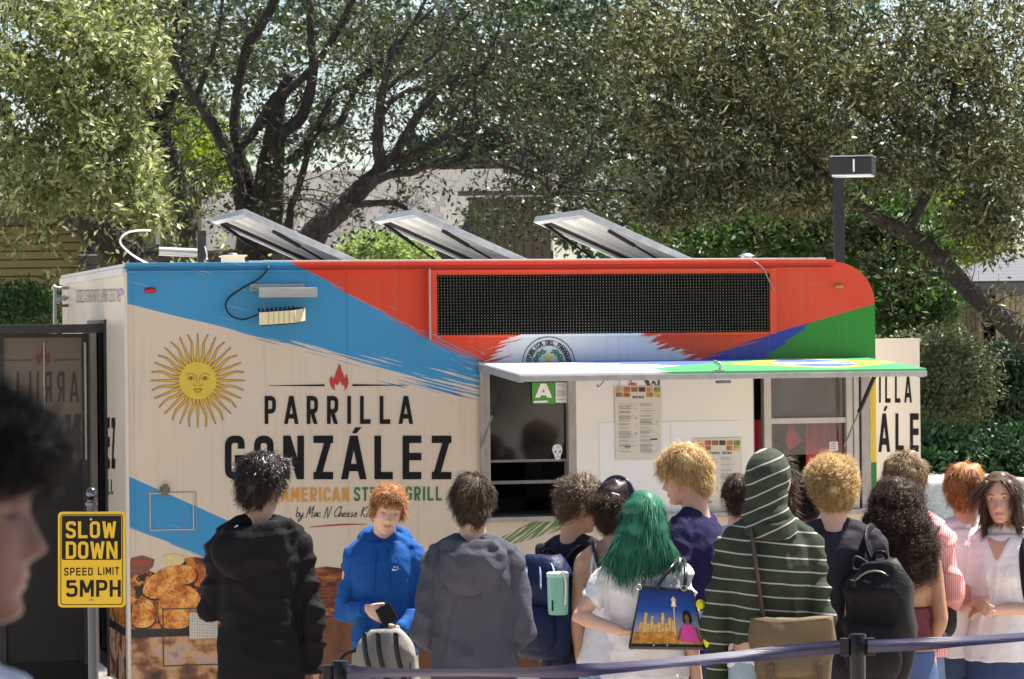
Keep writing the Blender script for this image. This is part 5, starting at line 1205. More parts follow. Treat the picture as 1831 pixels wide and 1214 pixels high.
lean = [([(430, 1040, 90), (470, 760, 80), (530, 500, 62), (565, 415, 48), (600, 385, 40), (625, 358, 36), (652, 332, 34), (680, 300, 26), (676, 260, 22), (678, 208, 18), (686, 156, 14), (700, 100, 9), (720, 40, 6)], YG),
  ([(655, 328, 26), (704, 277, 18), (738, 221, 17), (776, 166, 15), (800, 145, 12), (830, 136, 9), (870, 130, 5)], YG), ([(776, 166, 11), (745, 158, 11), (700, 180, 11), (686, 200, 12)], YG),
  ([(655, 328, 22), (700, 312, 15), (738, 308, 13), (763, 296, 12), (815, 294, 12), (870, 288, 12), (911, 301, 11), (950, 315, 10), (972, 323, 9), (985, 345, 9), (1010, 344, 8), (1050, 342, 7), (1119, 341, 6), (1160, 360, 4)], YG - 0.1),
  ([(704, 290, 14), (740, 275, 13), (773, 255, 13), (810, 238, 12), (856, 225, 10), (905, 245, 7), (940, 265, 5), (975, 300, 4)], YG), ([(690, 160, 10), (720, 135, 9), (773, 100, 8), (808, 56, 7), (840, 20, 5)], YG + 0.2),
  ([(615, 368, 14), (660, 364, 13), (700, 363, 11), (722, 370, 9), (735, 385, 6)], YG - 0.1), ([(985, 345, 6), (1020, 320, 6), (1045, 290, 5), (1060, 250, 4)], YG), ([(856, 225, 7), (850, 160, 6), (880, 90, 5), (900, 20, 4)], YG)]
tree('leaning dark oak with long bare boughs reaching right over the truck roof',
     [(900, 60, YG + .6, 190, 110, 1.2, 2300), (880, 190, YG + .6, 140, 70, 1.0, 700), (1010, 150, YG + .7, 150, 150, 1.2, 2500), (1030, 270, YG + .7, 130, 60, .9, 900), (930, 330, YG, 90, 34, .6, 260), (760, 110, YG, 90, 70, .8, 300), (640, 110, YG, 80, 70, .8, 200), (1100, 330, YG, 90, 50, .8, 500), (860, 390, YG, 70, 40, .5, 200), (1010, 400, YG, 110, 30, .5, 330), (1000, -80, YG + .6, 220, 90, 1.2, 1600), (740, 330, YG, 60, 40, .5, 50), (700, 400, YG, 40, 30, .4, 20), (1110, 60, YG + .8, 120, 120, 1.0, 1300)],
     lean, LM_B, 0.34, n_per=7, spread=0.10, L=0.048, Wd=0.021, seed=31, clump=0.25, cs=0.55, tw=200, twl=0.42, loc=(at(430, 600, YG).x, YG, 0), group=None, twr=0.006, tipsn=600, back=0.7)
# right olive-brown oak
YO = 22.6
tree('wide oak with silver and brown leaves covering the upper right corner',
     [(1220, 90, YO, 150, 130, 1.1, 2600), (1400, 90, YO, 170, 140, 1.2, 3000), (1300, 240, YO, 160, 130, 1.1, 2700), (1240, 320, YO, 110, 70, .8, 900), (1500, 230, YO + .3, 150, 110, 1.1, 2000), (1640, 120, YO + .3, 130, 120, 1.1, 2000), (1770, 90, YO + .3, 120, 130, 1.1, 1900), (1790, 260, YO + .3, 100, 110, 1.0, 1700), (1660, 290, YO + .3, 130, 70, 1.0, 1300), (1760, 390, YO, 90, 50, .6, 700), (1330, 360, YO - .2, 130, 40, .7, 800), (1190, 380, YO - .2, 70, 34, .5, 300), (1450, 340, YO, 110, 50, .8, 800), (1500, -80, YO + .3, 420, 90, 1.4, 3000), (1960, 200, YO + .3, 120, 300, 1.2, 1500), (1185, 190, YO, 90, 110, .9, 900), (1800, 440, YO, 50, 28, .4, 140)],
     [([(2100, 1000, 70), (2010, 760, 60), (1900, 650, 48), (1824, 600, 40), (1778, 560, 34), (1738, 525, 34), (1695, 478, 32), (1662, 445, 30), (1620, 415, 26), (1570, 390, 22), (1500, 340, 18), (1430, 260, 14), (1380, 150, 10), (1350, 20, 8)], YO + 0.4), ([(1620, 415, 20), (1680, 300, 16), (1700, 200, 12), (1720, 60, 8)], YO + 0.4), ([(1500, 340, 14), (1400, 300, 12), (1300, 290, 10), (1220, 250, 7)], YO + 0.3)],
     LM_C, 0.62, n_per=8, spread=0.10, L=0.060, Wd=0.020, seed=41, clump=0.33, cs=0.6, tw=90, twl=0.5, loc=(at(2100, 600, YO).x, YO, 0), twr=0.006)
r_ = empty('oak_tree', (4.2, 4.6, gz(4.6)), 0, 'overhanging oak beside the viewer whose shade falls on the foreground boy', 'tree')
rg_ = np.random.default_rng(77); u_ = rg_.normal(size=(9000, 3)); u_ /= np.linalg.norm(u_, axis=1)[:, None]; u_ *= rg_.uniform(0.1, 1, (9000, 1)) ** 0.4
pp_ = u_ * np.array([2.6, 1.7, 0.8]) + np.array([1.9, 4.6, 5.3]); pp_[3000:] = u_[3000:] * np.array([6.5, 5.0, 1.3]) + np.array([-0.5, -2.0, 6.3]); o_ = leaf_mesh('crown', pp_, 7, 0.18, 0.09, 0.05, LM_D, None, 0.2, 78); o_.parent = r_; o_.matrix_parent_inverse = Matrix.Translation(-Vector(r_.location))
t_ = MB().tube(spl([(4.2, 4.6, gz(4.6)), (4.1, 4.6, 2.2), (3.6, 4.6, 3.8), (2.2, 4.6, 5.0), (0.8, 4.5, 5.5)]), [0.2 - 0.005 * i for i in range(33)], 12).build('trunk', BARK, None, smooth='all'); t_.parent = r_; t_.matrix_parent_inverse = Matrix.Translation(-Vector(r_.location))
for i_, (x_, y_, rx_, rz2) in enumerate(((-9, -9, 6.0, 3.6), (1, -11, 6.5, 4.0), (11, -9, 6.0, 3.8))):
    r_ = empty('oak_tree', (x_, y_, 0.5), 0, ('leafy tree standing behind the viewer on the left', 'leafy tree standing straight behind the viewer', 'leafy tree standing behind the viewer on the right')[i_], 'tree')
    u_ = rg_.normal(size=(3500, 3)); u_ /= np.linalg.norm(u_, axis=1)[:, None]; u_ *= rg_.uniform(0.1, 1, (3500, 1)) ** 0.4
    o_ = leaf_mesh('crown', u_ * np.array([rx_, 2.5, rz2]) + np.array([x_, y_, 4.3]), 6, 0.3, 0.22, 0.12, LM_D, None, 0.2, 80 + i_); o_.parent = r_; o_.matrix_parent_inverse = Matrix.Translation(-Vector(r_.location))
    t_ = MB().tube([(x_, y_, 0.5), (x_, y_, 4.5)], [0.25, 0.15], 10).build('trunk', BARK, None, smooth='all'); t_.parent = r_; t_.matrix_parent_inverse = Matrix.Translation(-Vector(r_.location))
# dark glossy bushes and small trees behind the truck's right end
def shrub(label, blobs, lm, seed, stems=None, L=0.07, Wd=0.036, clump=0.2, cs=0.5, n_per=7, name='shrub', cat='shrub', spread=0.1, group=None):
    c = at(blobs[0][0], 600, blobs[0][2]); root = empty(name, (c.x, c.y, 0), 0, label, cat, group)
    pts = blob_points(blobs, seed, clump, cs); pts = pts[pts[:, 2] > 0.05]
    o = leaf_mesh('foliage', pts, n_per, spread, L, Wd, lm, None, 0.1, seed); o.parent = root; o.matrix_parent_inverse = Matrix.Translation(-Vector(root.location))
    mb = MB()
    for st in (stems or [[(blobs[0][0], blobs[0][1] + 20, 14), (blobs[0][0] + 10, 800, 16), (blobs[0][0], 1000, 18)]]): limb(mb, st, blobs[0][2], n=7)
    s = mb.build('stem', BARK, None, smooth='all'); s.parent = root; s.matrix_parent_inverse = Matrix.Translation(-Vector(root.location)); return root
shrub('dark glossy leaved tree behind the truck front, left of the lamp post', [(1300, 420, 26, 150, 60, .9, 1500), (1420, 400, 26, 120, 90, .9, 1500), (1200, 440, 26, 120, 40, .8, 700)], LM_D, 51, cat='tree', name='laurel_tree')
shrub('dark glossy leaved tree just right of the lamp post, over the truck nose', [(1620, 490, 25, 80, 90, .8, 1300), (1600, 560, 24.6, 60, 45, .6, 400), (1560, 400, 25.5, 110, 90, .9, 1500), (1665, 540, 24.6, 50, 60, .6, 400)], LM_D, 52, cat='tree', name='laurel_tree')
shrub('bright yellow green tree between the lamp post and the right building', [(1680, 400, 31, 70, 70, .9, 900), (1740, 430, 31, 60, 50, .8, 400), (1480, 400, 32, 60, 40, .8, 200)], LM_E, 53, cat='tree', name='garden_tree')
shrub('low pale green bush showing above the truck roof, between the hatches', [(700, 448, 27, 78, 26, .5, 650), (650, 460, 27, 50, 20, .4, 200)], leafmat('pale_green_leaf', [(0.16, 0.22, 0.07), (0.2, 0.26, 0.10), (0.13, 0.18, 0.05)], 0.4, 0.4), 54, L=0.06, Wd=0.03, clump=0.05)
shrub('yellow green young tree seen through the stems of the big oak', [(340, 250, 33, 60, 75, .9, 700), (385, 310, 33, 40, 40, .6, 200), (310, 320, 33, 30, 40, .6, 120)], LM_E, 55, cat='tree', name='garden_tree')
shrub('dark clipped hedge at the left edge behind the black door', [(40, 560, 23, 90, 48, .8, 1300), (-60, 580, 23, 90, 60, .8, 900)], LM_D, 56, L=0.045, Wd=0.025, clump=0.05, name='hedge', cat='hedge')
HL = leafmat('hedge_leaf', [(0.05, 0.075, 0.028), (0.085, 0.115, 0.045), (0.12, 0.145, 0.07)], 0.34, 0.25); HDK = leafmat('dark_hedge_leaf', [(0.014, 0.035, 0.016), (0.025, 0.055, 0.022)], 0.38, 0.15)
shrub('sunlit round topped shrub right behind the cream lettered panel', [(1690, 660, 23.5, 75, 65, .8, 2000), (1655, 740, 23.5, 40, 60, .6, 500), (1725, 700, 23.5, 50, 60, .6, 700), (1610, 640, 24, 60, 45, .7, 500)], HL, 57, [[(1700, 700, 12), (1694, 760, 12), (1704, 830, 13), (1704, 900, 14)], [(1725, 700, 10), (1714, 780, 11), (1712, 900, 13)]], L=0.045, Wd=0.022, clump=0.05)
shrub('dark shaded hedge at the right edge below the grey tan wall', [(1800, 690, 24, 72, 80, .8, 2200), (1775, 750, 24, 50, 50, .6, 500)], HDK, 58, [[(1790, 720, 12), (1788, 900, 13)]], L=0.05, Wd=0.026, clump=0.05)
shrub('long low dark hedge running behind the white car roof', [(1660, 830, 22, 60, 50, .5, 1000), (1740, 825, 22, 60, 50, .5, 1000), (1820, 825, 22, 60, 50, .5, 1000), (1600, 850, 22, 60, 50, .5, 600), (1740, 900, 22, 160, 60, .5, 1500)], leafmat('green_hedge_leaf', [(0.018, 0.05, 0.016), (0.03, 0.08, 0.024)], 0.36, 0.2), 59, L=0.05, Wd=0.028, clump=0.0, name='hedge', cat='hedge')
# far trees
o = shrub('tall blue green conifer far behind between the two oaks', [(1660, 380, 48, 60, 120, 1.5, 700), (1000, 300, 50, 100, 130, 1.5, 450), (1130, 250, 50, 80, 160, 1.5, 350)], LM_F, 61, cat='tree', name='pine_tree', L=0.16, Wd=0.04, clump=0.25, cs=1.5)
shrub('hazy far tree filling gaps between the stems of the big oak', [(420, 260, 52, 130, 60, 2, 160), (330, 150, 52, 100, 130, 2, 160), (600, 60, 52, 140, 60, 2, 60), (850, 330, 50, 80, 50, 1.5, 260)], leafmat('far_leaf', [(0.06, 0.10, 0.05), (0.10, 0.14, 0.05)], 0.5, 0.35), 62, cat='tree', name='garden_tree', L=0.14, Wd=0.06, clump=0.3, cs=1.4)
shrub('dense dark far trees behind the middle and right oaks', [(1400, 300, 44, 360, 240, 2, 2200), (1750, 300, 44, 160, 130, 2, 400), (1150, 400, 42, 160, 80, 2, 500), (1450, 60, 44, 280, 120, 2, 500), (980, 120, 43, 260, 160, 2, 1500), (880, 300, 42, 180, 70, 1.5, 700), (700, 60, 46, 160, 80, 2, 300), (400, 60, 46, 200, 100, 2, 450), (560, 230, 46, 90, 60, 2, 90)], HDK, 63, cat='tree', name='garden_tree', L=0.15, Wd=0.08, clump=0.1, cs=1.6)

# ------------------------------------------------------------------ lamp post
YL = 20.8; pb = at(1502, 600, YL)
lp = empty('lamp_post', (pb.x, YL, 0), 0, 'square black lamp post with flat box head behind the truck nose', 'lamp post')
BRZ = pm('dark_bronze', (0.009, 0.0085, 0.012), 0.5, 0.1, 0.15, 8)
zt4 = at(1502, 318, YL).z; hw = 9.5 * YL / F
MB().box(-hw, hw, -hw, hw, 0, zt4).build('post', BRZ, lp, bevel=0.005)
c = at(1520, 297, YL); hx_ = 40 * YL / F; hz_ = 16 * YL / F
Rm = Matrix.Rotation(R(-14), 3, 'Z')
cc_ = Vector((c.x - pb.x + 0.02, 0.02, c.z))
MB().obox(cc_, hx_ * 0.94, hx_ * 0.72, hz_, Rm).build('lamp_head', BRZ, lp, bevel=0.008)
MB().obox(cc_ + Vector((0, 0, -hz_ - 0.004)), hx_ * 0.86, hx_ * 0.64, 0.006, Rm).build('lamp_lens', WPAPER, lp)
MB().obox(cc_ + Vector((0, 0, hz_ + 0.004)), hx_ * 0.95, hx_ * 0.73, 0.004, Rm).build('top_trim', STEEL, lp)
MB().obox(cc_ + Rm @ Vector((0.02, -hx_ * 0.72 - 0.004, 0.0)), 0.005, 0.004, hz_ * 0.7, Rm).build('label_strip', WPAPER, lp)

# ------------------------------------------------------------------ lettered panel beyond the right end
YP = 18.9; pc = at(1605, 700, YP)
pn = empty('sign_panel', (pc.x, YP, 0), R(6), 'tall cream panel with big black letters ending beyond the right end of the truck', 'sign')
def P2(px, py, d=0.0): p = at(px, py, YP); return (p.x - pc.x, -d, p.z)
CREAM = pm('cream_panel', (0.66, 0.575, 0.47), 0.35, 0, 0.05, 2, 0.25, 3, bdist=0.01)
a, c = P2(1480, 950), P2(1645, 605); MB().box(a[0], c[0], 0, 0.04, 0.4, c[2]).build('panel', CREAM, pn, bevel=0.003)
mb = MB(); decal(mb, text_fit('ILLA', 1571, 1630, 671, 720, 0.16, 0.50, 0.36), P2, 0.002); decal(mb, text_fit('ÁLE', 1571, 1644, 739, 808, 0.17, 0.50, 0.32), P2, 0.002); mb.build('lettering', INK, pn)
mb = MB(); [mb.box(x - 0.02, x + 0.02, 0.01, 0.035, 0, 0.4) for x in (a[0] + 0.05, c[0] - 0.05)]; mb.build('leg', DSTEEL, pn)

# ------------------------------------------------------------------ parked white car behind
YC = 19.6; c = at(1720, 900, YC)
car = empty('parked_car', (c.x + 0.10, YC + 1.2, 0), R(24), 'white parked car with sunlit roof and windscreen behind the queue at right', 'car')
CW = pm('white_car_paint', (0.78, 0.78, 0.77), 0.22, 0.0, 0.02, 4); CG = pm('windscreen_glass', (0.07, 0.08, 0.085), 0.3, 0.0, 0.5, 30, spec=0.3)
def carring(y, zs, w): return [(-w, y, zs[0]), (-w, y, zs[1]), (-w * 0.8, y, zs[2]), (w * 0.8, y, zs[2]), (w, y, zs[1]), (w, y, zs[0])]
prof = [(-2.2, .35, .62, .70, .80), (-2.0, .25, .72, .86, .86), (-1.2, .22, .86, .98, .90), (-0.75, .22, .9, 1.04, .90), (1.6, .22, .92, 1.08, .90), (2.1, .28, .85, 1.0, .84), (2.25, .4, .7, .8, .78)]
vs = []; 
for (y, a0, a1, a2, w) in prof: vs += carring(y, (a0, a1, a2), w)
fs = [(i * 6 + j, i * 6 + (j + 1) % 6, (i + 1) * 6 + (j + 1) % 6, (i + 1) * 6 + j) for i in range(len(prof) - 1) for j in range(6)] + [tuple(range(5, -1, -1)), tuple(range(36, 42))]
MB().add(vs, fs).build('body', CW, car, smooth=True, bevel=0.02)
cab = [(-0.70, 1.04, .74), (0.05, 1.50, .60), (0.9, 1.53, .60), (1.75, 1.08, .72)]
zr_ = at(1720, 836, YC + 1).z; kf = zr_ / 1.60
ins = [(y, z * kf if z > 1.2 else z, w) for y, z, w in cab]
a, b_, c_, d_ = ins
MB().prism([(-b_[2], b_[0], b_[1] - 0.03), (b_[2], b_[0], b_[1] - 0.03), (c_[2], c_[0], c_[1] - 0.03), (-c_[2], c_[0], c_[1] - 0.03)], (0, 0, 0.03)).build('roof', CW, car, bevel=0.015)
for s in (-1, 1):
    MB().tube([(s * a[2], a[0], a[1]), (s * b_[2], b_[0], b_[1] - 0.015)], 0.03, 8).build('pillar', CW, car, smooth=True)
    MB().tube([(s * d_[2], d_[0], d_[1]), (s * c_[2], c_[0], c_[1] - 0.015)], 0.04, 8).build('pillar', CW, car, smooth=True)
    MB().prism([(s * a[2], a[0] + .03, a[1]), (s * b_[2], b_[0] + .02, b_[1] - 0.03), (s * c_[2], c_[0], c_[1] - 0.03), (s * d_[2], d_[0], d_[1])], (-s * 0.01, 0, 0)).build('side_window', CG, car)
    MB().ell((s * 0.98, -0.55, 1.08), (0.10, 0.07, 0.07)).build('wing_mirror', CW, car, smooth='all')
    MB().ell((s * 0.66, -2.12, 0.66), (0.18, 0.10, 0.07)).build('headlight', pm('headlight_glass', (0.6, 0.62, 0.65), 0.1), car, smooth='all')
    for y in (-1.35, 1.4):
        w = MB().lathe((s * 0.84, y, 0.33), [(0.2, -.1), (0.32, -.1), (0.33, -.06), (0.33, .06), (0.32, .1), (0.2, .1)], 24, (1, 0, 0)).build('wheel', pm('tyre_rubber', (0, 0, 0)), car, smooth=True)
        MB().lathe((s * 0.93, y, 0.33), [(0.2, -.02), (0.19, .02), (0.05, .03)], 18, (s, 0, 0)).build('rim', STEEL, w, smooth=True)
MB().add([(-a[2], a[0], a[1]), (a[2], a[0], a[1]), (b_[2], b_[0], b_[1] - .02), (-b_[2], b_[0], b_[1] - .02)], [(0, 1, 2, 3)]).build('windscreen', CG, car)
MB().add([(-d_[2], d_[0], d_[1]), (d_[2], d_[0], d_[1]), (c_[2], c_[0], c_[1] - .02), (-c_[2], c_[0], c_[1] - .02)], [(3, 2, 1, 0)]).build('rear_window', CG, car)
for x in (-0.5, 0.12): MB().tube([(x, -0.70, 1.05), (x + 0.55, -0.62, 1.10)], 0.008, 6).build('wiper', BLACK, car)

# ------------------------------------------------------------------ speed sign on its post
YS = 15.9; c = at(164, 1000, YS)
sg = empty('speed_sign', (c.x, YS, 0), R(2), 'yellow and black SLOW DOWN SPEED LIMIT 5MPH sign on a grey post', 'sign')
def S2(px, py, d=0.0): p = at(px, py, YS); return (p.x - c.x, -d, p.z)
YM_ = pm('sign_yellow', (0.74, 0.46, 0.01), 0.35, 0, 0.04, 9); BK = pm('sign_black', (0.016, 0.014, 0.012), 0.5, 0, 0.1, 9, spec=0.15)
def rrect(x0, y0, x1, y1, r): return rpath([(x0, y0), (x1, y0), (x1, y1), (x0, y1)], r, closed=True)
m = MB(); m.prism([S2(a, b_, 0.002) for a, b_ in rrect(104, 915, 224, 1086, 9)], (0, 0.004, 0)); m.build('plate', YM_, sg)
m = MB(); decal(m, [rrect(108.5, 919.5, 219.5, 1081.5, 6)], S2, 0.0026); m.build('border_line', BK, sg)
m = MB(); decal(m, [rrect(110, 921, 218, 1080, 5)], S2, 0.0032); m.build('yellow_field', YM_, sg)
m = MB(); decal(m, [rrect(111, 922, 217, 1001, 4)], S2, 0.0038); m.build('black_field', BK, sg)
m = MB(); decal(m, text_fit('SLOW', 118, 208, 932, 962, 0.175, 0.6, 0.13), S2, 0.0044); decal(m, text_fit('DOWN', 118, 210, 968, 999, 0.175, 0.62, 0.11), S2, 0.0044); m.build('yellow_lettering', YM_, sg)
m = MB(); decal(m, text_fit('SPEED', 115, 166, 1015, 1029, 0.16, 0.62, 0.2), S2, 0.0044); decal(m, text_fit('LIMIT', 175, 213, 1014, 1028, 0.16, 0.62, 0.2), S2, 0.0044); decal(m, text_fit('5MPH', 119, 216, 1037, 1067, 0.17, 0.62, 0.13), S2, 0.0044); m.build('black_lettering', BK, sg)
m = MB(); 
for py in (928, 1074): p = S2(163, py); m.lathe((p[0], -0.0045, p[2]), [(0.008, 0), (0.006, 0.004), (0.002, 0.005)], 10, (0, -1, 0))
m.build('bolt', STEEL, sg)
zc = S2(163, 883)[2]; m = MB(); m.lathe((0, 0.025, 0), [(0.024, 0.0), (0.024, zc - 0.055)], 16); m.build('post', pm('grey_post', (0.10, 0.10, 0.11), 0.45, 0.4, 0.2, 8), sg, smooth=True)
m = MB(); m.lathe((0, 0.025, zc - 0.055), [(0.030, 0), (0.032, 0.012), (0.022, 0.016), (0.022, 0.024), (0.028, 0.028), (0.014, 0.036)], 20); m.ell((0, 0.025, zc + 0.004), 0.027, nu=20, nv=14); m.build('finial', pm('dark_chrome', (0.12, 0.12, 0.13), 0.2, 0.9, 0.1, 8), sg, smooth=True)

# ------------------------------------------------------------------ queue barriers
YQ = 11.65; NAVY = pm('belt_navy', (0.022, 0.018, 0.058), 0.45, 0, 0.12, 30, 0.4, 8, stretch=(1, 1, 30))
bn = NB('belt_weave'); co = bn.coord(); _, _, zz_ = bn.xyz(co)
posts = []
for px, ptop, wpx, lab in ((608, 1181, 33, 'black queue barrier post low at the left end of the purple belt'), (1533, 1133, 33, 'black queue barrier post at right where two belts meet')):
    p = at(px, ptop, YQ if px < 1000 else YQ - 0.1); o = empty('barrier_post', (p.x, p.y, gz(p.y)), 0, lab, 'barrier post', 'queue barrier posts'); h = p.z - gz(p.y)
    MB().lathe((0, 0, 0), [(0.027, 0.01), (0.027, h - 0.075)], 20).build('pole', pm('gloss_black', (0.008, 0.008, 0.009), 0.28, 0, 0.2, 9, spec=0.3), o, smooth=True)
    MB().lathe((0, 0, h - 0.075), [(0.030, 0), (0.030, 0.07), (0.027, 0.0745), (0.01, 0.075)], 20).build('belt_head', MATS['gloss_black'], o, smooth=True)
    MB().obox((-0.045, 0, h - 0.045), 0.014, 0.016, 0.03).build('belt_clip', BLACK, o, bevel=0.003); MB().obox((0.045, 0, h - 0.045), 0.014, 0.016, 0.03).build('belt_clip', BLACK, o, bevel=0.003)
    MB().lathe((0, 0, 0), [(0.18, 0), (0.18, 0.02), (0.03, 0.05)], 28).build('base', BLACK, o, smooth=True); posts.append((p, o))
def belt(pts, lab, hw=0.024, Y=YQ):
    """pts [(px,py,twist)]"""
    P = [at(a, b_, Y - 0.05 + 0.05 * math.sin(i)) for i, (a, b_, t) in enumerate(pts)]; root = P[0]; PS = spl(P, 8); tw = []
    for i in range(len(pts) - 1):
        for q in range(8): tw.append(pts[i][2] + (pts[i + 1][2] - pts[i][2]) * q / 8)
    tw.append(pts[-1][2]); vs = []; K = 6
    for p, t in zip(PS, tw):
        for k in range(K + 1):
            u = (k / K - 0.5) * 2 * hw; bow = 0.004 * math.cos(k / K * PI * 2); vs.append((p.x, p.y + u * math.sin(t) + bow, p.z + u * math.cos(t)))
    n = K + 1; fs = [(i * n + k, (i + 1) * n + k, (i + 1) * n + k + 1, i * n + k + 1) for i in range(len(PS) - 1) for k in range(K)]
    o = MB().add([Vector(v) - root for v in vs], fs).build('barrier_belt', NAVY, None, smooth='all', loc=root); tag(o, lab, 'belt', 'queue barrier belts')
belt([(620, 1203, 0.1), (700, 1203, -0.8), (850, 1203, -0.95), (980, 1202, -0.5), (1080, 1196, 0.7), (1180, 1187, 0.85), (1320, 1174, 0.7), (1410, 1165, 0.1), (1514, 1156, 0.0)], 'purple retractable belt sagging between the two black posts')
belt([(1552, 1156, 0.0), (1640, 1152, 0.2), (1720, 1147, 0.75), (1830, 1139, 0.9), (1920, 1130, 0.9)], 'purple belt running right from the right barrier post', hw=0.022, Y=YQ - 0.1)
# ------------------------------------------------------------------ people: tools
def wnoise(P, f, seed, n=7):
    rg = np.random.default_rng(seed); out = np.zeros(len(P)); f = np.array(f)
    for i in range(n):
        d = rg.normal(size=3); d /= np.linalg.norm(d); out += np.sin(((P * f) @ d) * rg.uniform(0.7, 1.5) * 6.28 + rg.uniform(0, 6.28))
    return out / n ** 0.5
def voxel(mb, size, smooth=3, wr=None):
    me = mb.mesh('tmp'); o = bpy.data.objects.new('tmp', me); COL.objects.link(o)
    m = o.modifiers.new('r', 'REMESH'); m.mode = 'VOXEL'; m.voxel_size = size; m.adaptivity = 0
    s = o.modifiers.new('s', 'SMOOTH'); s.factor = 0.5; s.iterations = smooth
    dg = bpy.context.evaluated_depsgraph_get(); me2 = bpy.data.meshes.new_from_object(o.evaluated_get(dg))
    bpy.data.objects.remove(o); bpy.data.meshes.remove(me)
    if wr: displace(me2, wr)
    me2.polygons.foreach_set('use_smooth', [True] * len(me2.polygons)); return me2
def displace(me, wr):
    n = len(me.vertices); co = np.zeros(n * 3, np.float32); me.vertices.foreach_get('co', co); co = co.reshape(-1, 3)
    no = np.zeros(n * 3, np.float32); me.vertex_normals.foreach_get('vector', no); no = no.reshape(-1, 3)
    co = co + no * wr(co.astype(float))[:, None].astype(np.float32); me.vertices.foreach_set('co', co.ravel()); me.update()
def folds(amp=0.006, seed=1, hem=0.8):
    def f(P):
        a = wnoise(P + 0.03 * np.stack([wnoise(P, (3, 3, 3), seed + 20)] * 3, 1), (5.5, 5.5, 1.4), seed); b = wnoise(P, (3.0, 3.0, 6.5), seed + 9); c = wnoise(P, (11, 11, 6), seed + 5)
        ridge = 1 - np.minimum(np.abs(a), 1) * 1.8; r2 = 1 - np.minimum(np.abs(b), 1) * 1.8
        arm = np.clip((np.abs(P[:, 0]) - 0.16) / 0.06, 0, 1)
        low = np.clip((1.40 - P[:, 2]) / 0.3, 0.25, 1)
        return amp * (0.75 * ridge * low * (1 - 0.5 * arm) + r2 * (0.3 + 0.7 * arm) + 0.16 * c)
    return f
def smat(name, col, trans=0.0):
    b = NB(name); co = b.coord(); n = b.noise(co, 9, 4); n2 = b.noise(co, 60, 2)
    b.set(Base_Color=b.mix(n, tuple(c * 0.9 for c in col), tuple(min(1, c * 1.08) * q for c, q in zip(col, (1.04, 0.98, 0.96)))), Roughness=0.5)
    b.b.inputs['Subsurface Weight'].default_value = 0.15; b.b.inputs['Subsurface Radius'].default_value = (0.01, 0.004, 0.002); b.b.inputs['Subsurface Scale'].default_value = 0.6
    b.b.inputs['Specular IOR Level'].default_value = 0.35
    b.bump(n2, 0.08, 0.002); return b.m
def hmat(name, dark, light, tr=0.2, rough=0.52):
    if name in MATS: return MATS[name]
    b = NB(name); r = b.geo('Random Per Island'); c = b.ramp(r, [(0, dark), (0.6, tuple((a + q) / 2 for a, q in zip(dark, light))), (1, light)])
    b.set(Base_Color=c, Roughness=rough); b.b.inputs['Specular IOR Level'].default_value = 0.16 if dark[0] < 0.03 else 0.4
    t = b.node('ShaderNodeBsdfTranslucent'); b.link(c, t.inputs[0]); ms = b.node('ShaderNodeMixShader'); ms.inputs[0].default_value = tr
    b.t.links.new(b.b.outputs[0], ms.inputs[1]); b.t.links.new(t.outputs[0], ms.inputs[2]); b.t.links.new(ms.outputs[0], b.out.inputs[0]); MATS[name] = b.m; return b.m
def cmat(name, col, weave=1.0, var=0.08, rough=0.85):
    if name in MATS: return MATS[name]
    b = NB(name); co = b.coord(); n = b.noise(co, 5, 4); w = b.noise(b.mapping(co, scale=(1, 1, 2.2)), 260, 2); g = b.noise(co, 24, 4, 0.6)
    b.set(Base_Color=b.mix(b.add(b.mul(n, 0.6), b.mul(w, 0.4)), tuple(c * (1 - var) for c in col), tuple(min(1, c * (1 + var)) for c in col)), Roughness=rough)
    b.b.inputs['Specular IOR Level'].default_value = 0.15
    x, y, z = b.xyz(co); ax = b.math('ABSOLUTE', x); zz = b.sub(z, 1.30); sm = b._step(b.sub(0.0022, b.math('ABSOLUTE', b.sub(ax, b.sub(0.170, b.mul(b.mul(zz, zz), 1.2))))), 500)
    sm = b.mul(sm, b._step(b.sub(z, 1.21), 100))
    b.bump(b.sub(b.add(b.mul(w, 0.12 * weave), b.mul(g, 1.0)), b.mul(sm, 1.2)), 0.5, 0.016); MATS[name] = b.m; return b.m
HEADP = [(.116, .006, .006, .008), (.113, .030, .035, .045), (.104, .050, .055, .068), (.088, .064, .072, .086), (.066, .0725, .083, .098), (.045, .0755, .089, .104), (.025, .0765, .0915, .106), (.010, .076, .0875, .105), (-.005, .0745, .0835, .101), (-.02, .0725, .084, .096), (-.035, .070, .0845, .088),
         (-.05, .067, .0835, .078), (-.065, .0625, .083, .066), (-.08, .057, .0815, .054), (-.095, .050, .081, .042), (-.108, .041, .079, .030), (-.117, .029, .071, .016), (-.121, .014, .058, .0)]
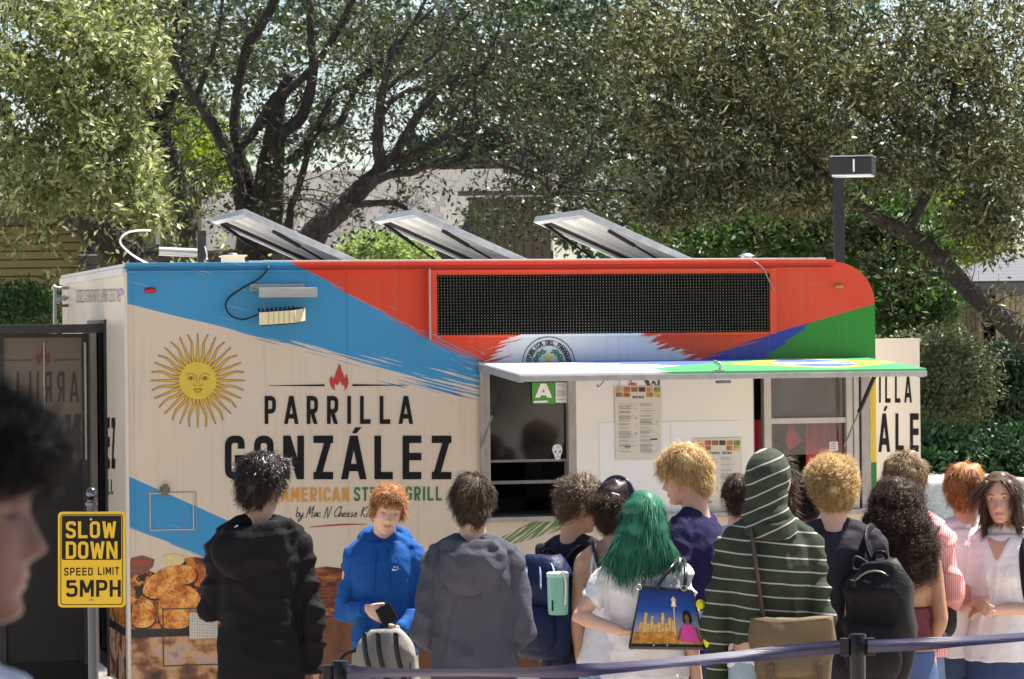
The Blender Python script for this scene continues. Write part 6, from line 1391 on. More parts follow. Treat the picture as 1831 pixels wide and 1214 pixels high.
def head_into(mb, M, fem=False, nseg=56, sub=4):
    pr = HEADP; k = len(pr); secs = []
    for i in range(k - 1):
        p0, p1, p2, p3 = pr[max(i - 1, 0)], pr[i], pr[i + 1], pr[min(i + 2, k - 1)]
        for q in range(sub):
            t = q / sub; secs.append([0.5 * (2 * p1[j] + (p2[j] - p0[j]) * t + (2 * p0[j] - 5 * p1[j] + 4 * p2[j] - p3[j]) * t * t + (3 * p1[j] - p0[j] - 3 * p2[j] + p3[j]) * t ** 3) for j in range(4)])
    secs.append(list(pr[-1])); vs = []
    G = lambda a, s: math.exp(-(a / s) ** 2)
    for z, w, f, bk in secs:
        if fem and z < -0.03: w *= 0.94
        for j in range(nseg):
            th = 2 * PI * j / nseg; c, s_ = math.cos(th), math.sin(th); p = 2.25
            x = w * math.copysign(abs(c) ** (2 / p), c); y = (f if s_ >= 0 else bk) * math.copysign(abs(s_) ** (2 / p), s_)
            if s_ > 0.25:
                nz = 0.0
                if -0.056 < z < 0.014:
                    t = (0.014 - z) / 0.056
                    hgt = 0.026 * min(1, t) ** 1.25 if z > -0.042 else 0.026 * max(0, (z + 0.056) / 0.014) ** 0.7
                    nz = hgt * G(x, 0.0095 + 0.005 * max(0, min(1, t)))
                    nz += 0.006 * G(abs(x) - 0.013, 0.006) * G(z + 0.043, 0.008)
                y += nz
                y -= 0.009 * G(abs(x) - 0.031, 0.014) * G(z - 0.000, 0.011)
                y += 0.004 * G(abs(x) - 0.030, 0.022) * G(z - 0.021, 0.008)
                y += 0.003 * G(abs(x) - 0.036, 0.02) * G(z + 0.034, 0.018)
                y += 0.0065 * G(x, 0.019) * G(z + 0.0665, 0.006) + 0.0065 * G(x, 0.017) * G(z + 0.0795, 0.006) - 0.002 * G(x, 0.022) * G(z + 0.073, 0.003)
                y -= 0.004 * G(x, 0.02) * G(z + 0.09, 0.006); y += 0.005 * G(x, 0.02) * G(z + 0.106, 0.010)
            vs.append(M @ Vector((x, y, z)))
    n = nseg; kk = len(secs)
    fs = [(i * n + j, i * n + (j + 1) % n, (i + 1) * n + (j + 1) % n, (i + 1) * n + j) for i in range(kk - 1) for j in range(n)] + [tuple(range(n)), tuple(range((kk - 1) * n, kk * n))]
    mb.add(vs, fs)
    for s in (-1, 1):
        rot = (M.to_3x3() @ Euler((R(8), R(s * 14), R(s * -18))).to_matrix())
        mb.ell(M @ Vector((s * 0.0775, -0.012, -0.012)), (0.010, 0.019, 0.032), rot, 12, 10)
        mb.ell(M @ Vector((s * 0.080, -0.020, -0.004)), (0.0105, 0.012, 0.022), rot, 10, 8)
def hand_into(mb, wr, d, nrm, side=1, curl=0.5, sc=1.0):
    d = Vector(d).normalized(); nrm = Vector(nrm); nrm = (nrm - d * nrm.dot(d)).normalized(); lat = d.cross(nrm).normalized() * side; wr = Vector(wr)
    M = Matrix((lat, d, nrm)).transposed()
    mb.ell(wr + d * 0.048 * sc, (0.037 * sc, 0.052 * sc, 0.016 * sc), M, 14, 10); mb.ell(wr + d * 0.005 * sc, (0.027 * sc, 0.03 * sc, 0.019 * sc), M, 12, 8)
    for o, L in ((-0.028, 0.056), (-0.0095, 0.070), (0.0095, 0.074), (0.028, 0.067)):
        p = wr + (d * 0.088 + lat * (-o) - d * abs(o) * 0.35) * sc; P = [p - d * 0.02 * sc]; a = curl * 0.5; P.append(p)
        for seg in (0.46, 0.31, 0.23):
            dr = d * math.cos(a) + nrm * math.sin(a); p = p + dr * L * seg * sc; P.append(p); a += curl * 0.85
        mb.tube(P, [0.0092 * sc, 0.0092 * sc, 0.0086 * sc, 0.0078 * sc, 0.0062 * sc], 8)
    p = wr + (d * 0.022 + lat * -0.028) * sc * -1 if False else wr + (d * 0.022 + lat * 0.028) * sc
    dr = (d * 0.7 + lat * 0.65 + nrm * 0.35).normalized(); P = [wr + (d * 0.01 + lat * 0.012) * sc, p]
    for seg, b_ in ((0.034, 0), (0.028, 0.35)):
        dr = (dr + nrm * b_ * curl + d * 0.2).normalized(); p = p + dr * seg * sc; P.append(p)
    mb.tube(P, [0.013 * sc, 0.0125 * sc, 0.0100 * sc, 0.0078 * sc], 8)
TORSO = [(.84, .155, .118), (.92, .158, .125), (1.0, .150, .115), (1.08, .143, .108), (1.17, .148, .110), (1.26, .158, .117), (1.33, .162, .113), (1.385, .152, .10), (1.425, .130, .082), (1.455, .085, .066)]
TORSOF = [(.84, .165, .125), (.92, .162, .125), (1.0, .140, .108), (1.08, .126, .098), (1.17, .132, .102), (1.26, .144, .112), (1.33, .146, .105), (1.385, .138, .092), (1.425, .112, .075), (1.455, .072, .058)]
def torso_into(mb, fem, g=0.0, z0=0.84, z1=1.47, wid=1.0, hemflare=0.0, back=0.0):
    T_ = TORSOF if fem else TORSO; secs = []
    for z, rx, ry in T_:
        if z < z0 - 0.02 or z > z1 + 0.001: continue
        fl = hemflare * max(0, (1.15 - z) / 0.3); secs.append((0, -0.004 - back * 0.5, z, (rx + g + fl) * wid, ry + g + fl * 0.8))
    if z0 < 0.83: secs.insert(0, (0, -0.004, z0, (T_[0][1] + g) * wid, T_[0][2] + g))
    mb.rings(secs, 30, 2.2)
    sx = 0.136 if fem else 0.153
    for s in (-1, 1):
        if z1 > 1.39:
            mb.ell((s * sx * wid, -0.004, 1.372), (0.052 + g * 0.8, 0.056 + g * 0.8, 0.055 + g * 0.7), nu=14, nv=10)
            mb.tube([(0, -0.014, 1.455 + g * 0.3), (s * 0.08 * wid, -0.012, 1.435 + g * 0.5), (s * sx * wid, -0.006, 1.388 + g * 0.5)], [0.048 + g * 0.6, 0.043 + g * 0.6, 0.044 + g * 0.7], 10)
def arm_pts(fem, arm, s, wid=1.0):
    sx = (0.142 if fem else 0.160) * wid; return [Vector((s * sx, -0.004, 1.372)), Vector((arm[0][0] * 0.9, arm[0][1], arm[0][2])), Vector((arm[1][0] * 0.93, arm[1][1], arm[1][2]))]
def arm_into(mb, pts, r, n=12, k=3):
    a, b_, c = pts; m1 = a.lerp(b_, 0.5); m2 = b_.lerp(c, 0.35); el = b_
    P = [a, a.lerp(b_, 0.25), m1, a.lerp(b_, 0.85), el, b_.lerp(c, 0.2), m2, b_.lerp(c, 0.7), c]
    mb.tube(P, [r[0], r[0] * 0.98, (r[0] + r[1]) / 2, r[1] * 1.0, r[1], r[1] * 1.02, (r[1] + r[2]) / 2 * 1.02, r[2] * 1.12, r[2]], n)
# hair
def hair_blobs_sample(blobs, n, rg, reject):
    out = []; nor = []; area = np.array([(b[1][0] * b[1][1] + b[1][1] * b[1][2] + b[1][0] * b[1][2]) for b in blobs]); cnt = (n * area / area.sum()).astype(int)
    for (c, r), m in zip(blobs, cnt):
        u = rg.normal(size=(m, 3)); u /= np.linalg.norm(u, axis=1)[:, None]; p = u * np.array(r) + np.array(c); nn = u / np.array(r); nn /= np.linalg.norm(nn, axis=1)[:, None]
        ok = np.ones(m, bool)
        for (c2, r2) in blobs:
            if c2 is c and r2 is r: continue
            ok &= (((p - np.array(c2)) / np.array(r2)) ** 2).sum(1) > 0.93
        ok &= ~reject(p); out.append(p[ok]); nor.append(nn[ok])
    return np.concatenate(out), np.concatenate(nor)
def face_reject(p): return (p[:, 1] > 0.045) & (p[:, 2] < 0.045) & (np.abs(p[:, 0]) < 0.068)
def hair(o_parent, M, blobs, mat, n=3500, L=0.05, lift=0.35, flow=(0, 0, -0.2), grav=0.5, curl=0.0, turns=1.5, width=0.0042, seed=1, k=6, reject=face_reject, jit=0.25, crown=(0, -0.03, 0.14), base=0.96, part=0.0, name='hair', nz=0.006, clump=0.0):
    n = int(n * 1.5); width *= 0.72
    rg = np.random.default_rng(seed); p, nn = hair_blobs_sample(blobs, n, rg, reject); m = len(p)
    t = p - np.array(crown); t = t - nn * (t * nn).sum(1)[:, None]; t /= np.linalg.norm(t, axis=1)[:, None] + 1e-6
    d = nn * lift + t * 0.8 + np.array(flow) + rg.normal(size=(m, 3)) * jit
    if part: d[:, 0] += part * np.sign(p[:, 0] + 0.008) * ((p[:, 1] > -0.02) & (p[:, 2] > 0.03))
    # neighbouring strands share a wander so they read as locks
    wv = np.stack([wnoise(p, (9, 9, 9), seed + i) for i in range(3)], 1); d = d + wv * 0.35
    d /= np.linalg.norm(d, axis=1)[:, None]
    ll = L * rg.uniform(0.5, 1.3, (m, 1)); q = p - nn * 0.006; P = [q]; ph = rg.uniform(0, 6.28, m) * (0.35 if clump else 1); e1 = np.cross(d, nn + 0.01); e1 /= np.linalg.norm(e1, axis=1)[:, None] + 1e-6; e2 = np.cross(d, e1)
    cen = q.copy()
    for i in range(1, k):
        d = d + np.array([0, 0, -grav / k]) + rg.normal(size=(m, 3)) * 0.06; d /= np.linalg.norm(d, axis=1)[:, None]; cen = cen + d * ll / (k - 1)
        a = ph + turns * 6.28 * i / (k - 1); off = (e1 * np.cos(a)[:, None] + e2 * np.sin(a)[:, None]) * curl * min(1, i / 2); P.append(cen + off)
    P = np.stack(P, 1); w = width * rg.uniform(0.6, 1.4, (m, 1, 1)) * np.linspace(1, 0.25, k)[None, :, None]
    tan = np.gradient(P, axis=1); side = np.cross(tan, nn[:, None, :] + rg.normal(size=(m, 1, 3)) * 0.35); side /= np.linalg.norm(side, axis=2)[:, :, None] + 1e-9
    A = P + side * w / 2; B = P - side * w / 2; V = np.stack([A, B], 2).reshape(-1, 3)
    Mn = np.array(M); V = V @ Mn[:3, :3].T + Mn[:3, 3]
    f = np.arange(m)[:, None] * 2 * k + np.arange(k - 1)[None, :] * 2; F_ = np.stack([f, f + 1, f + 3, f + 2], 2).reshape(-1, 4)
    mb = MB()
    for c, r in blobs: mb.ell(Vector(c), tuple(q * (base + 0.02) - 0.002 for q in r), nu=30, nv=20)
    bv = np.array(mb.v); nb = len(bv); cc = wnoise(bv, (14, 14, 14), seed + 3)[:, None]
    ctr = np.concatenate([np.tile(np.array(c), (nb // len(blobs), 1)) for c, r in blobs]); bv = bv + (bv - ctr) / (np.linalg.norm(bv - ctr, axis=1)[:, None] + 1e-9) * cc * nz
    bv = bv @ Mn[:3, :3].T + Mn[:3, 3]
    me = bpy.data.meshes.new(name); rj = reject(np.array(mb.v)); faces = [tuple(x) for x in mb.f if not any(rj[i] for i in x)] + (F_ + nb).tolist()
    me.from_pydata(np.concatenate([bv, V]).tolist(), [], faces); me.materials.append(mat); me.polygons.foreach_set('use_smooth', [True] * len(me.polygons)); me.update()
    return link(name, me, o_parent)
def person(px, ptop, S, h, label, H_hair=0.022, Hoff=0.0, group='people queuing at the food truck', ground=None):
    """root empty of a person whose head top shows at (px, ptop) with scale S px/m"""
    Y = F / S; p = at(px, ptop, Y); g_ = gz(Y) if ground is None else ground
    H = p.z - H_hair - g_; o = empty('person', (p.x, p.y, g_), R(h), label, 'person', group); k = H / 1.75; o.scale = (k, k, k); return o
def head_matrix(yaw=0, pitch=0, tilt=0, fwd=0.015, dz=0.0):
    piv = Vector((0, -0.02, -0.085))
    Rm = Matrix.Rotation(R(yaw), 4, 'Z') @ Matrix.Rotation(R(-pitch), 4, 'X') @ Matrix.Rotation(R(tilt), 4, 'Y')
    return Matrix.Translation(Vector((0, fwd, 1.635 + dz)) + piv) @ Rm @ Matrix.Translation(-piv)
ARM_L = ((-.215, -.01, 1.11), (-.215, .06, .87)); ARM_R = ((.215, -.01, 1.11), (.215, .06, .87))
def make_body(root, skin, fem=False, HM=None, armL=ARM_L, armR=ARM_R, handL=None, handR=None, vox=0.0075, wid=1.0, lean=0.0):
    mb = MB(); HM = HM or head_matrix()
    head_into(mb, HM, fem, 48 if vox > 0.006 else 72, 3 if vox > 0.006 else 5)
    nb = HM @ Vector((0, -0.022, -0.07)); nt = HM @ Vector((0, -0.015, -0.02)); nr = 0.050 if fem else 0.057
    mb.tube([(0, -0.018, 1.40), (0, -0.02, 1.46), nb.lerp(Vector((0, -0.02, 1.49)), 0.5), nb, nt], [nr + 0.02, nr + 0.006, nr, nr, nr], 18)
    torso_into(mb, fem, -0.006, wid=wid)
    for s, arm, hd in ((-1, armL, handL), (1, armR, handR)):
        if arm is None: continue
        ap = arm_pts(fem, arm, s, wid); ra = (0.044, 0.036, 0.025) if fem else (0.049, 0.040, 0.028)
        arm_into(mb, ap, ra); d = (ap[2] - ap[1]).normalized()
        if hd is None: hd = dict(d=d, n=(-s, 0.2, 0), curl=0.45)
        hand_into(mb, ap[2], hd.get('d', d), hd.get('n', (-s, 0, 0)), hd.get('side', s), hd.get('curl', 0.5), 0.93 if fem else 1.0)
    me = voxel(mb, vox, 2 if vox < 0.006 else 3); me.materials.append(skin); o = link('body', me, root); return o
def jeans(root, col, z1=0.93, name='jeans', fem=False, flare=0.0, seed=4, mat=None):
    mb = MB(); w = 0.165 if not fem else 0.17
    mb.rings([(0, -.004, .74, w, .125), (0, -.01, .80, w + .012, .135), (0, -.008, .88, w + .006, .13), (0, -.004, z1, w - .002, .122)], 24, 2.3)
    for s in (-1, 1): mb.tube([(s * .085, -.005, .84), (s * .095, 0, .70), (s * .10, .01, .47), (s * .10, -.005, .10)], [.088, .088, .066 + flare, .058 + flare], 14)
    me = voxel(mb, 0.016, 2, lambda P: 0.004 * wnoise(P, (3, 3, 5), seed)); me.materials.append(mat or cmat(name + '_cloth_%02x%02x%02x' % tuple(int(min(1, c) * 255) for c in col), col, 1.5, 0.2)); o = link(name, me, root)
    for s in (-1, 1):
        m = MB(); m.ell((s * .10, .06, .045), (.05, .135, .05), nu=16, nv=10); m.box(s * .10 - .05, s * .10 + .05, -.07, .19, 0.0, 0.025); m.build('shoe', cmat('shoe_grey', (0.25, 0.25, 0.26)), root, smooth=True)
    return o
def garment(root, name, mat, fem=False, g=0.018, z0=0.82, z1=1.47, armL=ARM_L, armR=ARM_R, sleeve='long', amp=0.006, seed=1, vox=0.0085, wid=1.0, flare=0.0, sr=None, extra=()):
    mb = MB(); [mb.ell(c_, r_) for c_, r_ in extra]; torso_into(mb, fem, g, z0, z1, wid, flare)
    for s, arm in ((-1, armL), (1, armR)):
        if arm is None or not sleeve: continue
        a, b_, c = arm_pts(fem, arm, s, wid)
        if sleeve == 'long':
            r = sr or (0.062, 0.053, 0.038); r = tuple(q * 0.93 for q in r); arm_into(mb, (a, b_, b_.lerp(c, 0.94)), r, 14)
            mb.ell(b_.lerp(c, 0.88), 0.045, nu=12, nv=8)
        else:
            e = a.lerp(b_, 0.62); r0 = 0.058 if not fem else 0.053; mb.tube([a, a.lerp(e, 0.5), e], [r0 + 0.004, r0 + 0.006, r0 + 0.009], 16)
    me = voxel(mb, vox, 3, folds(amp * 1.25, seed)); me.materials.append(mat); return link(name, me, root)
def band(root, name, mat, z, rx, ry, h=0.03, t=0.006, cy=-0.004, tilt=0.0, n=40, smooth='all', bulge=0.0):
    mb = MB(); vs = []; prof = [(-h / 2, 0), (-h / 2, t), (0, t + bulge), (h / 2, t), (h / 2, 0)]
    for dz_, dr in prof:
        for j in range(n):
            th = 2 * PI * j / n; vs.append(((rx + dr) * math.cos(th), cy + (ry + dr) * math.sin(th), z + dz_ + tilt * (ry + dr) * math.sin(th)))
    k = len(prof); mb.add(vs, [(i * n + j, i * n + (j + 1) % n, (i + 1) * n + (j + 1) % n, (i + 1) * n + j) for i in range(k - 1) for j in range(n)])
    return mb.build(name, mat, root, smooth=smooth)
def cuff(root, mat, arm, fem, s, wid=1.0, r=0.040, name='cuff'):
    a, b_, c = arm_pts(fem, arm, s, wid); mb = MB().tube([b_.lerp(c, 0.86), b_.lerp(c, 0.90), b_.lerp(c, 0.97), b_.lerp(c, 0.98)], [r * 0.9, r * 1.04, r, r * 0.8], 18); return mb.build(name, mat, root, smooth='all')
def hood_down(root, mat, lining, sx=1.0, ox=0.0, oz=0.0, tiltx=0.0, seed=2, big=1.0, roll=0.0):
    S_ = [(0, -.022, 1.455, .058, .052), (0, -.030, 1.468, .082, .068), (0, -.045, 1.490, .100, .080), (0, -.058, 1.494, .112, .086), (0, -.070, 1.476, .126, .090), (0, -.085, 1.430, .136, .086), (0, -.098, 1.375, .132, .076), (0, -.105, 1.325, .112, .062), (0, -.105, 1.285, .078, .046), (0, -.102, 1.268, .035, .025)]
    P = []; n = 44; k = len(S_)
    secs = []
    for i in range(k - 1):
        p0, p1, p2, p3 = S_[max(i - 1, 0)], S_[i], S_[i + 1], S_[min(i + 2, k - 1)]
        for q in range(4):
            t = q / 4; secs.append([0.5 * (2 * p1[j] + (p2[j] - p0[j]) * t + (2 * p0[j] - 5 * p1[j] + 4 * p2[j] - p3[j]) * t * t + (3 * p1[j] - p0[j] - 3 * p2[j] + p3[j]) * t ** 3) for j in range(5)])
    secs.append(list(S_[-1])); vs = []
    for q, (cx, cy, cz, rx, ry) in enumerate(secs):
        for j in range(n):
            th = 2 * PI * j / n; x = rx * big * math.cos(th) * sx; y = ry * big * math.sin(th) - (0.022 if q > 18 else 0.0); f = max(0, math.sin(th)); zz = cz + oz + roll * x
            drop = 0.35 if q < 16 else 0.0; zz -= drop * max(0, y) ; zz = zz + (1.45 - zz) * 0.75 * f if zz < 1.45 else zz
            vs.append((cx + x + ox * min(1, max(0, (1.50 - zz) / 0.1)), cy + y * (1 if y < 0 else 0.85), zz))
    mb = MB().add(vs, [(i * n + j, i * n + (j + 1) % n, (i + 1) * n + (j + 1) % n, (i + 1) * n + j) for i in range(len(secs) - 1) for j in range(n)] + [tuple(range(n)), tuple(range((len(secs) - 1) * n, len(secs) * n))])
    me = mb.mesh('hood'); displace(me, lambda P: 0.011 * (1 - np.minimum(np.abs(wnoise(P, (5.5, 5.5, 4.5), seed)), 1) * 1.8)); me.polygons.foreach_set('use_smooth', [True] * len(me.polygons)); me.materials.append(mat); return link('hood', me, root)
def facial(root, HM, skin_lip, brow, iris=(0.12, 0.07, 0.04), closed=False, smile=0.0, scale=1.0):
    BV = None
    LIP = pm('lip_%d' % int(skin_lip[0] * 999), skin_lip, 0.4, 0, 0.06, 30); BRW = pm('brow_%d' % int(brow[0] * 999 + 1), brow, 0.8); EW = pm('eye_white', (0.62, 0.60, 0.58), 0.15); IR = pm('iris_%d' % int(iris[1] * 999), iris, 0.1)
    def strip(pts, t, mat, name, d=0.0):
        """pts (x,z) on the face front -> ribbon just proud of the skin"""
        body = [c for c in root.children if c.name.startswith('body')][0]; bvh = BVHTree.FromPolygons([tuple(v.co) for v in body.data.vertices], [tuple(p.vertices) for p in body.data.polygons])
        mb = MB(); dr = (HM.to_3x3() @ Vector((0, -1, 0))).normalized()
        for qd in thick(pts, t):
            q3 = []
            for x, z in qd:
                o_ = HM @ Vector((x, 0.16, z)); hit = bvh.ray_cast(o_, dr)[0]; q3.append((hit if hit else HM @ Vector((x, 0.085, z))) - dr * (0.0012 + d))
            mb.poly(q3)
        return mb.build(name, mat, root, smooth='all')
    s = 1
    for sx in (-1, 1):
        strip([(sx * 0.016, 0.0185), (sx * 0.027, 0.0235), (sx * 0.040, 0.0225), (sx * 0.049, 0.016)], [0.004, 0.0055, 0.0045, 0.002], BRW, 'eyebrow')
        if closed: strip([(sx * 0.019, -0.003), (sx * 0.026, -0.0068), (sx * 0.036, -0.0068), (sx * 0.044, -0.002)], [0.0012, 0.0024, 0.0024, 0.001], BRW, 'eyelash')
        else:
            e = strip([(sx * 0.018, -0.001), (sx * 0.025, 0.0005), (sx * 0.037, 0.0008), (sx * 0.044, 0.0)], [0.001, 0.0085, 0.0085, 0.001], EW, 'eye')
            strip([(sx * 0.0265, 0.0005), (sx * 0.0355, 0.0005)], [0.0085, 0.0085], IR, 'iris', 0.0004).parent = root
            strip([(sx * 0.017, 0.000), (sx * 0.025, 0.0052), (sx * 0.037, 0.0056), (sx * 0.046, 0.001)], [0.001, 0.0024, 0.0026, 0.001], BRW, 'eyelash', 0.0006)
    c = 0.0045 * smile
    strip([(-0.023 - 0.003 * smile, -0.0725 + c), (-0.012, -0.0685), (-0.004, -0.0675), (0.0, -0.0685), (0.004, -0.0675), (0.012, -0.0685), (0.023 + 0.003 * smile, -0.0725 + c)], [0.001, 0.0055, 0.0065, 0.006, 0.0065, 0.0055, 0.001], LIP, 'lip')
    strip([(-0.021, -0.0745 + c), (-0.011, -0.0785), (0, -0.080), (0.011, -0.0785), (0.021, -0.0745 + c)], [0.001, 0.007, 0.0085, 0.007, 0.001], LIP, 'lip')
    strip([(-0.024 - 0.003 * smile, -0.0730 + c), (-0.010, -0.0735), (0, -0.0738), (0.010, -0.0735), (0.024 + 0.003 * smile, -0.0730 + c)], 0.0014, pm('mouth_line', (0.10, 0.03, 0.025), 0.6), 'mouth', 0.0004)
def worn(name, root, label, cat, loc=(0, 0, 0), rz=0, group=None):
    o = empty(name, (0, 0, 0), 0, label, cat, group); bpy.context.view_layer.update(); o.matrix_world = root.matrix_world @ Matrix.Translation(loc) @ Matrix.Rotation(R(rz), 4, 'Z'); return o
def strap_over(o, mat, pts, w=0.032, t=0.005, name='strap'):
    P = spl(pts, 6); mb = MB().tube(P, w / 2, 8, flat=t, up=(0, 0.3, 1)); return mb.build(name, mat, o, smooth='all')
def backpack(root, label, mat, trim, w=0.30, h=0.44, d=0.17, loc=(0, -0.22, 1.19), rz=0, seed=1, roundness=0.08, pocket=True, straps=True, strapmat=None, amp=0.008, lean=0.0):
    o = worn('backpack', root, label, 'backpack', loc, rz)
    mb = MB(); secs = []
    for q in range(13):
        t = q / 12; z = -h / 2 + h * t; e = (1 - abs(2 * t - 1) ** 3.2); s = 0.72 + 0.28 * e; top = 1.0 if t < 0.75 else 1 - 0.30 * ((t - 0.75) / 0.25) ** 2
        secs.append((0, lean * (t - 0.5), z, w / 2 * s * top * (1.03 - 0.06 * t), d / 2 * (0.62 + 0.38 * e) * (1.15 - 0.35 * t)))
    mb.rings(secs, 36, 3.0); me = mb.mesh('bag_body'); 
    bm = bmesh.new(); bm.from_mesh(me); bmesh.ops.subdivide_edges(bm, edges=bm.edges[:], cuts=1, use_grid_fill=True, smooth=0.3); bm.to_mesh(me); bm.free()
    displace(me, lambda P: amp * (1 - np.abs(wnoise(P, (2.5, 2.5, 3.5), seed)) * 1.5)); me.polygons.foreach_set('use_smooth', [True] * len(me.polygons)); me.materials.append(mat); link('bag_body', me, o)
    if pocket:
        mb = MB(); secs = [(0, -d * 0.50, -h * 0.42 + h * 0.42 * q / 8, w * 0.40 * (1 - abs(q / 4 - 1) ** 3 * 0.25), d * 0.20 * (1 - abs(q / 4 - 1) ** 3 * 0.5)) for q in range(9)]
        mb.rings(secs, 26, 2.8); me = mb.mesh('pocket'); displace(me, lambda P: amp * 0.5 * wnoise(P, (3, 3, 4), seed + 2)); me.polygons.foreach_set('use_smooth', [True] * len(me.polygons)); me.materials.append(mat); link('pocket', me, o)
    # zip along the top arc
    P = [(w * 0.43 * math.cos(a) , -d * 0.30, h * 0.06 + h * 0.36 * math.sin(a)) for a in [PI * i / 14 for i in range(15)]]
    MB().tube([(P[0][0], P[0][1], -h * 0.3)] + P + [(P[-1][0], P[-1][1], -h * 0.3)], 0.004, 6).build('zip', trim, o, smooth='all')
    MB().tube(spl([(-0.03, d * 0.25, h * 0.47), (-0.02, d * 0.2, h * 0.55), (0.02, d * 0.2, h * 0.55), (0.03, d * 0.25, h * 0.47)]), 0.008, 8, flat=0.004).build('top_handle', strapmat or mat, o, smooth='all')
    if straps:
        for s in (-1, 1): strap_over(o, strapmat or mat, [(s * 0.06, d * 0.35, h * 0.40), (s * 0.095, d * 0.6, h * 0.53 + 0.01), (s * 0.10, d * 0.5 + 0.13, h * 0.52), (s * 0.115, d * 0.5 + 0.235, h * 0.32), (s * 0.13, d * 0.5 + 0.24, 0.0), (s * 0.15, d * 0.5 + 0.16, -h * 0.30), (s * 0.13, d * 0.3, -h * 0.38)], 0.055, 0.008, 'shoulder_strap')
    return o
# ------------------------------------------------------------------ the people
SK_PALE = smat('pale_skin', (0.58, 0.36, 0.27)); SK_MED = smat('medium_skin', (0.46, 0.265, 0.175)); SK_TAN = smat('tan_skin', (0.36, 0.19, 0.115))
H_BLK = hmat('black_hair', (0.010, 0.008, 0.007), (0.045, 0.034, 0.028), 0.08, 0.32); H_DBR = hmat('dark_brown_hair', (0.025, 0.015, 0.009), (0.11, 0.07, 0.042), 0.15); H_BRN = hmat('brown_hair', (0.05, 0.028, 0.014), (0.21, 0.13, 0.07), 0.2)
H_BLD = hmat('blond_hair', (0.34, 0.20, 0.07), (0.85, 0.62, 0.30), 0.35); H_RED = hmat('red_hair', (0.22, 0.075, 0.02), (0.66, 0.33, 0.12), 0.3); H_GRN = hmat('green_hair', (0.008, 0.075, 0.045), (0.06, 0.24, 0.135), 0.15, 0.42)
SHORT = [((0, -0.012, 0.036), (0.086, 0.108, 0.098)), ((0, -0.058, -0.020), (0.068, 0.055, 0.072))]
def mid(root): return root
# 1 black hoodie, back to camera ------------------------------------------------
r = person(462, 806, 430, 6, 'tall boy in black hoodie seen from behind, with dark tousled hair and glasses')
HM = head_matrix(-30, 4, 2)
aL = ((-.215, .03, 1.12), (-.15, .24, 1.22)); aR = ((.232, -.035, 1.10), (.238, .0, .86))
make_body(r, SK_MED, False, HM, aL, aR)
CB = cmat('black_fleece', (0.0075, 0.0065, 0.008)); garment(r, 'hoodie', CB, False, 0.028, 0.80, 1.47, aL, aR, 'long', 0.008, 3, sr=(0.066, 0.060, 0.046), wid=0.97, flare=0.0)
hood_down(r, CB, CB, 1.12, -0.035, -0.01, seed=4, big=1.12, roll=0.10); band(r, 'hem_band', CB, 0.80, 0.175, 0.135, 0.06, 0.006); cuff(r, CB, aR, False, 1)
MB().tube(spl([(-.09, -.13, 1.475), (-.14, -.10, 1.435), (-.125, -.02, 1.42)]), 0.0035, 6).build('drawstring', WPAPER, r, smooth='all')
hair(r, HM, [((0, -0.012, 0.042), (0.094, 0.112, 0.098)), ((0, -0.060, -0.018), (0.072, 0.058, 0.072)), ((0.0, 0.035, 0.075), (0.075, 0.06, 0.05))], H_BLK, 6500, 0.055, 0.34, grav=0.5, curl=0.006, turns=1.0, seed=31, jit=0.2, nz=0.009)
mb = MB(); mb.tube([HM @ Vector((.078, .075, .006)), HM @ Vector((.082, 0.0, .004))], 0.003, 6); mb.tube([HM @ Vector(p) for p in [(.02, .105, .012), (.055, .100, .014), (.058, .096, -.012), (.022, .102, -.014), (.02, .105, .012)]], 0.0022, 6); mb.build('glasses', BLACK, r, smooth='all')
jeans(r, (0.30, 0.36, 0.48))
# 2 blue hoodie, facing camera --------------------------------------------------
r = person(686, 858, 385, 176, 'smiling red haired boy in bright blue hoodie facing the camera, looking down at his hand')
HM = head_matrix(16, 12, -9, fwd=0.03)
aL = ((-.215, .02, 1.10), (-.10, .20, 1.02)); aR = ((.225, .01, 1.10), (.075, .205, 1.13))
SKF = smat('freckled_skin', (0.62, 0.39, 0.29))
make_body(r, SKF, False, HM, aL, aR, None, dict(d=(-.80, .15, -.40), n=(-.2, -1, .15), side=1, curl=0.55), vox=0.0048)
CBL = cmat('blue_fleece', (0.010, 0.075, 0.27)); gar = garment(r, 'hoodie', CBL, False, 0.026, 0.90, 1.47, aL, aR, 'long', 0.008, 8, sr=(0.066, 0.060, 0.044), wid=0.95)
band(r, 'hem_band', CBL, 0.90, 0.160, 0.130, 0.05, 0.008); cuff(r, CBL, aR, False, 1, r=0.043)
# hood lying round the neck, open at the front
S_ = []; mbh = MB(); th0 = [R(a) for a in range(120, 421, 12)]
P = [(0.105 * math.cos(a) * (1.0 + 0.1 * math.cos(a) ** 2), -0.035 + 0.10 * math.sin(a), 1.475 + 0.02 * (-math.sin(a)) - 0.060 * max(0, math.sin(a))) for a in th0]
mbh.tube(P, [0.026 + 0.016 * max(0, -math.sin(a)) for a in th0], 12, flat=[0.040 + 0.02 * max(0, -math.sin(a)) for a in th0]); me = mbh.mesh('hood'); displace(me, lambda Q: 0.005 * wnoise(Q, (5, 5, 5), 3)); me.polygons.foreach_set('use_smooth', [True] * len(me.polygons)); me.materials.append(CBL); link('hood', me, r)
bvh = BVHTree.FromPolygons([tuple(v.co) for v in gar.data.vertices], [tuple(p.vertices) for p in gar.data.polygons])
def on_front(x, z, d=0.003):
    h = bvh.ray_cast(Vector((x, 0.6, z)), Vector((0, -1, 0)))[0]; return (h if h else Vector((x, .14, z))) + Vector((0, d, 0))
for s in (-1, 1): MB().tube([on_front(s * (0.028 + 0.002 * q), 1.42 - 0.03 * q, 0.004) for q in range(8)], 0.0028, 6).build('drawstring', CBL, r, smooth='all')
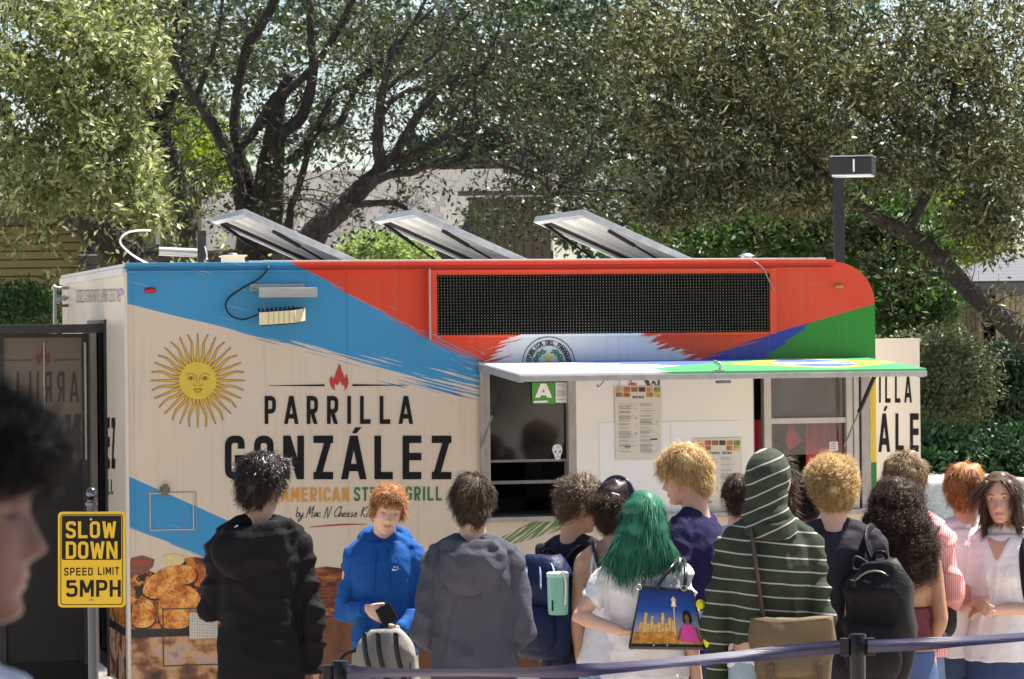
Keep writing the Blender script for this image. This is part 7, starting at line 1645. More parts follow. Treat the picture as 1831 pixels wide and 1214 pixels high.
sc_ = 0.00135; cx_l, cz_l = -0.072, 1.325
sw1 = [(-16, -3), (-10, -7), (-2, -6), (17, 3), (0, -1.5), (-6, -2.2), (-9, -1), (-9, 3), (-13, 0)]
mb = MB(); mb.poly([on_front(cx_l - a * sc_, cz_l + b_ * sc_, 0.004) for a, b_ in sw1]); 
for g in text_fit('NIKE', -8, 8, -11, -4, 0.2, 0.6, 0.12): mb.poly([on_front(cx_l - a * sc_, cz_l - b_ * sc_, 0.0042 + 0.0003 * g[1]) for a, b_ in g[0]])
mb.build('chest_logo', WPAPER, r)
hair(r, HM, [((0, -0.008, 0.040), (0.088, 0.108, 0.094)), ((0, -0.055, -0.01), (0.068, 0.055, 0.065)), ((0.01, 0.060, 0.074), (0.066, 0.046, 0.036)), ((-.068, .01, .01), (.022, .05, .04)), ((.068, .01, .01), (.022, .05, .04))], H_RED, 5200, 0.042, 0.45, grav=0.5, curl=0.007, turns=1.2, seed=32, jit=0.3, reject=lambda p: (p[:, 1] > 0.04) & (p[:, 2] < 0.046) & (np.abs(p[:, 0]) < 0.066))
facial(r, HM, (0.46, 0.20, 0.16), (0.22, 0.09, 0.035), closed=True, smile=1.0)
jeans(r, (0.23, 0.22, 0.20), 0.96, 'sweatpants')
o = worn('wallet', r, 'black folded wallet held in the hand of the boy in the blue hoodie', 'wallet', (-.035, .235, 1.10)); MB().obox((0, 0, 0), 0.042, 0.010, 0.050, Euler((0.2, 0.5, 0.1)).to_matrix()).build('wallet_body', BLACK, o, bevel=0.004)
GB = cmat('grey_bag_cloth', (0.25, 0.235, 0.215), 1.0, 0.12)
o = backpack(r, 'grey backpack with black straps held upright in front of the boy in blue hoodie', GB, BLACK, 0.30, 0.40, 0.15, (-.03, .26, .83), 180, 6, pocket=False, straps=False, strapmat=BLACK)
for k_, x in enumerate((-.10, -.03, .06)): strap_over(o, BLACK, [(x, -.085, .19), (x + .01, -.10, .08), (x + .05, -.10, -.08), (x + .06, -.08, -.2)], 0.03, 0.006)
strap_over(o, BLACK, [(-.12, 0, .10), (-.22, -.02, .06), (-.27, -.02, -.08), (-.24, -.02, -.22)], 0.035, 0.008)
# 3 grey hoodie, back ------------------------------------------------------------
r = person(844, 842, 437, 0, 'boy in heather grey hoodie seen from behind, between blue hoodie and navy backpack')
HM = head_matrix(-3, 3, 0)
aL = ((-.232, -.03, 1.10), (-.18, .20, 1.03)); aR = ((.232, -.03, 1.10), (.18, .20, 1.03))
make_body(r, SK_PALE, False, HM, aL, aR)
CG_ = cmat('grey_fleece', (0.062, 0.062, 0.080)); garment(r, 'hoodie', CG_, False, 0.027, 0.78, 1.47, aL, aR, 'long', 0.009, 14, sr=(0.066, 0.062, 0.048), wid=0.99)
hood_down(r, CG_, CG_, 1.04, 0, -0.01, seed=6, big=1.02); cuff(r, CG_, aL, False, -1, 0.99, 0.045); cuff(r, CG_, aR, False, 1, 0.99, 0.045); band(r, 'hem_band', CG_, 0.79, 0.176, 0.14, 0.05, 0.006)
hair(r, HM, [((0, -0.012, 0.040), (0.090, 0.110, 0.098)), ((0, -0.060, -0.020), (0.072, 0.056, 0.072))], H_DBR, 6500, 0.05, 0.22, grav=0.7, seed=33, jit=0.13, curl=0.003)
jeans(r, (0.06, 0.07, 0.10))
# 4 navy backpack boy ------------------------------------------------------------
r = person(1026, 850, 405, -32, 'boy with tousled brown hair carrying a navy blue backpack, face turned right')
HM = head_matrix(-42, 12, 0)
make_body(r, SK_MED, False, HM)
garment(r, 'tee_shirt', cmat('navy_black_jersey', (0.018, 0.018, 0.030)), False, 0.014, 0.80, 1.46, sleeve='short', amp=0.006, seed=15)
hair(r, HM, [((0, -0.012, 0.044), (0.096, 0.112, 0.098)), ((0, -0.058, -0.012), (0.076, 0.058, 0.072)), ((0, 0.04, 0.075), (0.074, 0.056, 0.044))], H_BRN, 5200, 0.045, 0.6, grav=0.3, curl=0.008, turns=1.3, seed=34, jit=0.35, nz=0.010)
jeans(r, (0.035, 0.045, 0.085))
NB_ = cmat('navy_nylon', (0.010, 0.016, 0.055), 1.0, 0.15, 0.45)
o = backpack(r, 'navy blue backpack with sea green bottle in its side, on the curly brown haired boy', NB_, cmat('light_blue_trim', (0.25, 0.32, 0.55)), 0.31, 0.47, 0.22, (-.03, -.235, 1.17), 0, 5, strapmat=BLACK, amp=0.012)
for k_ in range(4): strap_over(o, cmat('light_blue_trim', (0, 0, 0)), [(-.13 + .07 * k_, -.03 - .01 * k_, .235 - .01 * k_), (-.11 + .075 * k_, -.095, .17), (-.09 + .075 * k_, -.125, .09)], 0.010, 0.003, 'cord')
b_ = worn('water_bottle', r, 'sea green wide water bottle with white handle in the side of navy backpack', 'bottle', (.105, -.33, 1.14)); TL = pm('sea_green_enamel', (0.22, 0.50, 0.38), 0.4, 0, 0.04, 8)
MB().lathe((0, 0, 0), [(0.04, 0), (0.047, 0.005), (0.05, 0.15), (0.05, 0.175)], 26).build('cup', TL, b_, smooth=True); MB().lathe((0, 0, 0.175), [(0.052, 0), (0.053, 0.018), (0.045, 0.024)], 26).build('lid', pm('pale_green_plastic', (0.45, 0.66, 0.55), 0.4), b_, smooth=True)
MB().box(-.004, .004, -.0515, -.0495, .02, .07).build('mark', BLACK, b_); MB().tube(spl([(.03, -.03, .19), (.05, -.03, .20), (.055, -.02, .14), (.05, -.02, .05)]), .005, 8).build('handle', WPAPER, b_, smooth='all')
# 5 girl with camisole -----------------------------------------------------------
r = person(1098, 852, 412, -8, 'girl with curly dark hair under a black headband, bare shoulders and white camisole')
HM = head_matrix(-25, 6, 0)
aL = ((-.20, -.02, 1.09), (-.17, .03, .85)); aR = ((.19, -.01, 1.10), (.16, .1, .88))
make_body(r, SK_MED, True, HM, aL, aR, wid=1.05)
garment(r, 'camisole', cmat('white_rib', (0.74, 0.72, 0.75)), True, 0.008, 0.86, 1.27, aL, aR, None, 0.003, 16, wid=1.05)
for s in (-1, 1): MB().tube(spl([(s * .10, -.112, 1.26), (s * .098, -.098, 1.36), (s * .085, -.06, 1.455), (s * .085, .05, 1.44), (s * .09, .10, 1.27)]), 0.005, 6).build('camisole_strap', MATS['white_rib'], r, smooth='all')
hair(r, HM, [((0, -0.012, 0.040), (0.088, 0.110, 0.095)), ((0, -0.060, -0.03), (0.075, 0.06, 0.075)), ((0.02, -0.095, 0.012), (0.070, 0.045, 0.050))], H_BLK, 2600, 0.045, 0.08, grav=0.5, seed=35, jit=0.05)
hair(r, HM, [((0.01, -0.100, -0.005), (0.078, 0.045, 0.060)), ((0.0, -0.075, -0.07), (0.055, 0.04, 0.045))], H_DBR, 2600, 0.04, 0.8, grav=0.2, curl=0.009, turns=2.2, seed=36, jit=0.5, name='curls')
MB().tube([HM @ Vector((0.090 * math.cos(a), -0.020 , 0.040 + 0.0965 * math.sin(a))) for a in [PI * i / 16 for i in range(17)]], 0.012, 8, flat=0.004).build('headband', pm('gloss_black_band', (0.015, 0.015, 0.018), 0.2), r, smooth='all')
jeans(r, (0.24, 0.34, 0.50), 0.96, fem=True)
o = worn('shoulder_bag', r, 'black bag strap with silver edge over left shoulder of camisole girl', 'bag'); strap_over(o, BLACK, [(.16, -.17, .98), (.05, -.155, 1.14), (-.03, -.135, 1.27), (-.085, -.09, 1.42), (-.10, -.02, 1.45), (-.09, .08, 1.38), (-.02, .14, 1.2)], 0.06, 0.008, 'strap')
strap_over(o, pm('silver_tape', (0.4, 0.4, 0.42), 0.35, 0.3), [(-.02, -.152, 1.24), (-.078, -.115, 1.37), (-.10, -.03, 1.462)], 0.035, 0.006, 'strap_edge'); MB().box(.10, .26, -.20, -.12, .80, 1.0).build('bag_body', BLACK, o, bevel=.02)
# 6 green hair ------------------------------------------------------------------
r = person(1150, 873, 432, 2, 'girl with long straight green hair and white tee shirt seen from behind')
HM = head_matrix(6, 6, 2)
aL = ((-.335, -.05, 1.205), (-.125, -.165, 1.145)); aR = ((.225, -.03, 1.10), (.26, .01, .86))
make_body(r, SK_PALE, True, HM, aL, aR, dict(d=(.95, -.1, -.1), n=(0, .2, 1), curl=.5, side=-1), None, vox=0.006, wid=1.06)
CW_ = cmat('white_jersey', (0.70, 0.68, 0.70)); garment(r, 'tee_shirt', CW_, True, 0.022, 0.88, 1.46, aL, aR, 'short', 0.009, 17, wid=1.12)
longrej = lambda p: (p[:, 1] > 0.045) & (p[:, 2] < 0.045)
hair(r, HM, [((0, -0.012, 0.030), (0.097, 0.118, 0.107)), ((-0.008, -0.045, -0.07), (0.118, 0.095, 0.120)), ((-0.016, -0.078, -0.130), (0.145, 0.062, 0.095)), ((-0.02, -0.085, -0.165), (0.15, 0.05, 0.07))], H_GRN, 8000, 0.115, 0.05, flow=(0, -0.02, -0.9), grav=0.4, seed=37, jit=0.035, width=0.0042, k=7, reject=longrej, curl=0.002, turns=0.7, nz=0.003)
mt = NB('patterned_skirt'); co = mt.coord(); v1 = mt.voro(co, 55, out=1); n_ = mt.noise(co, 90, 2)
mt.set(Base_Color=mt.mix(mt._step(mt.sub(mt.noise(co, 70, 2), 0.54), 25), (0.015, 0.012, 0.015), v1), Roughness=0.8)
jeans(r, (0, 0, 0), 0.95, 'patterned_trousers', True, 0.03, mat=mt.m)
# tote
tb = worn('tote_bag', r, 'glossy black tote bag printed with a night skyline and a figure in magenta', 'bag', (.085, -.205, 1.215), -4)
VN = pm('gloss_black_vinyl', (0.012, 0.012, 0.014), 0.2, 0, 0.2, 9)
bw2, tw2, hh2 = .175, .118, .145
mb = MB().add([(-bw2, -.05, -hh2), (bw2, -.05, -hh2 * 1.05), (bw2, .05, -hh2), (-bw2, .05, -hh2), (-tw2, -.02, hh2 * .95), (tw2, -.02, hh2 * .80), (tw2, .02, hh2 * .80), (-tw2, .02, hh2 * .95)], [(3, 2, 1, 0), (4, 5, 6, 7), (0, 1, 5, 4), (1, 2, 6, 5), (2, 3, 7, 6), (3, 0, 4, 7)])
mb.build('bag_body', VN, tb, bevel=.014)
def tp(u, v, d=0.0):   # u,v in 0..1 on the front face
    a = Vector((-bw2, -.05, -hh2)).lerp(Vector((bw2, -.05, -hh2 * 1.05)), u); b2_ = Vector((-tw2, -.02, hh2 * .95)).lerp(Vector((tw2, -.02, hh2 * .80)), u); return a.lerp(b2_, v) + Vector((0, -.0016 - d, 0))
def tdec(name, polys, mat, d): m = MB(); [m.poly([tp(a, c_, d + 0.0002 * (i % 3)) for a, c_ in p]) for i, p in enumerate(polys)]; return m.build(name, mat, tb)
nb2 = NB('night_sky_print'); zc_ = nb2.xyz(nb2.coord())[2]; nb2.set(Base_Color=nb2.ramp(nb2.math('MULTIPLY', nb2.add(zc_, .14), 3.6, clamp=True), [(0, (0.62, 0.28, 0.06)), (0.35, (0.20, 0.22, 0.30)), (0.6, (0.012, 0.06, 0.30)), (1, (0.008, 0.012, 0.09))]), Roughness=0.22)
tdec('sky_print', [[(.03, .10), (.97, .10), (.97, .95), (.03, .95)]], nb2.m, 0)
rnd = random.Random(8); SKY_ = pm('gold_building_print', (0.58, 0.34, 0.10), 0.3, 0, 0.5, 60)
tdec('building_print', [[(x, .28), (x + w_, .28), (x + w_, .28 + h_), (x + w_ * .5, .28 + h_ * 1.08), (x, .28 + h_)] for x, w_, h_ in [(.10 + i * .052, .045, rnd.uniform(.10, .30)) for i in range(10)]], SKY_, 0.0008)
tdec('ground_print', [[(.03, .10), (.97, .10), (.97, .24), (.5, .30), (.03, .27)]], pm('orange_ground_print', (0.42, 0.18, 0.03), 0.3, 0, 0.7, 50), 0.0012)
tdec('lamp_print', [[(.605, .25), (.62, .25), (.62, .70), (.605, .70)], [(.57, .70), (.655, .70), (.64, .80), (.585, .80)], [(.56, .80), (.665, .80), (.612, .87)]], pm('lamp_print_gold', (0.65, 0.48, 0.22), 0.3), 0.0020)
tdec('lamp_glow_print', [[(.585, .715), (.64, .715), (.63, .785), (.595, .785)]], pm('lamp_print_cream', (0.8, 0.76, 0.62), 0.3), 0.0028)
tdec('arm_print', [[(.63, .16), (.66, .16), (.72, .36), (.69, .38)]], pm('brown_skin_print', (0.16, 0.065, 0.035), 0.3), 0.0020); tdec('arm_print', [[(.93, .14), (.96, .15), (.93, .36), (.90, .38)]], MATS['brown_skin_print'], 0.0020)
tdec('figure_print', [[(.68, .14), (.92, .13), (.90, .36), (.86, .42), (.74, .42), (.70, .36)]], pm('magenta_print', (0.55, 0.05, 0.30), 0.3), 0.0030)
tdec('hair_print', [[(.735, .50), (.75, .62), (.80, .66), (.86, .62), (.88, .50), (.86, .44), (.75, .44)]], INK, 0.0036)
tdec('face_print', [[(.775, .44), (.765, .54), (.80, .60), (.835, .54), (.825, .44), (.80, .41)]], pm('brown_skin_print', (0, 0, 0)), 0.0044)
for s in (0, 1): strap_over(tb, VN, [(-.04, -.03, .12), (-.02, -.02, .165), (.025, .03, .215), (.050, .12, .245), (.055, .21, .235)] if s == 0 else [(.075, -.03, .12), (.085, -.02, .165), (.085, .04, .215), (.080, .12, .245), (.08, .21, .235)], 0.020, 0.008, 'handle')
for x, z in ((-.125, .13), (.075, .125)): MB().tube([(x + .012 * math.cos(a), -.035, z + .012 * math.sin(a)) for a in [PI * i / 6 for i in range(13)]], .0028, 6).build('metal_ring', STEEL, tb, smooth='all')
YP_ = cmat('yellow_pompom', (0.62, 0.62, 0.02)); MB().ell((.150, -.075, .055), .022, nu=14, nv=10).build('pompom', YP_, tb, smooth='all'); m_ = MB().ell((.170, -.08, .005), .028, nu=14, nv=10).build('pompom', pm('mixed_pompom', (0.25, 0.35, 0.30), 0.8, 0, 0.9, 60), tb, smooth='all')
MB().tube([(.175, -.085, -.02), (.178, -.085, -.05), (.185, -.085, -.11), (.185, -.085, -.14)], [.010, .022, .026, .012], 12).build('tassel', YP_, tb, smooth='all')
for x in (-.06, .0): MB().ell((x, -.052, -.125), .005, nu=8, nv=6).build('stud', pm('gold_stud', (0.6, 0.45, 0.15), 0.3, 0.8), tb, smooth='all')
# 7 blond boy in profile ----------------------------------------------------------
r = person(1236, 796, 400, 62, 'blond boy in navy tee shirt, head in left profile against the menu board')
HM = head_matrix(22, 8, 0, fwd=0.02)
make_body(r, SK_PALE, False, HM, vox=0.005)
garment(r, 'tee_shirt', cmat('navy_jersey', (0.015, 0.013, 0.055)), False, 0.018, 0.82, 1.47, sleeve='short', amp=0.008, seed=18)
hair(r, HM, [((0, -0.010, 0.050), (0.098, 0.114, 0.098)), ((0, -0.060, -0.005), (0.078, 0.060, 0.075)), ((0, 0.055, 0.068), (0.076, 0.055, 0.046))], H_BLD, 7500, 0.055, 0.28, grav=0.8, base=0.92, curl=0.005, turns=1.2, seed=38, jit=0.3, nz=0.010, reject=lambda p: (p[:, 1] > 0.045) & (p[:, 2] < 0.030))
facial(r, HM, (0.46, 0.20, 0.16), (0.30, 0.18, 0.08)); jeans(r, (0.05, 0.06, 0.10))
# 7b brown head behind the striped hood
r = person(1322, 843, 380, -20, 'brown haired boy almost hidden behind the striped hood, only head edge and pale shoulder showing')
HM = head_matrix(20, 5, 0); make_body(r, SK_PALE, False, HM, vox=0.009); garment(r, 'tee_shirt', cmat('pale_tee', (0.55, 0.50, 0.50)), False, 0.016, 0.82, 1.47, sleeve='short', amp=0.006, seed=19, vox=0.012)
hair(r, HM, SHORT, H_DBR, 3000, 0.04, 0.4, curl=0.004, seed=39); jeans(r, (0.1, 0.12, 0.2))
# 8 striped hoodie, hood up -----------------------------------------------------------
b = NB('striped_knit'); co = b.coord(); x, y, z = b.xyz(co); nw = b.noise(co, 6, 2)
tilt = b.add(b.add(z, b.mul(x, 0.10)), b.mul(nw, 0.012)); fr_ = b.math('FRACT', b.math('DIVIDE', tilt, 0.053)); st = b._step(b.sub(0.052, b.math('ABSOLUTE', b.sub(fr_, 0.5))), 40)
wv = b.noise(b.mapping(co, scale=(1, 1, 2)), 260, 2); b.set(Base_Color=b.mix(st, b.mix(b.noise(co, 5, 3), (0.012, 0.020, 0.008), (0.020, 0.030, 0.013)), (0.33, 0.33, 0.31)), Roughness=0.9); b.bump(b.add(b.mul(wv, .3), b.noise(co, 20, 3)), 0.35, 0.005); STR = b.m
r = person(1372, 796, 440, 3, 'person in dark green hoodie with thin white stripes, hood up, seen from behind', H_hair=0.035)
HM = head_matrix(-18, 3, 0)
aL = ((-.235, -.02, 1.10), (-.225, .03, .84)); aR = ((.222, -.05, 1.11), (.200, .14, .97))
make_body(r, SK_PALE, False, HM, aL, aR, None, dict(d=(.1, .6, -.75), n=(-1, 0, 0), curl=.6), vox=0.007)
garment(r, 'striped_hoodie', STR, False, 0.026, 0.95, 1.47, aL, aR, 'long', 0.009, 20, sr=(0.066, 0.062, 0.047), wid=0.97); cuff(r, STR, aR, False, 1, 0.97, 0.044)
mb = MB(); mb.ell((0.0, -0.035, 0.030), (0.092, 0.112, 0.112)); mb.ell((0, -0.055, -0.06), (0.084, 0.088, 0.10)); mb.ell((0, -0.06, -0.13), (0.105, 0.085, 0.06)); mb.ell((0.0, 0.0, 0.03), (0.094, 0.075, 0.112)); mb.xf(HM)
mb.tube([(0, -.03, 1.44), (0, -.045, 1.50)], [.12, .10], 20)
me = voxel(mb, 0.007, 3, lambda P: 0.005 * (1 - np.abs(wnoise(P, (2.5, 2.5, 2.5), 5)) * 1.6)); b = NB('striped_hood_knit'); co = b.coord(); x, y, z = b.xyz(co)
tl_ = b.add(b.add(z, b.mul(x, -0.42)), b.mul(b.noise(co, 5, 2), 0.02)); fr_ = b.math('FRACT', b.math('DIVIDE', tl_, 0.055)); st = b._step(b.sub(0.052, b.math('ABSOLUTE', b.sub(fr_, 0.5))), 40)
b.set(Base_Color=b.mix(st, b.mix(b.noise(co, 5, 3), (0.012, 0.020, 0.008), (0.020, 0.030, 0.013)), (0.33, 0.33, 0.31)), Roughness=0.9); me.materials.append(b.m); link('hood', me, r)
hair(r, HM, [((0.045, 0.062, 0.02), (0.048, 0.045, 0.085)), ((0.062, 0.05, -0.04), (0.028, 0.04, 0.075))], H_DBR, 1500, 0.06, 0.6, grav=0.3, seed=40, jit=0.3, reject=lambda p: p[:, 0] < 0)
band(r, 'shirt_hem', cmat('white_jersey', (0, 0, 0)), 0.925, 0.168, 0.128, 0.05, 0.004); jeans(r, (0.30, 0.38, 0.44), 0.95)
sb = worn('satchel', r, 'olive brown canvas satchel with leather buckles on the striped hoodie wearer', 'bag', (.065, -.205, .955), -3); CV = cmat('brown_canvas', (0.135, 0.098, 0.058), 1.6, 0.22); LT = pm('brown_leather', (0.055, 0.028, 0.018), 0.45, 0, 0.2, 20)
mb = MB().rings([(0, 0, -.17 + .30 * q / 8, .150 + .004 * math.sin(q * 2), .060 + .012 * math.sin(PI * q / 8)) for q in range(9)], 34, 3.5); me = mb.mesh('bag_body'); bm = bmesh.new(); bm.from_mesh(me); bmesh.ops.subdivide_edges(bm, edges=bm.edges[:], cuts=1, use_grid_fill=True); bm.to_mesh(me); bm.free()
displace(me, lambda P: .007 * wnoise(P, (3, 3, 3), 4)); me.polygons.foreach_set('use_smooth', [True] * len(me.polygons)); me.materials.append(CV); link('bag_body', me, sb)
mb = MB().rings([(0, -.014, -.06 + .215 * q / 8, .161 - .006 * (q / 8) ** 3, .064 - .010 * (q / 8) ** 3) for q in range(9)], 34, 3.5); me = mb.mesh('flap'); bm = bmesh.new(); bm.from_mesh(me); bmesh.ops.subdivide_edges(bm, edges=bm.edges[:], cuts=1, use_grid_fill=True); bm.to_mesh(me); bm.free()
displace(me, lambda P: .013 * wnoise(P, (3.5, 3.5, 5), 7)); me.polygons.foreach_set('use_smooth', [True] * len(me.polygons)); me.materials.append(CV); link('flap', me, sb)
for x in (-.095, .10): MB().box(x - .011, x + .011, -.098, -.088, -.135, -.02).build('buckle_strap', LT, sb, bevel=.002)
MB().lathe((.0, -.084, -.09), [(.012, 0), (.010, .006), (.003, .008)], 12, (0, -1, 0)).build('press_stud', BLACK, sb, smooth=True)
st_ = strap_over(sb, LT, [(-.11, .01, .12), (-.125, .045, .26), (-.140, .045, .38), (-.150, .085, .475), (-.150, .17, .505), (-.12, .30, .40)], 0.042, 0.006, 'shoulder_strap')
# 9 black curly head
r = person(1440, 846, 375, 0, 'person with black curly hair and blue top half hidden between striped hood and blond curls')
HM = head_matrix(-15, 6, 0); make_body(r, SK_TAN, False, HM, vox=0.009); garment(r, 'tee_shirt', cmat('lilac_blue_jersey', (0.20, 0.24, 0.55)), False, 0.016, 0.82, 1.47, sleeve='short', amp=0.006, seed=21, vox=0.012)
hair(r, HM, [((0, -0.012, 0.040), (0.098, 0.112, 0.100)), ((0, -0.05, -0.03), (0.085, 0.07, 0.085))], H_BLK, 4200, 0.035, 0.8, grav=0.1, curl=0.009, turns=2.0, seed=41, jit=0.5, nz=0.012); jeans(r, (0.1, 0.12, 0.2))
# 10 blond curly, charcoal tee
r = person(1490, 817, 425, -6, 'boy with blond curls and charcoal tee shirt seen from behind at the right barrier post')
HM = head_matrix(12, 5, 0); make_body(r, SK_PALE, False, HM, wid=1.0); CH = cmat('charcoal_jersey', (0.030, 0.027, 0.036)); garment(r, 'tee_shirt', CH, False, 0.026, 0.80, 1.46, sleeve='short', amp=0.009, seed=22, wid=1.08)
hair(r, HM, [((0, -0.010, 0.045), (0.103, 0.116, 0.102)), ((0, -0.055, -0.015), (0.086, 0.068, 0.075)), ((0, 0.04, 0.08), (0.08, 0.06, 0.05))], H_BLD, 8500, 0.034, 0.75, grav=0.2, curl=0.010, turns=2.0, seed=42, jit=0.4, nz=0.010, base=0.88); jeans(r, (0.30, 0.34, 0.38))
BKN = cmat('black_nylon', (0.012, 0.011, 0.012), 1.0, 0.2, 0.5)
o = backpack(r, 'large black backpack hanging on the right shoulder of the blond curly haired boy', BKN, pm('steel_zip', (0.25, 0.23, 0.18), 0.4, 0.6), 0.30, 0.52, 0.19, (.185, -.215, 1.085), -14, 8, straps=False, amp=0.014)
strap_over(o, BKN, [(-.03, .05, .22), (-.07, .075, .32), (-.075, .15, .375), (-.06, .24, .33), (-.04, .3, .15)], 0.062, 0.010, 'shoulder_strap'); MB().tube(spl([(-.03, .02, .23), (-.095, .0, .27), (-.10, -.02, .22), (-.04, -.03, .22)]), .008, 8).build('top_loop', BKN, o, smooth='all'); strap_over(o, BKN, [(-.10, -.06, .18), (-.12, -.05, .0), (-.13, -.02, -.2)], 0.03, 0.006, 'strap')
# 11 long dark curls
r = person(1604, 852, 415, -4, 'girl with big long dark curls, bare shoulder and maroon tube top seen from behind')
HM = head_matrix(5, 4, 0); aL = ((-.19, -.01, 1.10), (-.15, .1, .88)); aR = ((.215, -.03, 1.11), (.150, .05, .93))
make_body(r, SK_TAN, True, HM, aL, aR, wid=1.12); garment(r, 'tube_top', pm('maroon_lace', (0.10, 0.012, 0.022), 0.8, 0, 0.6, 60, 0.5, 60), True, 0.008, 0.95, 1.24, aL, aR, None, 0.002, 23, wid=1.12)
hair(r, HM, [((0, -0.01, 0.030), (0.115, 0.122, 0.105)), ((-0.005, -0.045, -0.08), (0.150, 0.115, 0.125)), ((0.012, -0.070, -0.18), (0.162, 0.095, 0.115)), ((0.035, -0.085, -0.26), (0.125, 0.07, 0.085))], hmat('black_brown_curls', (0.010, 0.007, 0.006), (0.085, 0.048, 0.030), 0.12), 8500, 0.075, 0.65, flow=(0, 0, -0.5), grav=0.8, curl=0.0095, turns=3.0, seed=43, jit=0.3, k=10, width=0.0036, nz=0.014, reject=longrej)
jeans(r, (0.07, 0.11, 0.24), 0.97, fem=True)
# 12 pink shirt boy with grey brown backpack
r = person(1616, 807, 400, -16, 'boy with wavy light brown hair and pink striped shirt behind the girl with dark curls')
HM = head_matrix(-8, 6, 0); aR = ((.25, -.02, 1.12), (.19, .20, 1.06)); make_body(r, SK_MED, False, HM, ARM_L, aR)
PK = NB('pink_stripe_shirt'); co = PK.coord(); x = PK.xyz(co)[0]; PK.set(Base_Color=PK.mix(PK._step(PK.math('SINE', PK.mul(x, 700)), 2), (0.62, 0.17, 0.17), (0.72, 0.40, 0.38)), Roughness=0.8)
garment(r, 'shirt', PK.m, False, 0.026, 0.86, 1.47, ARM_L, aR, 'long', 0.009, 24, wid=1.06); band(r, 'collar', PK.m, 1.475, 0.072, 0.062, 0.035, 0.006, cy=-0.016, tilt=-0.2)
hair(r, HM, [((0, -0.012, 0.044), (0.098, 0.114, 0.098)), ((0, -0.060, -0.012), (0.080, 0.060, 0.078)), ((0.03, -0.04, -0.05), (0.06, 0.05, 0.05))], hmat('light_brown_hair', (0.09, 0.05, 0.022), (0.42, 0.28, 0.14), 0.25), 6500, 0.055, 0.25, grav=0.8, curl=0.005, turns=1.0, seed=44, jit=0.15, nz=0.010); jeans(r, (0.15, 0.22, 0.34))
GBB = cmat('grey_brown_canvas', (0.038, 0.033, 0.028), 1.2, 0.12, 0.6)
o = backpack(r, 'grey brown backpack with small orange and yellow patch, on the boy in pink shirt', GBB, BLACK, 0.30, 0.50, 0.17, (.06, -.215, 1.135), 0, 9, amp=0.008, pocket=False)
MB().box(.055, .135, -.0965, -.0925, -.165, -.120).build('patch', pm('patch_yellow', (0.62, 0.42, 0.05), 0.5), o); MB().ell((.075, -.0965, -.143), (.012, .0012, .013), nu=14, nv=8).build('patch_mark', pm('patch_red', (0.5, 0.08, 0.02), 0.5), o)
mb = MB(); [mb.box(.094, .094 + l_, -.0978, -.0966, z_, z_ + .006) for z_, l_ in ((-.136, .020), (-.147, .034), (-.158, .034))]; mb.build('patch_text', pm('patch_ink', (0.12, 0.05, 0.15), 0.5), o)
# 13 red hair white tee
r = person(1724, 827, 392, 6, 'boy with wavy copper hair and loose white tee shirt seen from behind')
HM = head_matrix(-14, 8, 0); make_body(r, SK_PALE, False, HM); WT_ = cmat('bright_white_jersey', (0.80, 0.78, 0.80)); garment(r, 'tee_shirt', WT_, False, 0.030, 0.84, 1.47, sleeve='short', amp=0.010, seed=25, wid=1.08)
hair(r, HM, [((0, -0.012, 0.042), (0.096, 0.114, 0.098)), ((0, -0.060, -0.014), (0.078, 0.058, 0.075)), ((0.02, 0.04, 0.06), (0.072, 0.06, 0.055))], H_RED, 6500, 0.055, 0.25, grav=0.8, curl=0.005, turns=1.0, seed=45, jit=0.15, nz=0.010); jeans(r, (0.05, 0.08, 0.15))
# 14 girl looking at the camera
r = person(1791, 838, 396, 158, 'girl with shoulder length brown hair and white V neck tee looking towards the camera')
HM = head_matrix(6, 2, 4, fwd=0.02); aL = ((-.21, .02, 1.10), (.0, .19, 1.10)); aR = ((.20, .04, 1.10), (.075, .24, 1.15))
make_body(r, SK_PALE, True, HM, aL, aR, dict(d=(.85, .25, .0), n=(0, -.4, -.9), side=-1, curl=.8), dict(d=(-.5, .5, -.35), n=(-.6, -.6, -.2), side=1, curl=.9), vox=0.0048, wid=1.06)
gm_ = garment(r, 'tee_shirt', WT_, True, 0.018, 0.84, 1.47, aL, aR, 'short', 0.006, 26, wid=1.08, extra=[((.052, .072, 1.262), (.075, .064, .080)), ((-.052, .072, 1.262), (.075, .064, .080)), ((0, .075, 1.25), (.085, .060, .085))])
BV2 = BVHTree.FromPolygons([tuple(v.co) for v in gm_.data.vertices], [tuple(p.vertices) for p in gm_.data.polygons])
mb = MB(); vpts = []
def onf(x, z, d=.004):
    h = BV2.ray_cast(Vector((x, .5, z)), Vector((0, -1, 0)))[0]; return (h if h else Vector((x, .06, z))) + Vector((0, d, 0))
for i in range(6):
    z0_, z1_ = 1.335 + .018 * i, 1.335 + .018 * (i + 1); w0, w1 = .004 + .009 * i, .004 + .009 * (i + 1); mb.poly([onf(-w0, z0_), onf(w0, z0_), onf(w1, z1_), onf(-w1, z1_)])
mb.build('neckline', SK_PALE, r, smooth='all')
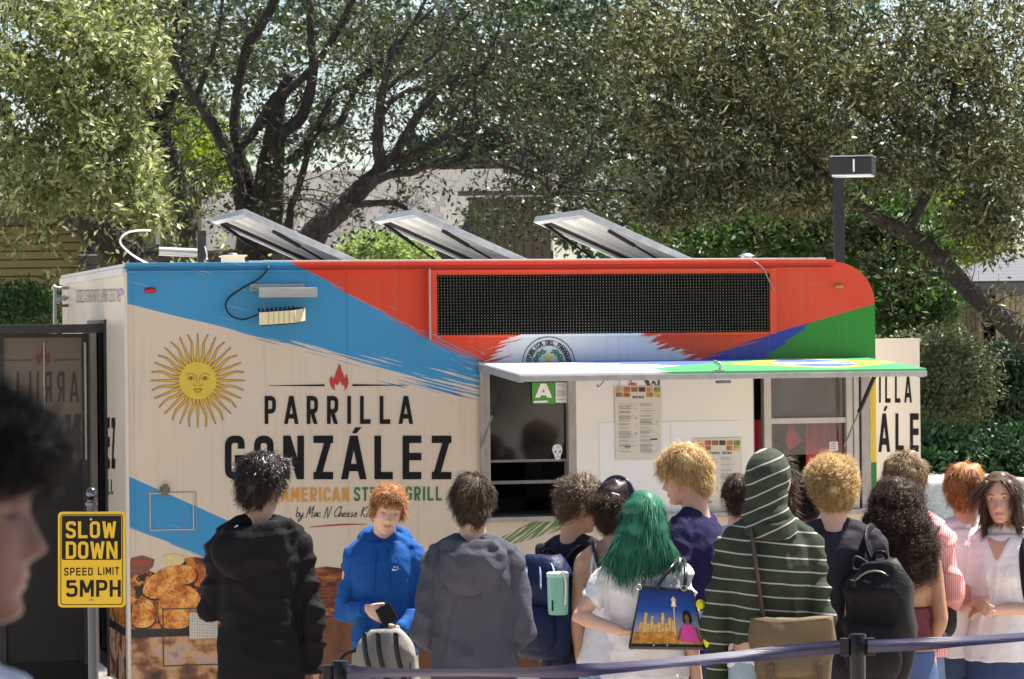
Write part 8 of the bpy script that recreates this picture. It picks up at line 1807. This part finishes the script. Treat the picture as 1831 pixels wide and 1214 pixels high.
hair(r, HM, [((0, -0.004, 0.036), (0.090, 0.112, 0.096)), ((-0.080, 0.005, -0.040), (0.022, 0.066, 0.105)), ((0.080, 0.005, -0.040), (0.022, 0.066, 0.105)), ((-0.058, 0.058, 0.045), (0.034, 0.046, 0.05)), ((0.058, 0.058, 0.045), (0.034, 0.046, 0.05)), ((0, -0.065, -0.07), (0.085, 0.05, 0.105))], hmat('ash_brown_hair', (0.035, 0.018, 0.010), (0.15, 0.085, 0.048), 0.2), 5600, 0.10, 0.12, flow=(0, 0, -0.9), grav=0.6, seed=46, jit=0.08, k=7, part=1.6, curl=0.004, turns=0.7, reject=lambda p: (p[:, 1] > 0.045) & (p[:, 2] < 0.088 - 9.0 * (p[:, 0] + 0.008) ** 2) & (np.abs(p[:, 0]) < 0.064), nz=0.004)
facial(r, HM, (0.42, 0.17, 0.15), (0.07, 0.04, 0.03), (0.05, 0.04, 0.03)); jeans(r, (0.045, 0.07, 0.16), fem=True)
o = worn('shoulder_bag', r, 'black bag strap over the shoulder of the girl in the white V neck tee', 'bag'); strap_over(o, BLACK, [(-.13, -.15, 1.0), (-.11, -.12, 1.30), (-.115, -.04, 1.445), (-.115, .06, 1.42), (-.125, .115, 1.30), (-.15, .11, 1.12), (-.2, .02, 1.0)], 0.034, 0.006, 'strap'); MB().ell((-.1, -.22, .95), (.12, .07, .16), nu=18, nv=12).build('bag_body', BLACK, o, smooth='all')
# foreground boy in profile
r = person(-104, 648, 1760, -88, 'blurred boy in the left foreground in dark profile with black curly hair', H_hair=0.035, group=None, ground=0.5)
HM = head_matrix(-4, 2, 0, fwd=0.0); make_body(r, smat('shade_dark_skin', (0.16, 0.08, 0.062)), False, HM, vox=0.0045)  # skin colour lowered to hold the shade on his face
garment(r, 'tee_shirt', cmat('pale_lilac_jersey', (0.55, 0.57, 0.66)), False, 0.024, 0.80, 1.455, sleeve='short', amp=0.008, seed=27, wid=1.0); band(r, 'collar', BLACK, 1.455, 0.078, 0.072, 0.03, 0.01, cy=0.0, tilt=-0.35)
hair(r, HM, [((0, -0.012, 0.045), (0.098, 0.114, 0.094)), ((0, -0.058, -0.01), (0.080, 0.062, 0.075)), ((0, 0.058, 0.072), (0.080, 0.058, 0.036)), ((.07, -.01, .02), (.022, .045, .045)), ((-.07, -.01, .02), (.022, .045, .045))], hmat('near_black_hair', (0.003, 0.0025, 0.0025), (0.012, 0.009, 0.008), 0.05, 0.6), 9000, 0.038, 0.7, grav=0.2, curl=0.010, turns=1.8, seed=47, jit=0.45, k=9, width=0.0024, nz=0.010, reject=lambda p: (p[:, 1] > 0.05) & (p[:, 2] < 0.030))
facial(r, HM, (0.22, 0.08, 0.07), (0.012, 0.009, 0.008), closed=True); jeans(r, (0.05, 0.05, 0.07))
